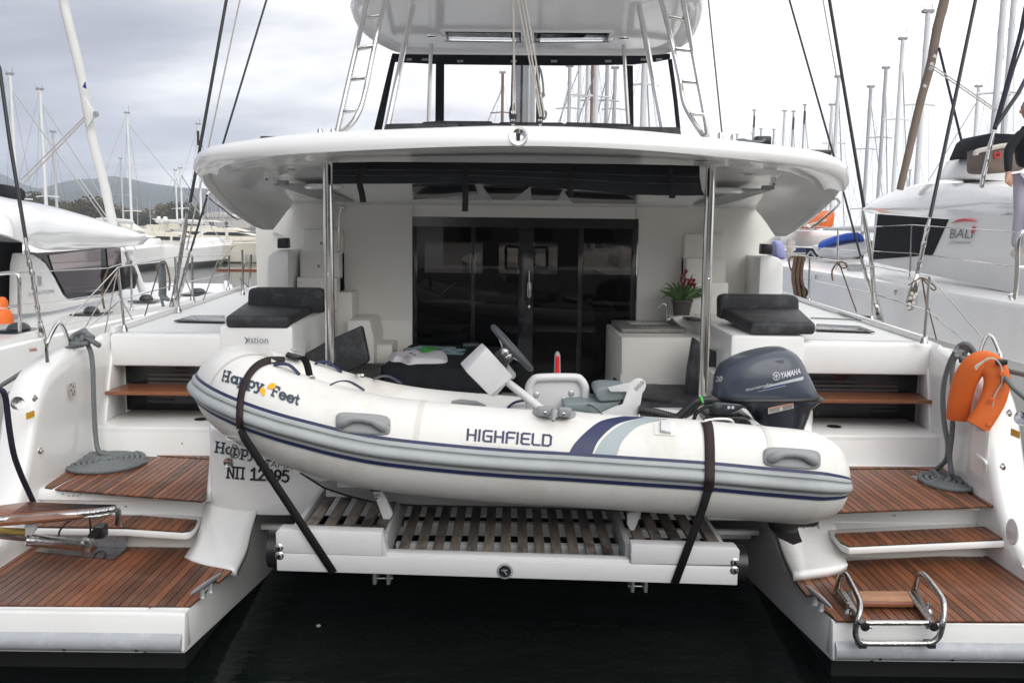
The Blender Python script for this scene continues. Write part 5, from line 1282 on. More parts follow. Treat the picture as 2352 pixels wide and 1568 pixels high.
cowl('gear_leg', [(zB(*a), zB(*b), w) for a, b, w in [((1670, 1060), (1830, 1060), .05), ((1672, 1200), (1900, 1210), .04), ((1680, 1228), (1892, 1246), .045), ((1688, 1262), (1868, 1272), .045), ((1710, 1290), (1862, 1300), .02)]], BLACKP, OB, pw=2.0)
prism('skeg', [at(zB(*p), 5.375) for p in [(1700, 1275), (1868, 1272), (1882, 1320), (1898, 1358), (1840, 1378), (1740, 1330)]], (0, .014, 0), BLACKP, OB, bev=.003)
pb = at(zB(1905, 1235), 5.38)
pr_ = tube('propeller', [pb + V((-.05, 0, 0)), pb + V((.06, 0, 0)), pb + V((.09, 0, 0))], [.035, .03, .015], BLACKP, OB, n=14)
for pts in ([(1885, 1235), (1905, 1240), (1912, 1262), (1908, 1282), (1895, 1262)], [(1955, 1240), (1985, 1244), (2004, 1262), (2010, 1280), (1995, 1275), (1975, 1254)], [(1900, 1200), (1960, 1190), (1975, 1170), (1930, 1160)]):
    prism('propeller_blade', [at(zB(*p), 5.36) for p in pts], (0, .012, 0), STEEL, pr_, bev=.003)
ob = BVHTree.FromPolygons([v.co for v in cwl.data.vertices], [tuple(p.vertices) for p in cwl.data.polygons])
def hito(p, off=.003, zf=zB):
    d = ray(zf(*p)).normalized(); h = ob.ray_cast(CAMP, d)
    if h[0] is None: return at(zf(*p), 5.19)
    n_ = h[1] if h[1].dot(d) < 0 else -h[1]; return h[0] + n_ * off
def og(name, a, b, c_, d_, m, nu=8, nv=2, off=.003):
    return loft(name, [[hito(lin(lin(a, b, i / nu), lin(d_, c_, i / nu), j / nv), off) for j in range(nv + 1)] for i in range(nu + 1)], m, OB)
textmesh('maker_lettering', 'YAMAHA', lambda u, v: hito((1758 + u * 126, 336 - u * 34 + 0 - v * (38 - 3 * u)), .004), SILV, OB, bold=.03)
em = [hito((1732 + 22 * cos(a), 320 + 23 * sin(a)), .004) for a in [2 * pi * k / 24 for k in range(24)]]
tube('emblem_ring', em, .0035, SILV, OB, n=5, closed=True)
for a in (90, 210, 330): tube('emblem_fork', [hito((1732, 320), .004), hito((1732 + 20 * cos(radians(a)), 320 + 21 * sin(radians(a))), .004)], .003, SILV, OB, n=5)
for a in (30, 150, 270): tube('emblem_fork', [hito((1732, 320), .004), hito((1732 + 13 * cos(radians(a)), 320 + 13 * sin(radians(a))), .004)], .0045, SILV, OB, n=5)
og('swoosh_stripe', (1700, 372), (1902, 322), (1900, 342), (1640, 398), SILV, 10)
og('swoosh_stripe', (1640, 404), (1795, 364), (1792, 373), (1620, 412), BLUED, 10, 2, .005)
og('swoosh_stripe', (1620, 414), (1790, 377), (1789, 381), (1612, 418), SILV, 10, 2, .005)
textmesh('engine_lettering', 'fourstroke', lambda u, v: hito((1538 + u * 165, 415 - u * 40 - v * 17 + 0 * u + v * 0), .004), SILV, OB, bold=.02, shear=.3)
textmesh('power_lettering', '20', lambda u, v: hito((1353 + u * 44 + v * 3, 354 - v * 34), .004), SILV, OB, bold=.03, shear=.2)
og('air_slot', (1720, 227), (1784, 219), (1775, 236), (1745, 232), BLACKP, 5, 2, .004)
lb = [at(zB(*p), 5.20) for p in [(1682, 520), (1840, 487), (1842, 520), (1684, 557)]]
lab = prism('warning_label', lb, (0, .004, 0), MATS['white_rope'], OB)
for k in range(4):
    a, b = lb[0].lerp(lb[3], .30 + .17 * k), lb[1].lerp(lb[2], .30 + .17 * k)
    for f, g_ in ((.04, .46), (.56, .97)): bar('label_line', a.lerp(b, f) + V((0, -.002, 0)), a.lerp(b, g_) + V((0, -.002, 0)), .002, .003, GLETTER, lab, up=(0, 1, 0))
bar('label_header', lb[0].lerp(lb[3], .1) + V((0, -.002, 0)), lb[1].lerp(lb[2], .1) + V((0, -.002, 0)), .002, .008, ORANGE, lab, up=(0, 1, 0))
cowl('carry_grip', [(zB(*a), zB(*b), w) for a, b, w in [((1900, 470), (1985, 470), .10), ((1895, 455), (2015, 452), .12), ((1900, 442), (2000, 440), .11)]], BLACKP, OB)
# steering bracket, clamps and cables
for pts, m_, y, d in (([(1325, 490), (1400, 485), (1500, 492), (1562, 512), (1520, 525), (1440, 560), (1370, 565), (1310, 545)], ENGD, 5.22, .10), ([(1290, 560), (1420, 575), (1530, 570), (1600, 600), (1640, 640), (1500, 640), (1290, 620)], BLACKP, 5.24, .2)):
    prism('clamp_bracket', [at(zB(*p), y) for p in pts], (0, d, 0), m_, OB, bev=.01)
lathe('clamp_knob', [(.035, 0), (.04, .02), (.02, .03), (0, .032)], at(zB(1360, 520), 5.21), BLACKP, OB, n=16, axis=(0, -1, 0))
for x in (1435, 1460): lathe('tell_tale', [(0, .003), (.010, 0)], at(zB(x, 517), 5.214), SILV, OB, n=10, axis=(0, -1, 0))
tube('tilt_bar', [at(zB(*p), 5.16) for p in [(1285, 600), (1350, 590), (1440, 592), (1465, 620)]], .012, STEEL, OB, n=8, sm=3)
tube('tilt_grip', [at(zB(*p), 5.16) for p in [(1480, 625), (1500, 590), (1540, 590), (1570, 625)]], .010, BLACKP, OB, n=8, sm=3)
for pts, r in (([(1105, 585), (1150, 545), (1200, 500), (1240, 475), (1330, 465)], .022), ([(1130, 585), (1190, 540), (1240, 500), (1300, 470), (1350, 470)], .011), ([(1155, 580), (1210, 550), (1250, 500), (1330, 480)], .009), ([(1215, 595), (1235, 550), (1290, 510), (1340, 500)], .012), ([(870, 530), (960, 545), (1030, 562), (1105, 585)], .026), ([(880, 560), (960, 570), (1090, 588)], .018)):
    tube('control_cable', [at(zB(*p), 5.2) for p in pts], r, BLACKP, OB, n=8, sm=4)
for k in range(16):
    p = lin((872, 530), (1095, 580), k / 15); q = at(zB(*p), 5.2); lathe('hose_rib', [(.026, -.004), (.030, 0), (.026, .004)], q, BLACKP, OB, n=10, axis=(1, 0, -.25))
tube('green_band', [at(zB(1258, 470), 5.19), at(zB(1272, 466), 5.19)], .024, MATS['green_cotton'], OB, n=12)

# ------------------------------------------------------------ straps over the dinghy
SPF = [(18.6, .004), (16.0, .020), (13.5, .021), (9.8, .026), (6.5, .040), (3.2, .044), (0.8, .040), (-1.9, .024), (-6.3, .015), (-11.5, .008)]
vv_, ff_ = [], []
for r in tube_rows: vv_ += r
ff_ += [(i * 48 + j, i * 48 + (j + 1) % 48, (i + 1) * 48 + (j + 1) % 48, (i + 1) * 48 + j) for i in range(len(sp) - 1) for j in range(48)]
o_v = len(vv_); ns = len(SPF)
for i in range(3, NE - 2): vv_ += [tsurf(i, a, b) for a, b in SPF]
ff_ += [(o_v + i * ns + j, o_v + i * ns + j + 1, o_v + (i + 1) * ns + j + 1, o_v + (i + 1) * ns + j) for i in range(NE - 6) for j in range(ns - 1)]
bvh2 = BVHTree.FromPolygons(vv_, ff_)
def strap(name, label, pts, m, w, free, group):
    R = root(name, label, 'strap', tuple(at(free[-1][:2], free[-1][2])), group)
    c = smoothpath([V((p[0], p[1], 0)) for p in pts], 5); l, r = [], []
    for i, v in enumerate(c):
        t = c[min(i + 1, len(c) - 1)] - c[max(i - 1, 0)]; n_ = V((-t.y, t.x, 0)).normalized() * w
        l.append(hit((v.x + n_.x, v.y + n_.y), .009, None, bvh2)); r.append(hit((v.x - n_.x, v.y - n_.y), .009, None, bvh2))
    loft('strap_upper', [l, r], m, R, thick=.004, off=0)
    a = [(l[-1] + r[-1]) / 2] + [at(p[:2], p[2]) for p in free]
    L = []; Q = []
    for i, v in enumerate(a):
        t = a[min(i + 1, len(a) - 1)] - a[max(i - 1, 0)]; t.normalize(); n_ = t.cross(V((0, 1, 0))).normalized() * .0225
        L.append(v + n_); Q.append(v - n_)
    loft('strap_lower', [L, Q], WEB, R, thick=.004, off=0)
    return R
def D_(zf, pts): return [zf(*p) for p in pts]
S1_ = strap('ratchet_strap', 'black strap with a buckle over the bow of the dinghy', D_(zA, [(735, 243), (640, 243), (560, 275), (500, 340), (460, 430), (442, 540), (440, 640), (445, 690)]), WEB2, 7.6, [(*zA(470, 760), 4.68), (*z9(240, 400), 4.70), (*z9(374, 604), 4.712)], 'straps holding the dinghy down')
bar('buckle', hit(zA(742, 222), .03), hit(zA(838, 248), .03), .07, .025, BLACKP, S1_, bev=.005); bar('buckle_lever', hit(zA(770, 212), .05), hit(zA(825, 222), .05), .045, .01, STEEL, S1_, bev=.002)
q = [at(zA(*p), y) for p, y in [((838, 222), 5.2), ((870, 235), 5.25), ((890, 280), 5.28), ((905, 350), 5.3)]]
q = smoothpath(q, 4); loft('strap_tail', [[v + V((-.02, 0, -.004)) for v in q], [v + V((.02, 0, .012)) for v in q]], WEB, S1_, thick=.004)
S2_ = strap('ratchet_strap', 'dark brown strap over the stern of the dinghy beside the engine', D_(zB, [(1290, 604), (1306, 660), (1313, 760), (1314, 880), (1312, 980), (1302, 1035)]), WEB2, 11.5, [(*zB(1270, 1150), 4.68), (*z9(1985, 430), 4.70), (*z9(1902, 655), 4.712)], 'straps holding the dinghy down')
# the free lower run of each strap is black webbing

# ------------------------------------------------------------ sun pads on the lounge bases
def pad(label, zf, top, Ys, front, back):
    R = root('sun_pad', label, 'cushion', tuple(at(zf(*front[0]), Ys[0])), 'charcoal sun pads')
    loft_pts = [at(zf(*p), y) for p, y in top]
    prism('pad_cushion', loft_pts, (0, 0, -.10), CUSH, R, bev=.03, seg=3)
    prism('pad_bolster', [at(zf(*p), y) for p, y in back], (0, .16, 0), CUSH, R, bev=.035, seg=3)
pad('charcoal sun pad on the left lounge beside the charter lettering', z4, [((1415, 568), 7.10), ((1812, 572), 7.10), ((2010, 490), 8.6), ((1560, 466), 8.6)], (7.1,), [(1415, 568)], [((1548, 545), 8.15), ((1554, 415), 8.15), ((1575, 394), 8.15), ((1995, 398), 8.15), ((2032, 420), 8.15), ((2032, 550), 8.15)])
pad('charcoal sun pad with bird marks on the right lounge above the outboard', z6, [((478, 608), 7.10), ((884, 612), 7.10), ((778, 515), 8.0), ((285, 515), 8.0)], (7.1,), [(478, 608)], [((282, 590), 7.95), ((282, 455), 7.95), ((312, 436), 7.95), ((750, 440), 7.95), ((780, 462), 7.95), ((784, 590), 7.95)])

# ------------------------------------------------------------ table and things on it
TB = root('cockpit_table', 'table under a black cloth in the cockpit', 'table', tuple(at(z5(800, 1100), 7.9)))
tz = at(z5(460, 990), 7.75).z
tp = [atz(z5(*p), tz) for p in [(455, 985), (1120, 1010), (1130, 880), (620, 862)]]
prism('table_top', tp, (0, 0, -.05), CANVAS, TB, bev=.01)
f0, f1 = tp[0], tp[1]
rows = [[f0.lerp(f1, i / 40) + V((0, -.006 - .012 * sin(i * .9) * k - .01 * k, -.01 - .20 * k)) for i in range(41)] for k in (0, .3, .65, 1)]
loft('cloth_drop', rows, CANVAS, TB, thick=.004)
rows = [[tp[0].lerp(tp[3], i / 20) + V((-.006 - .01 * k, 0, -.01 - .16 * k)) for i in range(21)] for k in (0, .5, 1)]
loft('cloth_drop', rows, CANVAS, TB, thick=.004)
for x in (742, 775, 812, 840):
    q = at(z5(x, 1065), 8.0); tube('leg', [V((q.x, 8.0 + (.2 if x in (775, 840) else 0), .86)), V((q.x, 8.0 + (.2 if x in (775, 840) else 0), tz - .05))], .04, STEEL, TB, n=16)
def cloth(name, label, cat, outl, m, h=.05, seed=1, Z=None):
    random.seed(seed); pts = [atz(z5(*p), Z or tz) for p in outl]; c = sum(pts, V((0, 0, 0))) / len(pts); o = V((c.x, c.y, Z or tz))
    pts = smoothpath(pts, 4, closed=True); rows = []
    for k in (1.0, 1.0, .93, .75, .5, .25, .02):
        z_ = {1.0: .012, .93: .7, .75: .9, .5: 1.0, .25: .8, .02: .7}[k]
        rows.append([V((c.x + (p.x - c.x) * k, c.y + (p.y - c.y) * k, (Z or tz) + .006 + (0 if len(rows) == 0 else h * z_ * (.55 + .45 * sin(i * .55 + k * 9 + seed)) * (0.4 if len(rows) == 1 else 1)))) for i, p in enumerate(pts)])
    R = M(name, [v for r in rows for v in r], [(i * len(pts) + j, i * len(pts) + (j + 1) % len(pts), (i + 1) * len(pts) + (j + 1) % len(pts), (i + 1) * len(pts) + j) for i in range(len(rows) - 1) for j in range(len(pts))], m, None, smooth=True, ang=180)
    return tag(R, label, cat)
cloth('shirt', 'crumpled white cotton shirt at the front of the cockpit table', 'shirt', [(500, 965), (498, 930), (560, 938), (580, 925), (700, 935), (800, 930), (815, 950), (800, 975), (650, 980), (600, 985), (555, 970)], CLW, .07, 2)
cloth('towel', 'bright green cloth lying behind the white shirt', 'cloth', [(640, 935), (670, 912), (700, 895), (750, 900), (755, 925), (700, 935)], CLG, .05, 5)
random.seed(3)
for k, (x, y, w, a) in enumerate(((650, 893, .24, .2), (700, 885, .22, -.3), (790, 890, .26, .1), (850, 903, .24, -.15), (810, 912, .26, .35), (850, 925, .2, -.1))):
    c = atz(z5(x, y), tz); r = Matrix.Rotation(a, 3, 'Z')
    pts = [V((c.x, c.y, tz + .003 + k * .002)) + r @ V((sx_ * w / 2, sy * .08, 0)) for sx_, sy in ((-1, -1), (1, -1), (1, 1), (-1, 1))]
    o = prism('leaflet', pts, (0, 0, .0015), PAPER, None)
    tag(o, ('teal leaflet at the far left of the pile behind the green cloth', 'leaflet partly under the green cloth', 'long leaflet just right of the green cloth', 'rightmost leaflet at the back of the pile', 'tilted leaflet between the green cloth and the dark torch', 'leaflet nearest the front edge right of the white shirt')[k], 'leaflet', 'leaflets strewn on the table')
c = atz(z5(935, 890), tz)
o = tube('torch', [c + V((-.06, 0, .03)), c + V((.10, .03, .03))], .028, DGREYP, None, n=14); tag(o, 'small dark grey cylinder lying on the right of the table', 'torch')

# potted calla lily
pc = at(z5(2112, 712), 8.75)
PL = root('potted_plant', 'calla lily with crimson flowers in a brown pot on the galley top', 'plant', tuple(pc))
lathe('pot', [(.075, 0), (.095, .13), (.105, .14), (.105, .165), (.095, .165), (.09, .14), (0, .135)], pc, POT, PL, n=24)
random.seed(11)
def leafmesh(base, tip, w, m, droop=.02):
    d = tip - base; s = d.cross(V((0, 1, 0)))
    if s.length < .01: s = V((1, 0, 0))
    s.normalize(); rows = []
    for k in range(7):
        t = k / 6; c = base + d * t + V((0, 0, -droop * t * t * 4 + droop)); ww = w * sin(pi * min(.98, t * .85 + .15)) ** .8
        rows.append([c - s * ww, c + V((0, .25 * ww, -.2 * ww)), c + s * ww])
    return rows
tp_ = pc + V((0, 0, .15))
for k in range(34):
    a = random.uniform(0, 2 * pi); r = random.uniform(.03, .30); h = random.uniform(.08, .34) * (1 - r * 1.2)
    tip = tp_ + V((cos(a) * r, sin(a) * r * .7, h)); rows = leafmesh(tp_ + V((cos(a) * .02, sin(a) * .02, 0)), tip, random.uniform(.008, .017), LEAF, random.uniform(.0, .05))
    loft('leaf', rows, LEAF, PL)
for p in ((2130, 475), (2110, 505), (2130, 520), (2150, 525), (2175, 525), (2182, 550), (2165, 545), (2118, 540)):
    f = at(z5(*p), 8.75 + random.uniform(-.08, .08)); b = tp_ + V((0, 0, .0))
    stn = tube('stem', [b, (b + f) / 2 + V((.01, 0, .02)), f], .004, LEAF, PL, n=5, sm=2)
    lathe('flower', [(.003, -.035), (.008, -.01), (.013, .012), (.022, .032), (.008, .022), (0, .0)], f, PETAL, stn, n=10, axis=(random.uniform(-.4, .4), -.5, 1))
# ------------------------------------------------------------ ropes
random.seed(5)
def coil(name, label, zf, cpt, rx, ry, turns, tail, tailY, r=.018, hub=0.0):
    c = atz(zf(*cpt), ZU + .012)
    R = root(name, label, 'rope', tuple(c), 'coiled mooring ropes')
    pts = []
    n = int(turns * 28)
    for i in range(n + 1):
        a = 2 * pi * i / 28; k = hub + (1 - hub) * i / n
        pts.append(V((c.x + rx * k * cos(a), c.y + ry * k * sin(a), c.z + r * (.9 + .1 * sin(a * 3)) + random.uniform(-.001, .001))))
    tube('rope_coil', pts, r, ROPE, R, n=8)
    q = [at(zf(*p), y) for p, y in zip(tail, tailY)]
    tube('rope_tail', q, r, ROPE, R, n=8, sm=5)
    return R
cL = coil('mooring_rope', 'grey braided rope coiled flat on the left teak deck', z4, (672, 1492), .285, .32, 7, [(690, 1438), (640, 1432), (612, 1400), (598, 1300), (590, 1150), (585, 1000), (582, 900), (570, 800), (545, 745), (515, 720)], [6.62, 6.60, 6.6, 6.62, 6.62, 6.62, 6.62, 6.62, 6.62, 6.62], .0185, .06)
for pts in ([(440, 720), (470, 690), (520, 670), (560, 690), (570, 720), (540, 740), (480, 745), (450, 760), (520, 750)], [(505, 670), (530, 660), (520, 700), (500, 735), (490, 690), (540, 700), (590, 735), (622, 755)], [(460, 750), (500, 700), (545, 690), (580, 705), (530, 725), (470, 735)]):
    tube('rope_knot', [at(z4(*p), 6.58 + .03 * sin(i * 2)) for i, p in enumerate(pts)], .020, ROPE, cL, n=8, sm=4)
tube('rope_run', [at(z4(*p), y) for p, y in [((440, 765), 6.6), ((300, 830), 6.9), ((130, 930), 7.0), ((0, 1010), 7.1)]], .019, ROPE, cL, n=8, sm=3)
cR = coil('mooring_rope', 'grey braided rope coiled on the right teak deck under the orange buoy', z8, (1722, 290), .175, .24, 4, [(1690, 330), (1750, 262), (1748, 225)], [6.05, 6.2, 6.3], .0178, .10)
def wl(p): return atx(z6(*p), 3.15)
tube('rope_tail', [at(z8(1748, 225), 6.3)] + [wl(p) for p in [(1735, 1560), (1722, 1450), (1738, 1300), (1745, 1100), (1738, 950), (1745, 860), (1770, 815)]], .0178, ROPE, cR, n=8, sm=5)
tube('rope_tail', [at(z8(1600, 300), 6.15), at(z8(1690, 262), 6.25), at(z8(1655, 215), 6.4)] + [wl(p) for p in [(1640, 1530), (1700, 1470), (1712, 1380), (1690, 1250), (1680, 1100), (1690, 980), (1720, 870), (1760, 790)]], .0178, ROPE, cR, n=8, sm=5)
for pts in ([(1760, 800), (1780, 760), (1830, 745), (1870, 790), (1860, 830), (1800, 835), (1780, 800), (1840, 780)], [(1810, 750), (1800, 800), (1850, 840), (1895, 850), (1870, 800), (1820, 760)], [(1750, 830), (1810, 810), (1850, 760), (1880, 830), (1780, 850)]):
    tube('rope_knot', [at(z6(*p), 6.35 + .03 * sin(i * 2)) for i, p in enumerate(pts)], .019, ROPE, cR, n=8, sm=4)
o = tube('mooring_line', [at(p, y) for p, y in [((2290, 845), 6.2), ((2330, 855), 6.0), ((2400, 870), 5.7)]], .018, ROPE, None, n=8); tag(o, 'grey mooring line leading off past the orange buoy', 'rope')
o = tube('mooring_line', [at(z6(*p), y) for p, y in [((2065, 950), 5.9), ((2120, 1020), 5.7), ((2260, 1140), 5.4)]], .016, ROPE, None, n=8); tag(o, 'grey line running over the right bulwark', 'rope')
DRK = [(0, 1035), (20, 1045), (38, 1100), (55, 1250), (85, 1430), (130, 1560), (170, 1650)]
o = tube('shore_power_cable', [at(z4(*p), y) for p, y in zip(DRK, [4.9, 4.9, 4.92, 4.95, 5.0, 5.1, 5.2])] + [at(z7(215, 415), 5.35)], .017, ROPEN, None, n=8, sm=4); tag(o, 'dark blue line hanging from the left bulwark down to the gangway', 'rope')
LN = root('dock_line', 'brown and black rope bundle hung on the far right lifeline', 'rope', tuple(at(z6(775, 460), 12)))
for k in range(7):
    x = 745 + k * 9
    tube('hank_strand', [at(z6(*p), 12 + .05 * (k % 3)) for p in [(x + 12, 195), (x + 8 * sin(k), 260), (x - 6, 330), (x + 4 - 8 * sin(k), 400), (x + 12, 450)]], .022, ROPEB, LN, n=6, sm=3)
tube('hank_strand', [at(z6(*p), 12) for p in [(790, 380), (830, 420), (800, 460), (780, 440), (830, 470)]], .02, BLACKP, LN, n=6, sm=3)
tube('hank_strand', [at(z6(*p), 12) for p in [(780, 200), (720, 205), (720, 260), (750, 320)]], .012, ROPEB, LN, n=6, sm=3)
LN2 = root('dock_line', 'grey rope hank hung on the left lifeline beside the shrouds', 'rope', tuple(at(z4(1020, 500), 9)))
for k in range(4):
    x = 1003 + 9 * k
    tube('hank_strand', [at(z4(*p), 9 + .03 * k) for p in [(1035 - k, 232), (1010 + 4 * k, 240), (x, 300), (x + 4, 400), (x + 3, 440), (1030 + 6 * k, 462), (1062, 468)]], .019, ROPE, LN2, n=6, sm=3)
tube('hank_strand', [at(z4(*p), 9) for p in [(1035, 232), (1048, 262), (1065, 340), (1060, 410)]], .010, ROPEB, LN2, n=6, sm=3)
tube('hank_strand', [at(z4(*p), 9) for p in [(1024, 512), (1010, 440), (1008, 380)]], .014, ROPE, LN2, n=6, sm=3)

# ------------------------------------------------------------ horseshoe buoy
HB = root('lifebuoy', 'orange horseshoe lifebuoy hanging on the right bulwark', 'lifebuoy', tuple(at(z6(1840, 1250), 6.05)))
pth = [((1772, 1205), 6.12), ((1790, 1080), 6.08), ((1822, 970), 6.05), ((1880, 885), 6.02), ((1945, 860), 6.0), ((2000, 900), 5.96), ((2018, 985), 5.94), ((2000, 1080), 5.93), ((1955, 1170), 5.92), ((1895, 1262), 5.92)]
c = smoothpath([at(z6(*p), y) for p, y in pth], 4); rows = []
for i, p in enumerate(c):
    t = (c[min(i + 1, len(c) - 1)] - c[max(i - 1, 0)]).normalized(); dpt = V((-.45, -1, .1)); dpt = (dpt - t * dpt.dot(t)).normalized(); s_ = t.cross(dpt).normalized()
    wv = .074 + .006 * sin(pi * i / (len(c) - 1)); row = []
    for k in range(20):
        a = 2 * pi * k / 20; q = (abs(cos(a)) ** 3.6 + abs(sin(a)) ** 3.6) ** (-1 / 3.6); row.append(p + s_ * wv * cos(a) * q + dpt * .06 * sin(a) * q)
    rows.append(row)
loft('buoy_body', rows, ORANGE, HB, closed=True, caps=True, ang=40, )
tube('buoy_cord', [at(z6(*p), 5.87) for p in [(1968, 832), (1925, 860), (1885, 885), (1890, 905), (1905, 880), (1975, 835), (2030, 860), (2052, 920), (2050, 990), (2020, 1040), (1998, 1090), (1985, 1180), (1972, 1255)]], .006, ROPEW, HB, n=6, sm=4)
for p in ((2052, 930), (1985, 1095), (1968, 1250)): bar('cord_loop', at(z6(p[0] - 14, p[1] - 3), 5.85), at(z6(p[0] + 14, p[1] + 5), 5.85), .01, .03, ORANGE, HB, bev=.004)
c = at(z6(2045, 855), 5.9); box('buoy_clip', c.x - .03, c.x + .03, 5.87, 5.92, c.z - .02, c.z + .015, BLACKP, HB, bev=.006)

# ------------------------------------------------------------ gangway
GW = root('gangway', 'folding teak grating gangway on a steel hinge at the left stern', 'gangway', tuple(atz(z7(520, 730), ZL)))
g0 = [((-60, 442), 4.5), ((180, 408), 5.15), ((737, 432), 5.30), ((735, 436), 5.05), ((600, 450), 4.9), ((0, 500), 4.35)]
top = [at(z7(*p), y) for p, y in g0]
zz0 = at(z7(736, 432), 5.2).z
def gz(p, z=zz0): return atz(z7(*p), z)
A0, A1 = gz((737, 431)), gz((690, 440)); A1 = V((A0.x - .05, A0.y - .34, A0.z))
Lg = 1.9
e0 = A0 + V((-Lg, -.15, -.02)); e1 = A1 + V((-Lg, -.15, -.02))
# frame the grating plane through the photograph's edges
zg_ = at(z7(735, 436), 5.12).z
Bk0, Bk1, Bk2 = atz(z7(737, 429), zg_), atz(z7(180, 408), zg_), atz(z7(-60, 438), zg_)
Ft0, Ft1 = atz(z7(735, 441), zg_), atz(z7(-60, 503), zg_)
gp = prism('grating_frame', [Bk0, Bk1, Bk2, Ft1, Ft0], (0, 0, -.02), TEAKL, GW, bev=.003)
vs, fs = [], []
nx_, ny_ = 40, 7
for i in range(nx_):
    for j in range(ny_):
        u, v = (i + .5) / nx_, (j + .8) / (ny_ + .8); c = (Bk0.lerp(Bk1, u)).lerp(Ft0.lerp(Ft1, u * .85), v) + V((0, 0, .0012)); b = len(vs)
        vs += [c + V((-.010, -.006, 0)), c + V((.010, -.006, 0)), c + V((.010, .006, 0)), c + V((-.010, .006, 0))]; fs.append((b, b + 1, b + 2, b + 3))
o = M('grating_holes', vs, fs, CAULK, GW); o['kind'] = 'stuff'
tube('gangway_rail', [at(z7(*p), y) for p, y in [((742, 455), 5.02), ((600, 478), 5.0), ((300, 504), 4.95), ((-60, 530), 4.85)]], .020, STEELW, GW, n=14)
tube('gangway_rail', [at(z7(*p), y) for p, y in [((715, 482), 5.02), ((640, 500), 5.0), ((300, 528), 4.95), ((-60, 552), 4.85)]], .014, STEELW, GW, n=10)
prism('grating_underside', [at(z7(*p), y) for p, y in [((690, 500), 5.05), ((560, 515), 5.0), ((0, 568), 4.7), ((0, 545), 4.7), ((600, 498), 5.0)]], (0, .1, 0), TEAKL, GW)
# hinge housing: upright polished plate, step plate, base plate
YH = 5.42
prism('hinge_plate', [at(z7(*p), YH) for p in [(735, 565), (735, 470), (752, 448), (768, 470), (775, 575)]], (0, .02, 0), STEELW, GW, bev=.004)
b0 = [atz(z7(*p), ZL + .016) for p in [(225, 733), (728, 782), (806, 716), (305, 680)]]
prism('base_plate', b0, (0, 0, .008), STEELW, GW)
bk_ = [b0[3], b0[2]]
h_ = at(z7(806, 575), b0[2].y).z - b0[2].z
prism('back_plate', [b0[3] + V((0, -.002, .009)), b0[2] + V((0, -.002, .009)), b0[2] + V((0, -.002, h_)), b0[3] + V((0, -.002, h_))], (0, .006, 0), STEELW, GW)
t2 = b0[2] + V((0, 0, h_)); t3 = b0[3] + V((0, 0, h_))
prism('step_plate', [t3 + V((0, -.02, .001)), t2 + V((0, -.02, .001)), t2 + V((.05, .25, .001)), t3 + V((.1, .25, .001))], (0, 0, .006), STEELW, GW)
cy = [((165, 655), 4.95), ((210, 655), 4.97), ((380, 672), 5.1), ((520, 688), 5.22)]
tube('hydraulic_ram', [at(z7(*p), y) for p, y in cy], [.030, .036, .036, .034], STEELW, GW, n=16)
tube('ram_rod', [at(z7(*p), y) for p, y in [((-60, 622), 4.75), ((170, 645), 4.95)]], .016, STEELW, GW, n=10)
YB_ = mat('brass_fitting', (.55, .40, .12), .35, metal=.8)
tube('ram_fitting', [at(z7(*p), y) for p, y in [((-60, 595), 4.8), ((150, 605), 4.95)]], .024, YB_, GW, n=8)
prism('white_lug', [at(z7(*p), 4.93) for p in [(158, 545), (230, 545), (228, 590), (200, 625), (158, 620)]], (0, .02, 0), PLAT, GW, bev=.004)
for a, b_ in (((515, 650, 5.2), (580, 745, 5.25)), ((590, 570, 5.3), (655, 650, 5.32))):
    p, q = at(z7(a[0], a[1]), a[2]), at(z7(b_[0], b_[1]), a[2]); box('ram_bracket', p.x, q.x, a[2], a[2] + .09, q.z, p.z, STEELW if a[0] == 515 else BLACKP, GW, bev=.008)
prism('link_arm', [at(z7(*p), 5.25) for p in [(545, 640), (600, 575), (655, 575), (655, 605), (600, 640), (580, 665)]], (0, .03, 0), BLACKP, GW, bev=.004)
tube('control_wire', [at(z7(*p), 5.3) for p in [(375, 630), (385, 590), (440, 535), (520, 510), (570, 515), (578, 600), (570, 650)]], .006, BLACKP, GW, n=6, sm=4)
tube('control_wire', [at(z7(*p), 5.2) for p in [(600, 770), (620, 735), (660, 725), (675, 750), (660, 770)]], .006, BLACKP, GW, n=6, sm=4)

# ------------------------------------------------------------ swim ladder
SL = root('swim_ladder', 'folded steel swim ladder with teak treads on the right stern', 'ladder', tuple(atz(z8(1370, 1080), ZL)))
def dk(p, z): return atz(z8(*p), z)
zt_ = ZL + .02
yl = 4.62
Lp = [dk((1025, 998), zt_), at(z8(1040, 950), dk((1025, 998), zt_).y - .01), at(z8(1060, 885), 4.98), at(z8(1080, 868), 4.94), at(z8(1105, 890), 4.88), at(z8(1172, 1020), 4.72), at(z8(1184, 1080), 4.66), at(z8(1172, 1150), yl), at(z8(1155, 1215), yl), at(z8(1156, 1270), yl), at(z8(1180, 1302), yl), at(z8(1230, 1312), yl), at(z8(1400, 1313), yl),
      at(z8(1600, 1312), yl), at(z8(1650, 1302), yl), at(z8(1690, 1262), yl), at(z8(1712, 1180), yl), at(z8(1720, 1080), 4.66), at(z8(1700, 1010), 4.72), at(z8(1610, 892), 4.88), at(z8(1580, 868), 4.94), at(z8(1560, 880), 4.98), at(z8(1540, 940), 5.02), dk((1522, 990), zt_)]
tube('ladder_hoop', Lp, .0165, STEELW, SL, n=12, sm=3)
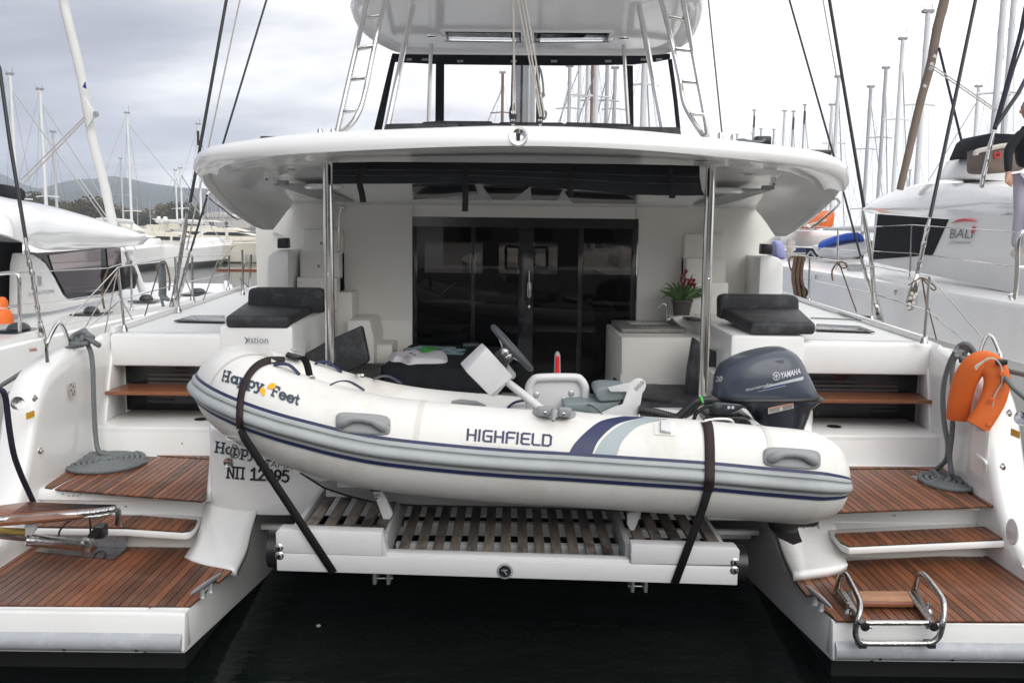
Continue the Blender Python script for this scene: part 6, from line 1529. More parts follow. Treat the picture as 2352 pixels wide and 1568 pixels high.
for a, b_ in (((1045, 970), (1215, 1208)), ((1085, 1000), (1190, 1170)), ((1535, 975), (1655, 1208)), ((1500, 1000), (1640, 1190))):
    A_, B_2 = dk(a, zt_ + .03), dk(b_, zt_ + .02)
    t_ = tube('ladder_arm', [A_, B_2], .017, STEELW, SL, n=12)
    if a[0] in (1045, 1535): lathe('arm_cap', [(.023, -.012), (.024, .004), (.0, .008)], B_2, BLACKP, t_, n=14, axis=(B_2 - A_))
tube('ladder_cross_bar', [dk((1215, 1182), zt_ + .02), dk((1620, 1182), zt_ + .02)], .015, STEELW, SL, n=12)
for k in range(5):
    a, b_ = at(z8(1118 + 6 * k, 996 + 16 * k), 4.99 - .03 * k), at(z8(1490 + 8 * k, 996 + 17 * k), 4.99 - .03 * k)
    t_ = bar('tread', a, b_, .034, .026, TEAKS if k < 4 else TEAKL, SL, bev=.007)
    tube('tread_end', [a + V((-.02, 0, 0)), a + V((.004, 0, 0))], .018, BLACKP, t_, n=10)
for p in ((1105, 1120), (1618, 1122)): lathe('ladder_foot', [(.026, 0), (.022, .02), (.012, .03), (.012, .06)], dk(p, ZL + .012), STEELW, SL, n=12)
for x in (1195, 1635): c = at(z8(x, 1322), yl); box('hoop_pad', c.x - .022, c.x + .022, yl - .018, yl + .05, c.z - .015, c.z + .012, BLACKP, SL, bev=.004)
for x, y in ((1145, 1205), (1245, 1205), (1612, 1208), (1712, 1208)):
    lathe('hinge_bolt', [(.0, .01), (.012, .008), (.012, -.008), (0, -.01)], at(z8(x, y), yl + .03), STEELW, SL, n=10, axis=(1, 0, 0))

# ------------------------------------------------------------ neighbouring catamaran on the left
LC = root('catamaran', 'white catamaran moored on the left with a sloping hardtop', 'catamaran', (-5.5, 12, 0))
YL = [5.5, 7.67, 10, 12.1, 14.2, 15.6]
xg = [-4.30, -4.38, -4.42, -4.4, -4.42, -4.9]
zg = [1.50, 1.52, 1.51, 1.49, 1.50, 1.55]
loft('hull', [[V((-7.5, y, z)), V((x - .05, y, z)), V((x - .01, y, z - .02)), V((x, y, z - .06)), V((x + .03, y, z - .35)), V((x + .04, y, z - .38)), V((x + .02, y, z - .42)), V((x - .02, y, .4)), V((x - .25, y, -.3))] for x, y, z in zip(xg, YL, zg)], GEL, LC, ang=40)
loft('gunwale_step', [[V((x - .16, y, z + .001)), V((x - .15, y, z + .05)), V((x - .06, y, z + .05)), V((x - .05, y, z + .001))] for x, y, z in zip(xg, YL, zg)], GEL, LC, ang=30)
def LX(zf, p, x): return atx(zf(*p), x)
sx_ = -5.45
body = [(-40, 330), (150, 170), (215, 185), (280, 230), (345, 330), (415, 460), (430, 478), (-40, 500)]
# side of the superstructure with its swept pillar
prism('cabin_side', [LX(z4, p, sx_) for p in [(125, 250), (140, 175), (215, 185), (285, 235), (345, 330), (412, 460), (470, 470), (750, 420), (760, 440), (330, 545), (120, 560)]], (-.12, 0, 0), GEL, LC, bev=.02)
wn_ = prism('cabin_window', [LX(z4, p, sx_ - .03) for p in [(150, 165), (240, 175), (400, 165), (650, 145), (755, 135), (775, 410), (440, 462), (400, 430), (330, 300), (270, 215)]], (-.03, 0, 0), DWIN, LC)
for q in ([(305, 190), (630, 150), (635, 410), (410, 430), (340, 300)], [(668, 150), (750, 140), (765, 400), (690, 405)]):
    prism('window_pane', [LX(z4, p, sx_ - .022) for p in q], (.004, 0, 0), mat('mirror_window', (.30, .26, .26), .04, metal=.9) if 'mirror_window' not in MATS else MATS['mirror_window'], wn_)
prism('cockpit_curtain', [LX(z4, p, sx_ - .2) for p in [(-60, 100), (140, 112), (140, 300), (110, 520), (-60, 560)]], (-.1, 0, 0), CANVAS, LC)
# hardtop
top_ = [(-60, 440), (60, 465), (200, 490), (350, 530), (560, 600), (700, 660), (800, 700), (870, 750), (895, 775)]
bot_ = [(-60, 490), (60, 530), (150, 560), (240, 600), (400, 590), (560, 575), (700, 562), (840, 555), (905, 530)]
T1 = [LX(z1, (x, y * 1.0 + 787), -5.15) for x, y in [(-60, 440), (60, 465), (200, 490), (350, 530)]]
rt = [at(z1(*p), y) for p, y in [((-60, 1218), 8.6), ((60, 1245), 9.0), ((200, 1268), 9.6), ((350, 1300), 10.4), ((560, 1360), 11.4), ((720, 1410), 12.2), ((830, 1445), 12.8), ((885, 1475), 13.1), ((900, 1510), 13.2)]]
rb = [at(z1(*p), y) for p, y in [((-60, 1450), 8.0), ((60, 1480), 8.2), ((170, 1520), 8.6), ((270, 1556), 9.2), ((420, 1558), 10.2), ((600, 1552), 11.2), ((750, 1542), 12.0), ((860, 1532), 12.7), ((905, 1522), 13.2)]]
rt, rb = smoothpath(rt, 4), smoothpath(rb, 4)
rows = [[V((v.x - 2.2, v.y + .2, v.z + .05)) for v in rt], rt] + [[a.lerp(b_, k) + V((.10 * sin(pi * k), -.06 * sin(pi * k), .05 * sin(pi * k))) for a, b_ in zip(rt, rb)] for k in (.12, .3, .5, .7, .88)] + [rb, [v + V((-.03, .06, -.02)) for v in rb], [V((v.x - .4, v.y + .5, v.z + .04)) for v in rb], [V((v.x - 2.5, v.y + .6, v.z + .10)) for v in rb]]
loft('hardtop', rows, GELR, LC, ang=50)
tube('sail_bag', [at(z1(*p), y) for p, y in [((-80, 1210), 11), ((0, 1205), 11), ((60, 1212), 11.3), ((110, 1222), 11.6)]], .10, CANVAS, LC, n=10)
tube('hardtop_post', [at(z4(*p), 12.6) for p in [(800, 165), (850, 290), (895, 418)]], .05, MASTW, LC, n=10)
tube('hardtop_post', [at(z4(*p), 12.6) for p in [(830, 165), (800, 250), (790, 400)]], .03, MASTW, LC, n=10)
FS = [(z1(388, -260), 12.5), (z1(398, 0), 12.6), (z1(430, 150), 12.6), (z1(475, 330), 12.6), (z1(518, 520), 12.6), (z1(548, 700), 12.6), (z1(575, 850), 12.6), (z1(620, 1030), 12.6), (z1(660, 1180), 12.6), (z1(712, 1430), 12.6)]
fp = smoothpath([at(p, y) for p, y in FS], 5)
tube('furled_headsail', fp, [.064 * (1 + .03 * sin(i * 1.9) + .02 * sin(i * 4.3)) for i in range(len(fp))], SAILC, LC, n=14)
fw = [at(z1(*p), 12.45) for p in [(520, 600), (560, 660), (605, 722), (570, 760), (545, 800), (530, 700)]]
prism('sail_clew', fw, (0, .05, 0), SAILC, LC, bev=.01)
tube('clew_ring', [at(z1(602 + 10 * cos(a), 716 + 12 * sin(a)), 12.42) for a in [2 * pi * k / 12 for k in range(12)]], .02, GREYP, LC, n=6, closed=True)
prism('blue_patch', [at(z1(*p), 12.42) for p in [(533, 512), (516, 548), (541, 558)]], (0, .02, 0), BLUED, LC)
for a, b_ in (((530, 735), (130, 1130)), ((535, 750), (150, 1150))): tube('sheet', [at(z1(*a), 12.4), at(z1(*b_), 12.4)], .010, BEIGE, LC, n=6)
LCs = []
tube('shroud', [at(z1(-60, 300), 8.6), at(z1(-2, 430), 8.6), at(z1(60, 880), 8.5), at(z1(165, 1520), 8.4)], .018, STAYB, LC, n=8)
turnbuckle(z4, [(158, 80), (172, 170), (185, 240), (200, 300), (215, 400), (235, 520), (252, 620), (262, 700), (272, 820)], 8.35, LC, .018)
prism('chainplate', [at(z4(*p), 8.3) for p in [(235, 625), (262, 615), (285, 700), (282, 835), (262, 838), (245, 720)]], (0, .03, 0), STEEL, LC, bev=.006)
tube('stern_rail', [at(z4(*p), 8.6) for p in [(-40, 310), (60, 300), (100, 305), (120, 340), (122, 480), (125, 700)]], .018, STEEL, LC, n=10, sm=3)
tube('stern_rail', [at(z4(*p), 8.6) for p in [(-40, 520), (60, 510), (122, 505)]], .015, STEEL, LC, n=10)
LS = [stanch(z4, (822, 222), (826, 545), 1.50, LC)]
tube('lifeline', [at(z4(*p), y) for p, y in [((105, 300), 8.6), ((680, 270), 10.5), ((822, 225), 12.3), ((1150, 180), 14), ((1520, 160), 17)]], .005, STEEL, LC, n=6)
tube('lifeline', [at(z4(*p), y) for p, y in [((125, 500), 8.6), ((680, 445), 10.5), ((822, 385), 12.3), ((1110, 330), 14)]], .005, STEEL, LC, n=6)
tube('lashing', [at(z4(*p), 10.5) for p in [(680, 270), (650, 350), (640, 430), (655, 525)]], .012, ROPEB, LC, n=6, sm=2)
for p, r in (((118, 655), .125), ((575, 545), .085), ((918, 463), .075), ((1242, 420), .085)):
    c = atz(z4(p[0], p[1] + 12), 1.515); Rr = r * c.y / 10
    h = prism('deck_hatch', [V((c.x + a * Rr * 1.9, c.y + b_ * Rr * 2.2, 1.512)) for a, b_ in ((-1, -1), (1, -1), (1, 1), (-1, 1))], (0, 0, .015), YGLASS, LC, bev=.004)
    lathe('vent_dome', [(Rr * .95, .0), (Rr, .02), (Rr * .85, .05), (Rr * .5, .075), (0, .08)], V((c.x, c.y, 1.527)), DGREYP, h, n=18)
tube('speaker_horn', [at(z4(*p), 12.4) for p in [(785, 260), (790, 320), (800, 400)]], [.12, .16, .10], BLACKP, LC, n=14)
sidefn = lambda a, b_, h: (lambda u, v, hh=0: LX(z4, (a[0] + (b_[0] - a[0]) * u + 2 * v, a[1] + (b_[1] - a[1]) * u - h * v), sx_ + .006))
textmesh('hull_lettering', 'LAGOON', sidefn((182, 442), (340, 424), 24), ALU, LC, bold=.01)
for k in range(7):
    a = LX(z4, (250, 382 - 9 * k), sx_ + .006); b_ = LX(z4, (238 + (2 if k % 2 else -2), 372 - 9 * k), sx_ + .006); c2_ = LX(z4, (262, 372 - 8 * k), sx_ + .006)
    tube('feather_mark', [b_, a, c2_], .005, ALU, LC, n=4)
q = [at(z4(*p), 7.0) for p in [(178, 770), (230, 765), (235, 790), (182, 797)]]
stk = prism('hull_sticker', q, (0, .003, 0), MATS['white_rope'], LC); bar('sticker_arrow', at(z4(185, 782), 6.99), at(z4(228, 777), 6.99), .004, .012, REDP, stk, up=(0, 1, 0))
FB = root('float_light', 'small orange and white lifebuoy light on the left catamaran rail', 'float light', tuple(at(z4(15, 625), 8.2)))
lathe('float_body', [(.0, 0), (.095, .01), (.10, .07), (.08, .12), (.045, .16)], at(z4(15, 622), 8.3), ORANGE, FB, n=18)
lathe('float_band', [(.050, 0), (.052, .10)], at(z4(15, 548), 8.3), MATS['white_rope'], FB, n=18)
lathe('float_cap', [(.050, 0), (.052, .05), (.03, .09), (0, .10)], at(z4(15, 515), 8.3), ORANGE, FB, n=18)

# ------------------------------------------------------------ neighbouring catamaran on the right
RC = root('catamaran', 'large white catamaran on the right with a brown furled sail', 'catamaran', (5.8, 11, 0))
YR_ = [6.5, 8.0, 10, 12, 15, 19]; xh = [4.55, 4.6, 4.62, 4.6, 4.6, 4.7]; zh = [1.96, 1.97, 1.98, 1.99, 2.0, 2.0]
loft('hull', [[V((8.5, y, z)), V((x + .07, y, z)), V((x + .02, y, z - .02)), V((x, y, z - .07)), V((x - .03, y, z - .5)), V((x - .045, y, z - .53)), V((x - .03, y, z - .57)), V((x + .02, y, .5)), V((x + .25, y, -.3))] for x, y, z in zip(xh, YR_, zh)], GEL, RC, ang=35)
xs2 = 5.15
pr2 = [LX(z3, p, xs2) for p in [(1195, 1335), (1270, 1342), (1480, 1358), (1700, 1376), (1900, 1368), (2085, 1350), (2400, 1345)]]
def L3(p): return LX(z3, p, xs2)
base = [L3((2400, 1800)), L3((1560, 1590)), L3((1230, 1568))]
cs = [L3(p) for p in [(1225, 1640), (1265, 1340), (1700, 1374), (2085, 1348), (2400, 1345), (2400, 1900)]]
prism('cabin_side', cs, (.15, 0, 0), GEL, RC)
prism('side_screen', [LX(z3, p, xs2 - .012) for p in [(1272, 1343), (1712, 1376), (1612, 1598), (1240, 1628)]], (.01, 0, 0), CANVAS, RC)
# roof eyebrow
rt2 = [at(z3(*p), y) for p, y in [((1196, 1300), 17.2), ((1230, 1262), 16.6), ((1300, 1228), 15.6), ((1400, 1192), 14.4), ((1500, 1168), 13.4), ((1600, 1155), 12.5), ((1800, 1150), 11.2), ((1960, 1162), 10.3), ((2090, 1172), 9.7), ((2400, 1185), 8.6)]]
rb2 = [at(z3(*p), y) for p, y in [((1198, 1330), 17.0), ((1235, 1338), 16.4), ((1300, 1345), 15.2), ((1400, 1352), 14.0), ((1500, 1360), 13.0), ((1600, 1368), 12.2), ((1800, 1372), 11.0), ((1960, 1360), 10.2), ((2085, 1350), 9.6), ((2400, 1345), 8.5)]]
rt2, rb2 = smoothpath(rt2, 4), smoothpath(rb2, 4)
rows = [[V((v.x + 2.5, v.y + .3, v.z + .12)) for v in rt2], [V((v.x + .3, v.y + .1, v.z + .03)) for v in rt2], rt2] + [[a.lerp(b_, k) + V((-.06 * sin(pi * k), 0, 0)) for a, b_ in zip(rt2, rb2)] for k in (.2, .5, .8)] + [rb2, [v + V((.08, 0, -.01)) for v in rb2], [V((v.x + .6, v.y, v.z)) for v in rb2]]
loft('coach_roof', rows, GELR, RC, ang=50)
loft('roof_deck', [[at(z3(*p), y) for p, y in r] for r in ([((1400, 1190), 14.5), ((1600, 1152), 12.8), ((1800, 1148), 11.8), ((2100, 1165), 10.8)], [((1500, 1160), 15), ((1640, 1125), 14), ((1820, 1105), 13), ((2100, 1085), 12)])], GEL, RC)
prism('cockpit_pillar', [at(z3(*p), 9.55) for p in [(2078, 1345), (2240, 1340), (2240, 1800), (2072, 1740)]], (0, .1, 0), PANEL, RC)
prism('helm_bulkhead', [at(z3(*p), 11.2) for p in [(1780, 1112), (1850, 985), (2200, 960), (2300, 1160)]], (0, .6, 0), GEL, RC, bev=.03)
prism('helm_visor', [at(z3(*p), 11.0) for p in [(1842, 985), (1888, 880), (1925, 848), (1985, 835), (2200, 845), (2200, 930), (1960, 960), (1850, 990)]], (0, .5, 0), CANVAS, RC, bev=.04)
SPR = loft('spray_screen', [[at(z3(*p), 10.8) for p in r] for r in ([(1920, 845), (2010, 650), (2189, 370)], [(1985, 835), (2090, 700), (2260, 470)], [(2100, 840), (2200, 760), (2330, 640)])], VINYL, RC)
bk2 = pillow('rope_bag', [(1880, 960), (1890, 940), (2060, 915), (2150, 930), (2150, 1060), (2040, 1085), (1900, 1090), (1875, 1060)], z3, 10.6, .25, TAUPE, RC, (2010, 1000))
tube('bag_rim', [at(z3(*p), 10.34) for p in [(1885, 975), (1895, 950), (1980, 930), (2080, 912), (2150, 925)]], .03, MATS['white_rope'], RC, n=6, sm=3)
tube('bag_mark', [at(z3(*p), 10.33) for p in [(2005, 985), (2010, 955), (2022, 965), (2035, 950), (2038, 985), (2005, 990)]], .010, REDP, RC, n=5)
# lettering
def R6(a, b_, h, off=.016): return lambda u, v, hh=0: LX(z6, (a[0] + (b_[0] - a[0]) * u + 10 * v, a[1] + (b_[1] - a[1]) * u - h * v), xs2 - off)
textmesh('cabin_lettering', 'BALI', R6((1720, 84), (1862, 84), 62), GLETTER, RC, bold=.0)
textmesh('cabin_lettering', 'CATANAGroup', R6((1712, 120), (1850, 117), 20), GLETTER, RC, bold=0.0)
tube('logo_arc', [LX(z6, p, xs2 - .02) for p in [(1735, -12), (1770, -26), (1815, -33), (1860, -30), (1890, -22)]], [.004, .014, .018, .014, .004], mat('coral_print', (.62, .08, .10), .5), RC, n=6)
bar('logo_tick', LX(z6, (1862, 50), xs2 - .02), LX(z6, (1874, 12), xs2 - .02), .02, .03, MATS['coral_print'], RC)
# brown furled sail, stays, rails
BF = [(z3(1710, -160), 13.4), (z3(1690, 0), 13.4), (z3(1645, 180), 13.4), (z3(1605, 400), 13.4), (z3(1560, 560), 13.4), (z3(1510, 760), 13.4), (z3(1465, 960), 13.4), (z3(1410, 1190), 13.4)]
fp = smoothpath([at(p, y) for p, y in BF], 5)
tube('furled_headsail', fp, [.066 * (1.1 - .32 * i / len(fp)) * (1 + .03 * sin(i * 2.1)) for i in range(len(fp))], TAUPE, RC, n=14)
for p in ((1628, 352), (1608, 400), (1600, 430), (1565, 538)): bar('sail_tag', at(z3(p[0] - 6, p[1] - 4), 13.2), at(z3(p[0] + 12, p[1] + 8), 13.2), .01, .04, MATS['white_rope'], RC)
for a, b_ in (((1600, 420), (2010, 700)), ((1610, 408), (2020, 690))): tube('sheet', [at(z3(*a), 13.2), at(z3(*b_), 12)], .010, ROPEW, RC, n=6)
tube('stay_line', [at(z3(*p), 13.3) for p in [(1655, 300), (1740, 650), (1825, 1000)]], .018, MATS['navy_rope'], RC, n=6)
tube('shroud', [at(z3(*p), y) for p, y in [((1935, -160), 9.0), ((1885, 0), 8.95), ((1750, 650), 8.75), ((1600, 1360), 8.5)]], .018, STAYB, RC, n=8)
turnbuckle(z6, [(1597, -40), (1582, 20), (1560, 120), (1535, 240), (1520, 310)], 8.45, RC, .020)
cp_ = prism('chainplate', [at(z6(*p), 8.35) for p in [(1500, 340), (1515, 310), (1532, 310), (1533, 380), (1520, 500), (1490, 535), (1462, 538), (1450, 500), (1470, 420)]], (0, .03, 0), STEEL, RC, bev=.006)
for p in ((1485, 430), (1500, 455), (1475, 460), (1495, 490), (1470, 495), (1468, 520)): lathe('plate_bolt', [(0, .008), (.014, .006), (.018, 0)], at(z6(*p), 8.35), MATS['white_rope'], cp_, n=10, axis=(0, -1, 0))
tube('shroud', [at(z3(*p), y) for p, y in [((2240, -160), 9.4), ((2170, 200), 9.3), ((2085, 520), 9.2), ((2005, 810), 9.1)]], .022, MATS['navy_rope'], RC, n=8)
tube('shroud', [at(z3(*p), y) for p, y in [((2330, 250), 9.3), ((2150, 590), 9.2), ((2005, 800), 9.1)]], .020, STAYB, RC, n=8)
tube('shroud', [at(z3(*p), y) for p, y in [((2300, 30), 9.6), ((2189, 260), 9.5), ((2130, 420), 9.4), ((2040, 720), 9.3)]], .012, STAYB, RC, n=8)
turnbuckle(z3, [(2000, 820), (1975, 920), (1960, 1000), (1935, 1100), (1925, 1160)], 9.1, RC, .022)
b1_, t1_ = stanch(z6, (1487, 0), (1472, 350), 1.97, RC); b2_, t2_ = stanch(z6, (1022, 20), (1019, 285), 1.98, RC)
tube('stern_rail', [at(z6(*p), 8.0) for p in [(2230, 32), (2189, 40), (2160, 70), (2148, 150), (2145, 300), (2132, 468)]], .020, STEEL, RC, n=10, sm=3)
tube('stern_rail', [at(z6(*p), 8.0) for p in [(2145, 265), (2240, 262)]], .016, STEEL, RC, n=10)
tube('ring_bolt', [at(z6(2112 + 16 * cos(a), 450 + 18 * sin(a)), 8.0) for a in [2 * pi * k / 12 for k in range(12)]], .008, STEEL, RC, n=6, closed=True)
tube('lifeline', [at(z6(2160, 48), 8.0), t1_, t2_, at(z6(760, 0), 17)], .006, STEEL, RC, n=6)
tube('lifeline', [at(z6(2130, 262), 8.0), b1_.lerp(t1_, .5), b2_.lerp(t2_, .5), at(z6(620, 130), 17)], .006, STEEL, RC, n=6)
for p in ((1385, 418), (883, 322)): lathe('hull_fitting', [(0, .012), (.03, .010), (.04, 0)], LX(z6, p, 4.58), STEEL, RC, n=14, axis=(-1, 0, 0))
c = atz(z6(1140, 290), 1.99); box('deck_cleat', c.x - .12, c.x + .12, c.y, c.y + .1, 1.99, 2.06, ALU, RC, bev=.01); box('cleat_bar', c.x - .25, c.x + .25, c.y + .02, c.y + .08, 2.061, 2.10, ALU, RC, bev=.01)

# tender with a blue cover and an orange raft behind, lying beyond
TD = root('tender', 'grey tender with a bright blue cover hung beyond the right rail', 'tender', tuple(at(z6(1030, 210), 17)))
pillow('tender_hull', [(902, 150), (905, 130), (980, 110), (1100, 90), (1165, 85), (1178, 120), (1165, 170), (1100, 200), (1020, 215), (940, 200)], z6, 17, .5, MATS['mast_white_paint'], TD, (1040, 150))
cvr = [[at(z6(*p), 17 + dy_) for p in r] for r, dy_ in (([(898, 150), (925, 118), (1000, 82), (1080, 60), (1150, 55), (1182, 95)], -.55), ([(905, 120), (930, 100), (1000, 75), (1080, 56), (1140, 50), (1175, 75)], 0), ([(905, 120), (930, 100), (1000, 80), (1080, 60), (1140, 56), (1175, 80)], .5))]
cvr.insert(0, [at(z6(*p), 16.42) for p in [(900, 158), (940, 138), (1010, 112), (1080, 95), (1150, 90), (1180, 105)]])
loft('tender_cover', cvr, BLUEC, TD, thick=.02)
RB_ = root('life_raft', 'orange round life raft lashed under the right end of the roof', 'life raft', tuple(at(z6(890, 20), 19)))
pillow('raft_body', [(805, 20), (830, -20), (880, -60), (930, -80), (955, -90), (962, -60), (950, 0), (940, 15), (880, 22)], z6, 19, .5, ORANGE, RB_, (890, -20))
tube('raft_strap', [at(z6(*p), 18.4) for p in [(810, 10), (870, -10), (950, -30)]], .02, MATS['white_rope'], RB_, n=6)
# cluttered white boat they lie on
SB = root('sailing_yacht', 'white yacht deck with blue and dark gear beyond the right rail', 'sailing yacht', (5.5, 20, 0))
prism('hull', [V((3.9, 19.5, -.2)), V((3.9, 19.5, 1.35)), V((9, 19.5, 1.35)), V((9, 19.5, -.2))], (0, 3, 0), GEL, SB, bev=.05)
q = [at(z6(*p), 19.6) for p in [(660, 70), (700, 30), (1100, 38), (1140, 60), (1150, 130), (790, 135), (665, 120)]]
prism('coach_roof', q, (0, 1.5, 0), GEL, SB, bev=.05)
q = [at(z6(*p), 19.0) for p in [(800, 140), (1190, 155), (1180, 215), (810, 205)]]; prism('dark_screen', q, (0, .2, 0), CANVAS, SB)
q = [at(z6(*p), 17.5) for p in [(705, 175), (820, 172), (820, 245), (705, 240)]]
mtg = prism('wicker_mat', q, (0, .05, 0), BEIGE, SB)
q = [at(z6(*p), 18) for p in [(740, 140), (820, 145), (825, 170), (745, 172)]]; prism('folded_flag', q, (0, .1, 0), NAVY, SB)
tube('fender', [at(z6(*p), 17.2) for p in [(735, 95), (722, 130), (735, 165)]], .08, ROPEW, SB, n=10, sm=2)
for k in range(6):
    tube('truss', [at(z6(690 + 40 * k, 165 + 50 * (k % 2)), 18.5), at(z6(730 + 40 * k, 215 - 50 * (k % 2)), 18.5)], .02, GREYP, SB, n=6)
pillow('fender', [(615, 110), (640, 100), (665, 110), (685, 200), (665, 215), (625, 200)], z6, 15, .15, mat('lilac_cloth', (.38, .38, .68), .7), SB, (645, 155))

# ------------------------------------------------------------ person on the right catamaran
PS = root('person', 'person in a black jumper and grey trousers walking on the right catamaran', 'person', (5.3, 9.0, 2.3))
YPn = 9.0
def J(p, dy=0.0): return at(z3(*p), YPn + dy * .8)
def skin(name, joints, edges, radii, m, par, root_i=0, sub=1):
    me = bpy.data.meshes.new(name); bm = bmesh.new(); sk_ = bm.verts.layers.skin.verify(); bv = [bm.verts.new(j) for j in joints]
    for a, b_ in edges: bm.edges.new((bv[a], bv[b_]))
    for i, r in enumerate(radii): bv[i][sk_].radius = r if isinstance(r, tuple) else (r, r)
    bv[root_i][sk_].use_root = True
    bm.to_mesh(me); bm.free()
    o = place(name, me, par); md = o.modifiers.new('skin', 'SKIN'); md.use_smooth_shade = True
    s = o.modifiers.new('sub', 'SUBSURF'); s.levels = s.render_levels = sub + 1
    me.materials.append(m); return o
hip = J((2212, 1060)); ch = J((2215, 900)); nk = J((2222, 790)); hd = J((2230, 700))
shL = J((2168, 830), -.02); elL = J((2090, 945), -.05); wrL = J((2090, 1085), -.12)
shR = J((2275, 830), .02); elR = J((2310, 950), .1); wrR = J((2300, 1070), .1)
skin('jumper', [hip, ch, nk, shL, elL, wrL, shR, elR, wrR], [(0, 1), (1, 2), (1, 3), (3, 4), (4, 5), (1, 6), (6, 7), (7, 8)], [(.14, .10), (.15, .105), (.057, .057), .062, .048, .034, .062, .048, .034], SWEATER, PS)
kn = J((2165, 1320), -.06); an = J((2140, 1560), .0); ft = J((2128, 1575), -.02)
knR = J((2270, 1300), .1); anR = J((2280, 1560), .2)
pel = J((2212, 1095)); hl = J((2180, 1120)); hr = J((2250, 1120))
skin('trousers', [pel, hl, kn, an, hr, knR, anR], [(0, 1), (1, 2), (2, 3), (0, 4), (4, 5), (5, 6)], [(.13, .10), .095, .062, .052, .095, .062, .052], TROUS, PS)
h0 = wrL + V((0, -.01, -.03)); hm = J((2092, 1130), -.13)
jo = [wrL + V((0, 0, .02)), hm]; ed = [(0, 1)]; ra = [.028, .036]
for fx, fy, dy_, r_ in ((2085, 1150, -.02, .012), (2095, 1160, -.01, .012), (2105, 1165, .01, .012), (2112, 1150, .03, .011)):
    a = J((fx, fy - 8), -.13 + dy_); b_ = J((fx + 4, fy + 6), -.12 + dy_); jo += [a, b_]; ed += [(1, len(jo) - 2), (len(jo) - 2, len(jo) - 1)]; ra += [r_ + .001, r_ - .002]
jo += [J((2078, 1128), -.16), J((2076, 1150), -.17)]; ed += [(1, len(jo) - 2), (len(jo) - 2, len(jo) - 1)]; ra += [.013, .010]
skin('hand', jo, ed, ra, SKIN, PS, 1)
skin('hand', [wrR, wrR + V((.01, 0, -.06)), wrR + V((.01, -.02, -.13)), wrR + V((-.02, -.03, -.11))], [(0, 1), (1, 2), (1, 3)], [.028, .036, .014, .011], SKIN, PS, 1)
hdm = lathe('head', [(.037, -.13), (.045, -.08), (.070, -.04), (.080, .016), (.078, .057), (.057, .094), (0, .11)], hd, SKIN, PS, n=20)
lathe('hair', [(.070, -.04), (.087, .0), (.088, .05), (.067, .098), (0, .122)], hd + V((.010, .015, .003)), HAIR, PS, n=20)
tube('nose', [hd + V((-.02, -.09, .03)), hd + V((-.03, -.118, -.01)), hd + V((-.02, -.095, -.02))], [.010, .014, .008], SKIN, hdm, n=8)
for dx2 in (-.045, .01): lathe('eye', [(0, .004), (.011, 0)], hd + V((dx2, -.090, .03)), BLACKP, hdm, n=8, axis=(0, -1, 0))
bar('mouth', hd + V((-.035, -.086, -.045)), hd + V((.0, -.088, -.045)), .004, .007, REDP, hdm)
for s_ in (-1, 1): lathe('ear', [(0, .01), (.018, .006), (.022, 0)], hd + V((.095 * s_, 0, 0)), SKIN, hdm, n=10, axis=(s_, 0, 0))
for a in (an, anR):
    pillow_ = tube('shoe', [a + V((.03, .08, -.05)), a + V((0, 0, -.045)), a + V((-.02, -.10, -.06)), a + V((-.03, -.17, -.07))], [.035, .05, .046, .03], MATS['white_rope'], PS, n=12, sm=2)

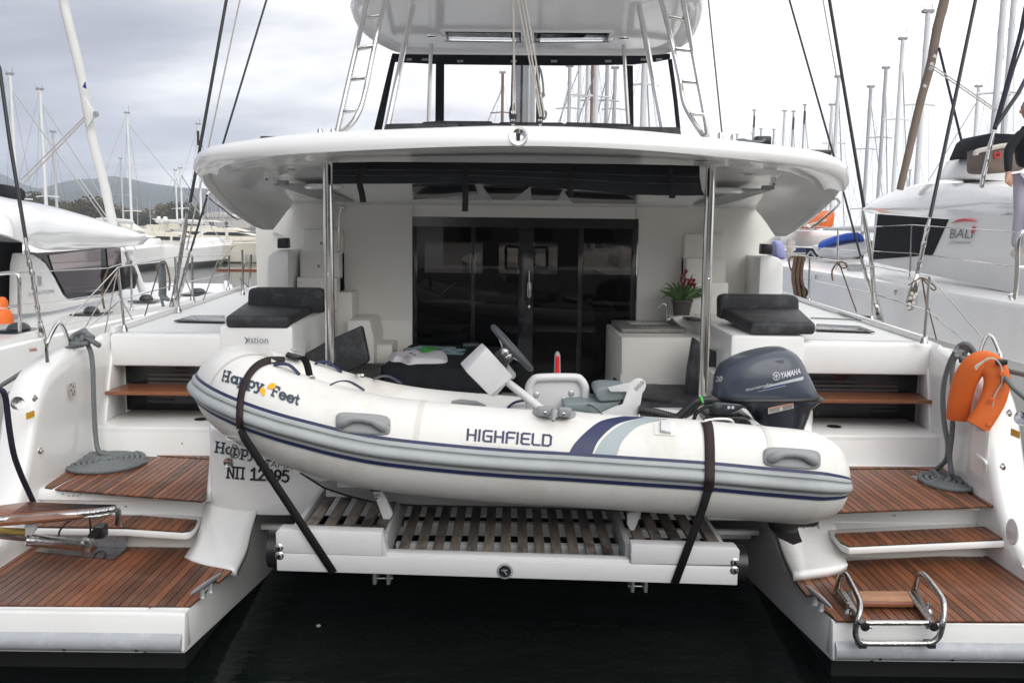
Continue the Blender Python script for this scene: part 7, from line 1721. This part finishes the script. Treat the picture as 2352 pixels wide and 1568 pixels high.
# ------------------------------------------------------------ sailboats beyond
random.seed(9)
def sailboat(label, top, wpx, Y, m=MASTW, spread=(.35,), stay_dx=None, group='masts of the yachts beyond', z0=.9, flag=None, lean=0.0, hull=True, stcol=None, thin=True):
    t = at(top, Y); r = wpx / 2 / F * Y
    R = root('sailing_yacht', label, 'sailing yacht', (t.x, Y, 0), group)
    if hull:
        L = 5.5; rows = []
        for k in range(9):
            f = k / 8; w = 1.7 * sin(pi * min(.97, .22 + f * .78)) ** .7 + .02; y = Y - L + 2 * L * f
            rows.append([V((t.x - w, y, 1.1 + .25 * f)), V((t.x - w * .95, y, .3)), V((t.x - w * .4, y, -.3)), V((t.x + w * .4, y, -.3)), V((t.x + w * .95, y, .3)), V((t.x + w, y, 1.1 + .25 * f)), V((t.x, y, 1.2 + .25 * f))])
        loft('hull', rows, GEL, R, closed=True, caps=True)
        box('cabin', t.x - .9, t.x + .9, Y - 1.5, Y + 2, 1.2, 1.65, GEL, R, bev=.1)
        tube('boom', [(t.x, Y, 2.6), (t.x + .1, Y - 4, 2.7)], .14, SAILC, R, n=8)
    H = t.z - z0
    ms = tube('mast', [V((t.x - lean * H, Y, z0)), V((t.x, Y, t.z))], [r, r * .9], m, R, n=10)
    box('masthead', t.x - r * 2.0, t.x + r * 1.8, Y - r, Y + r, t.z, t.z + r * 1.0, GREYP, ms)
    if thin:
        tube('antenna', [V((t.x + r * 1.2, Y, t.z)), V((t.x + r * 1.4, Y, t.z + r * random.uniform(2, 6)))], r * .10, STAY, ms, n=4)
        tube('wind_vane', [V((t.x - r * 3, Y, t.z + r * 2.4)), V((t.x - r * .6, Y, t.z + r))], r * .07, STAY, ms, n=4)
    for s in spread:
        z_ = z0 + H * s; tube('spreader', [V((t.x - H * .03 - .3, Y + .2, z_ - .03)), V((t.x, Y, z_)), V((t.x + H * .03 + .3, Y + .2, z_ - .03))], r * .35, m, R, n=6)
    sr = max(.005, Y * .00011)
    for s in (-1, 1):
        tube('shroud', [V((t.x, Y, t.z - .2)), V((t.x + s * (H * .03 + .3), Y + .2, z0 + H * spread[0])), V((t.x + s * 1.7, Y, 1.1))], sr, STAY, R, n=4)
    if stay_dx is not None:
        b_ = V((t.x + stay_dx * .55, Y + 3, 1.3)); tube('furled_headsail', [V((t.x + .02, Y, t.z - H * .07)), b_], max(.024, r * .26), stcol or MASTG, R, n=6)
    tube('backstay', [V((t.x, Y, t.z)), V((t.x + random.uniform(-1, 1), Y - 5, 1.2))], sr, STAY, R, n=4)
    if flag: prism('burgee', [V((t.x - r, Y - r * 1.1, t.z - .4)), V((t.x + r, Y - r * 1.1, t.z - .4)), V((t.x + r, Y - r * 1.1, t.z - 1.3)), V((t.x - r, Y - r * 1.1, t.z - 1.3))], (0, -.01, 0), BLACKP, ms)
# left side
W_ = lambda p: z1(*p)
sailboat('leftmost mast in view with a mast crane on top', W_((62, 470)), 8.5, 36, MASTW, (.35,), 5.5, stcol=MASTG)
sailboat('tall white mast second from the left edge', W_((250, 565)), 8.2, 40, MASTW, (.38,), 4.8, stcol=MASTG)
sailboat('shorter mast crossed by pale sheets left of the furled sail', W_((332, 832)), 6.5, 46, MASTG, (.3,), 4.0, stcol=SAILC)
sailboat('white mast just right of the furled white sail', W_((797, 712)), 6.0, 52, MASTW, (.3, .62), 8.0, stcol=MASTG)
sailboat('slim grey mast with a radar arm between trees and hills', W_((757, 998)), 4.0, 60, MASTG, (.6,), None)
sailboat('left of the two short masts over the green trees', W_((1100, 1070)), 4.5, 66, MASTW, (.5,), -2.5, stcol=NAVY)
sailboat('right of the two short masts over the green trees', W_((1132, 1058)), 4.5, 64, MASTW, (.5,), 3, stcol=NAVY)
sailboat('mast with a black burgee between the catamaran shrouds', W_((1243, 782)), 5.5, 58, MASTW, (.6,), 1.5, flag=True)
for k, x in enumerate((858, 938, 1300, 1325, 1352, 1378, 1402, 1430, 1455)):
    sailboat('tiny far mast against the blue hills, %s of them from the left' % 'first second third fourth fifth sixth seventh eighth ninth'.split()[k], W_((x, (1240, 1262, 1268, 1285, 1300, 1290, 1320, 1330, 1340)[k])), 1.7, 170 + 8 * k, MASTG, (.5,), None, 'tiny far masts before the hills', hull=False, thin=False)
# right side
A3 = lambda p: z3(*p)
for lab, p, w, Y, m_, sd, fl in (
    ('tall white mast behind the brown furled sail', (1588, 82), 12.5, 36, MASTW, None, False),
    ('white mast left of the brown sail, the second tallest', (1430, 250), 9.5, 42, MASTW, 4.2, False),
    ('grey mast between the thick black shroud and the brown sail', (1324, 432), 8.5, 44, MASTG, 3.5, False),
    ('dark grey mast with a dark forestay right of the thick shroud', (1229, 550), 8.2, 46, MASTG, 5.0, False),
    ('white mast crossed by the thick black shroud', (1028, 487), 9.0, 44, MASTW, 3.5, False),
    ('white mast just left of the thick black shroud', (985, 662), 7.0, 52, MASTW, 3.0, False),
    ('slim mast with black burgee, right one over the roof edge', (815, 662), 4.6, 66, MASTG, 4.5, True),
    ('slim mast with black burgee, middle one over the roof edge', (744, 702), 4.6, 68, MASTG, 3.2, True),
    ('plain white mast left of the pair with burgees', (688, 700), 5.2, 70, MASTW, 2.0, False),
    ('low mast just right of the roof line clutch', (620, 815), 4.0, 80, MASTG, None, False),
    ('low mast behind the black line clutch', (540, 812), 3.8, 84, MASTG, None, False),
    ('mast with black burgee left of the black line clutch', (498, 695), 4.2, 72, MASTG, 2.2, True),
    ('short mast top left of the black line clutch', (489, 842), 3.4, 92, MASTG, None, False),
    ('smallest mast top over the roof near the ladder', (390, 846), 3.4, 96, MASTG, None, False),
    ('white mast on the right between brown sail and helm visor', (1905, 548), 8.0, 50, MASTW, -6.0, False),
    ('short thin mast over the right catamaran roof', (1475, 1070), 3.6, 90, MASTG, None, False),
    ('tall thick mast near the right edge of the picture', (2068, -60), 15.5, 30, MASTW, None, False),
    ('second tall thick mast at the right edge behind the clear screen', (2132, -60), 14.0, 32, MASTW, None, False)):
    sailboat(lab, A3(p), w, Y, m_, (.32, .66), sd, flag=fl, stcol=MASTG)
W2 = lambda p: z2(*p)
for lab, p, w, Y, m_, sd in (
    ('varnished brown mast seen through the flybridge screen left of centre', (1045, 432), 7.5, 42, MASTB, -6.5),
    ('pale mast seen through the screen right of the coiled halyard', (1440, 395), 9, 40, MASTG, -3),
    ('pale mast through the screen with a dark spreader', (1500, 300), 8, 44, MASTW, -6),
    ('white mast through the screen left of the brown one', (1548, 300), 10, 40, MASTW, None),
    ('brown mast seen through the screen right of centre', (1574, 340), 8, 44, MASTB, None),
    ('wide white mast through the screen beside the brown mast', (1600, 300), 12, 36, MASTW, -4.5),
    ('grey mast through the screen near its right mullion', (1662, 340), 10, 42, MASTG, -3),
    ('dark topped mast through the screen beside the right post', (1707, 405), 9, 44, MASTG, -2),
    ('broad pale mast through the rightmost screen pane', (1885, 200), 15, 32, MASTW, 2.0)):
    sailboat(lab, W2(p), w, Y, m_, (.62, .8), sd, stcol=MASTG)

# ------------------------------------------------------------ motor yachts across the basin
def motoryacht(label, bow, Y, L, H, flip=1, big=False):
    """bow: pixel of the waterline below the stem; hull runs to the left"""
    b_ = atz(bow, .05); R = root('motor_yacht', label, 'motor yacht', (b_.x, b_.y, 0), 'ivory motor yachts across the basin'); R.scale = (.56, .56, .50)
    X0, Yc = b_.x, b_.y + 1.8; rows = []
    n = 14
    for k in range(n + 1):
        f = k / n; x = X0 - L * f; w = 2.3 * min(1, (f * 2.6 + .01)) ** .6; fl = 1 + .12 * (1 - min(1, f * 3)); top = H * (1 - .28 * min(1, f * 1.4)); ov = 1.6 * (1 - min(1, f * 6))
        rows.append([V((x + ov * 1.15, Yc - w * fl, top)), V((x + ov, Yc - w * fl * .98, top - .18)), V((x + ov * .6, Yc - w * .9, top * .55)), V((x, Yc - w * .8, .02)), V((x, Yc, -.4)), V((x, Yc + w * .8, .02)), V((x + ov * .6, Yc + w * .9, top * .55)), V((x + ov, Yc + w * fl, top - .18)), V((x + ov * 1.15, Yc + w * fl, top)), V((x + ov, Yc, top + .12))])
    loft('hull', rows, IVORYB, R, closed=True, caps=True, ang=40)
    rows = [[V((X0 - L * f, Yc + s * (2.3 * min(1, f * 2.6 + .01) ** .6 * .82 + .02), z)) for s, z in ((-1, .0), (-1, .16))] for f in [k / 10 for k in range(11)]]
    loft('boot_stripe', rows, BLACKP, R, thick=.02)
    zd = H * .80
    # superstructure tiers: swept side profile extruded and tapered
    def tier(name, prof, hw, m=IVORYB):
        A_ = [V((X0 - L * f, Yc - hw, zd + h)) for f, h in prof]; B2 = [V((X0 - L * f, Yc - hw * .8, zd + h + .0)) for f, h in prof]
        return prism(name, A_, (0, 2 * hw, 0), m, R, bev=.08)
    tier('foredeck', [(.14, 0), (.30, .45), (.92, .50), (.92, -.3), (.14, -.3)], 1.75)
    c1 = tier('deckhouse', [(.32, .4), (.47, 1.35), (.90, 1.55), (.93, .4)], 1.6)
    def win(prof, hw, nm='window'):
        prism(nm, [V((X0 - L * f, Yc - hw - .03, zd + h)) for f, h in prof], (0, .04, 0), YGLASS, c1)
    win([(.355, .62), (.455, 1.18), (.50, 1.20), (.50, .70)], 1.6); win([(.515, .72), (.515, 1.20), (.60, 1.22), (.64, .78)], 1.6); win([(.655, .80), (.635, 1.22), (.80, 1.28), (.84, .86)], 1.6)
    tier('flybridge', [(.42, 1.35), (.50, 1.9), (.52, 1.75), (.88, 1.95), (.92, 1.5)], 1.45)
    prism('windscreen', [V((X0 - L * f, Yc - 1.3, zd + h)) for f, h in ((.49, 1.88), (.52, 2.2), (.525, 2.18), (.50, 1.85))], (0, 2.6, 0), YGLASS, R)
    ar = tier('radar_arch', [(.72, 1.8), (.80, 2.9), (.86, 2.95), (.84, 2.75), (.80, 1.8)], 1.4)
    lathe('radar_dome', [(.28, 0), (.30, .15), (.2, .32), (0, .36)], V((X0 - L * .83, Yc, zd + 2.95)), GEL, ar, n=14)
    if big: tier('upper_visor', [(.55, 2.6), (.60, 2.85), (.84, 2.8), (.84, 2.65)], 1.4); win([(.30, -.35), (.30, -.15), (.345, -.12), (.345, -.35)], 1.95, 'hull_window'); win([(.38, -.4), (.39, -.12), (.46, -.12), (.48, -.4)], 2.2, 'hull_window')
    for f in (.18, .24, .30): lathe('porthole', [(0, .02), (.13, .02), (.16, 0)], V((X0 - L * f + 1.6 * (1 - min(1, f * 6)), Yc - 2.3 * min(1, f * 2.6) ** .6 * 1.02, H * .66)), YGLASS, R, n=12, axis=(0, -1, 0))
    pr = []
    for k in range(8):
        f = k / 14; w = 2.3 * min(1, (f * 2.6 + .01)) ** .6; ov = 1.6 * (1 - min(1, f * 6)); x = X0 - L * f + ov; top = H * (1 - .28 * min(1, f * 1.4))
        pr.append(V((x, Yc - w, top + .55))); tube('rail_post', [V((x, Yc - w, top)), V((x, Yc - w, top + .55))], .025, STEEL, R, n=4)
    tube('bow_rail', pr, .03, STEEL, R, n=4)
    return R
motoryacht('nearest ivory motor yacht, its bow left of the shroud hank', (372, 611), 54, 17, 2.2)
motoryacht('ivory motor yacht with its bow behind the twin shrouds', (492, 606), 58, 18, 2.4)
motoryacht('ivory motor yacht with an anchor on its bow by the rail', (583, 603), 61, 19, 2.7)
motoryacht('largest flybridge motor yacht running out behind the stair pillar', (760, 598), 66, 26, 3.4, big=True)
motoryacht('motor yacht moored behind the others under the furled sail', (470, 588), 76, 18, 3.0)
motoryacht('far motor yacht behind the largest one', (640, 585), 82, 22, 3.6, big=True)
EX = root('small_boat', 'low white boat beyond the far yachts', 'boat', (-60, 120, 0))

# ------------------------------------------------------------ shore, trees, houses, hills
bpy.data.objects.remove(EX)
SH = mat('shore_ground', (.12, .11, .08), .9, var=.4, vs=.2)
M('shore', [(-420, 150, .9), (60, 150, .9), (60, 1100, 6), (-1100, 1100, 6), (-420, 150, -.5), (60, 150, -.5)], [(0, 1, 2, 3), (4, 5, 1, 0)], SH).__setitem__('kind', 'structure')
BRK = mat('stone_mole', (.32, .29, .25), .9, var=.4, vs=.6, bump=.5, bs=2)
random.seed(21)
FOL = mat('tree_foliage', (.075, .085, .030), .8, c2=(.035, .045, .018), vs=.35, rnd=.3)
FOL2 = mat('autumn_foliage', (.17, .11, .035), .8, c2=(.06, .065, .02), vs=.3, rnd=.3)
BARK = mat('bark', (.10, .07, .05), .9, var=.3, vs=4)
def clump(n, R_, H_, seed):
    random.seed(seed); vs = []; fs = []
    lob = [(random.gauss(0, R_ * .45), random.gauss(0, R_ * .4), H_ * (.35 + .55 * random.random()), R_ * random.uniform(.3, .55)) for _ in range(11)]
    for _ in range(n):
        l = random.choice(lob); d = V((random.gauss(0, 1), random.gauss(0, 1), random.gauss(0, .8))).normalized() * l[3] * random.uniform(.55, 1.08)
        c = V((l[0], l[1], l[2])) + d; s = random.uniform(.22, .5); a = V((random.gauss(0, 1), random.gauss(0, 1), random.gauss(0, 1))).normalized(); b_ = a.cross(V((random.random(), 1, .3))).normalized(); o = len(vs)
        vs += [c + a * s, c + b_ * s, c - a * s * .8, c - b_ * s * .9]; fs.append((o, o + 1, o + 2, o + 3))
    me = bpy.data.meshes.new('crown'); me.from_pydata([tuple(v) for v in vs], [], fs); return me
cr = [clump(2600, 6, 9, 30 + k) for k in range(3)]
cr2 = [m_.copy() for m_ in cr]
for m_ in cr: m_.materials.append(FOL)
for m_ in cr2: m_.materials.append(FOL2)
def tree(u, v, Y, s, aut, lab):
    p = at((u, v), Y); hgt = max(3, p.z - 1); k = hgt / 9.3
    R = root('tree', lab, 'tree', (p.x, Y, 1), 'trees on the far shore')
    c = bpy.data.objects.new('crown', random.choice(cr2 if aut else cr)); col.objects.link(c); c.parent = R; c.scale = (k * s, k * s, k); c.rotation_euler.z = random.uniform(0, 6)
    tube('trunk', [V((p.x, Y, .8)), V((p.x + .2, Y, 1 + hgt * .35)), V((p.x - .2, Y, 1 + hgt * .6))], [.4, .28, .12], BARK, R, n=7)
ORD = 'first second third fourth fifth sixth seventh eighth ninth tenth eleventh twelfth thirteenth fourteenth fifteenth sixteenth seventeenth eighteenth nineteenth twentieth twenty-first twenty-second twenty-third twenty-fourth twenty-fifth'.split()
TREES = ((150, 1235, 0), (190, 1250, 0), (245, 1270, 1), (320, 1275, 0), (360, 1280, 1), (410, 1275, 1), (455, 1300, 0), (500, 1295, 1), (545, 1280, 0), (590, 1262, 1), (640, 1285, 0), (690, 1290, 1), (730, 1320, 0), (760, 1350, 0), (850, 1330, 0), (880, 1325, 1), (920, 1345, 0), (1000, 1400, 0), (1060, 1300, 1), (1085, 1285, 0), (1130, 1290, 1), (1165, 1290, 0), (1040, 1390, 0), (1110, 1375, 0), (1190, 1340, 0))
for k, (x, y, a) in enumerate(sorted(TREES)):
    tree(*z1(x, y), 175 + (k * 37) % 40, 1.15, a, '%s tree on the far shore, %s tree from the left' % ('rusty autumn' if a else 'dark green', ORD[k]))
HW = mat('pale_house_wall', (.50, .46, .42), .8, rnd=.25); HRf = mat('terracotta_roof', (.30, .13, .08), .8)
for k, (x, y, w) in enumerate(((775, 1358, 7), (960, 1370, 9), (985, 1375, 8), (1020, 1365, 10), (1045, 1372, 8), (1065, 1366, 9), (1080, 1375, 7), (1300, 1380, 12), (1340, 1375, 14), (1385, 1385, 10), (1420, 1380, 16), (1460, 1385, 12))):
    Y = 230 + (k * 53) % 60; p = at(z1(x, y), Y)
    R = root('house', 'small pale house on the far shore, %s house from the left' % ORD[k], 'house', (p.x, Y, 1), 'pale houses on the far shore')
    h = p.z + .5
    box('wall', p.x - w / 2, p.x + w / 2, Y, Y + 8, .8, h, HW, R)
    prism('roof', [V((p.x - w / 2 - .3, Y - .3, h)), V((p.x + w / 2 + .3, Y - .3, h)), V((p.x, Y - .3, h + 1.4))], (0, 8.6, 0), HRf if k % 3 == 0 else HW, R)
    for j in range(3): box('window', p.x - w * .35 + j * w * .27, p.x - w * .35 + j * w * .27 + 1.1, Y - .03, Y, max(1, h - 2.6), max(2, h - 1.2), YGLASS, R)
# blue hills
HM = mat('hill_scrub', (.075, .080, .075), .95, c2=(.045, .050, .045), vs=.012, bump=.6, bs=.02)
def ridge(prof, Y, depth, nm):
    pts = smoothpath([at(z1(*p), Y) for p in prof], 10); rows = []
    for k in range(9):
        f = k / 8; rows.append([V((v.x * (1 - .45 * (1 - f) * .6), Y - depth * (1 - f), max(-2, (v.z) * f ** 1.25 * (1 + .10 * sin(i * 1.3 + k) * (1 - f) * 2)))) for i, v in enumerate(pts)])
    rows.append([V((v.x * 1.1, Y + 250, -5)) for v in pts])
    loft(nm, rows, HM, None).__setitem__('kind', 'structure')
ridge([(-900, 1150), (-500, 1060), (-200, 1050), (0, 1090), (60, 1115), (150, 1155), (240, 1180), (330, 1162), (400, 1140), (500, 1125), (600, 1120), (690, 1106), (760, 1112), (850, 1130), (950, 1150), (1060, 1165), (1160, 1178), (1280, 1182), (1400, 1200), (1600, 1250), (1900, 1330), (2300, 1400)], 1000, 450, 'hills')
# air between here and the hills
hz = bpy.data.materials.new('haze_air'); hz.use_nodes = True; t = hz.node_tree; t.nodes.clear()
o_ = N(t, 'ShaderNodeOutputMaterial'); pv = N(t, 'ShaderNodeVolumePrincipled'); pv.inputs['Color'].default_value = (.80, .88, 1.0, 1); pv.inputs['Density'].default_value = 0.00055; pv.inputs['Anisotropy'].default_value = 0.0
t.links.new(pv.outputs[0], o_.inputs['Volume'])
HZ = box('haze', -1500, 1500, -80, 1350, -8, 125, hz, None); HZ['kind'] = 'stuff'

# ------------------------------------------------------------ quay under the photographer
QM = mat('quay_concrete', (.22, .21, .19), .85, var=.25, vs=1.2, bump=.4, bs=30)
tag(box('quay', -60, 60, -14, .9, -1, 1.05, QM, None, bev=.04), kind='structure')

o = prism('floating_scrap', [atz((p[0], p[1]), .004) for p in ((726, 1436), (733, 1434), (737, 1437), (729, 1440))], (0, 0, .006), MATS['white_rope'], None); tag(o, 'small pale scrap floating on the black water below the platform', 'litter')

HBM = mat('added_building_wall', (.30, .26, .22), .85, var=.2, vs=.5); HBW = mat('added_building_glass', (.02, .022, .025), .15)  # unseen buildings added behind the camera for dark reflections in chrome and glass
for k, (x0, x1, h) in enumerate(((-42, -23, 6.5), (-20, -6, 8.5), (-3, 14, 6.0), (17, 30, 9.0), (33, 50, 6.5))):
    b_ = tag(box('added_harbour_front', x0, x1, -30, -20, .9, h, HBM, None), kind='structure')
    for j in range(int((x1 - x0) / 2.6)):
        for z_ in (2.0, 5.0): box('window', x0 + .7 + 2.6 * j, x0 + 2.1 + 2.6 * j, -20.0, -19.97, z_, min(z_ + 1.9, h - .3), HBW, b_)
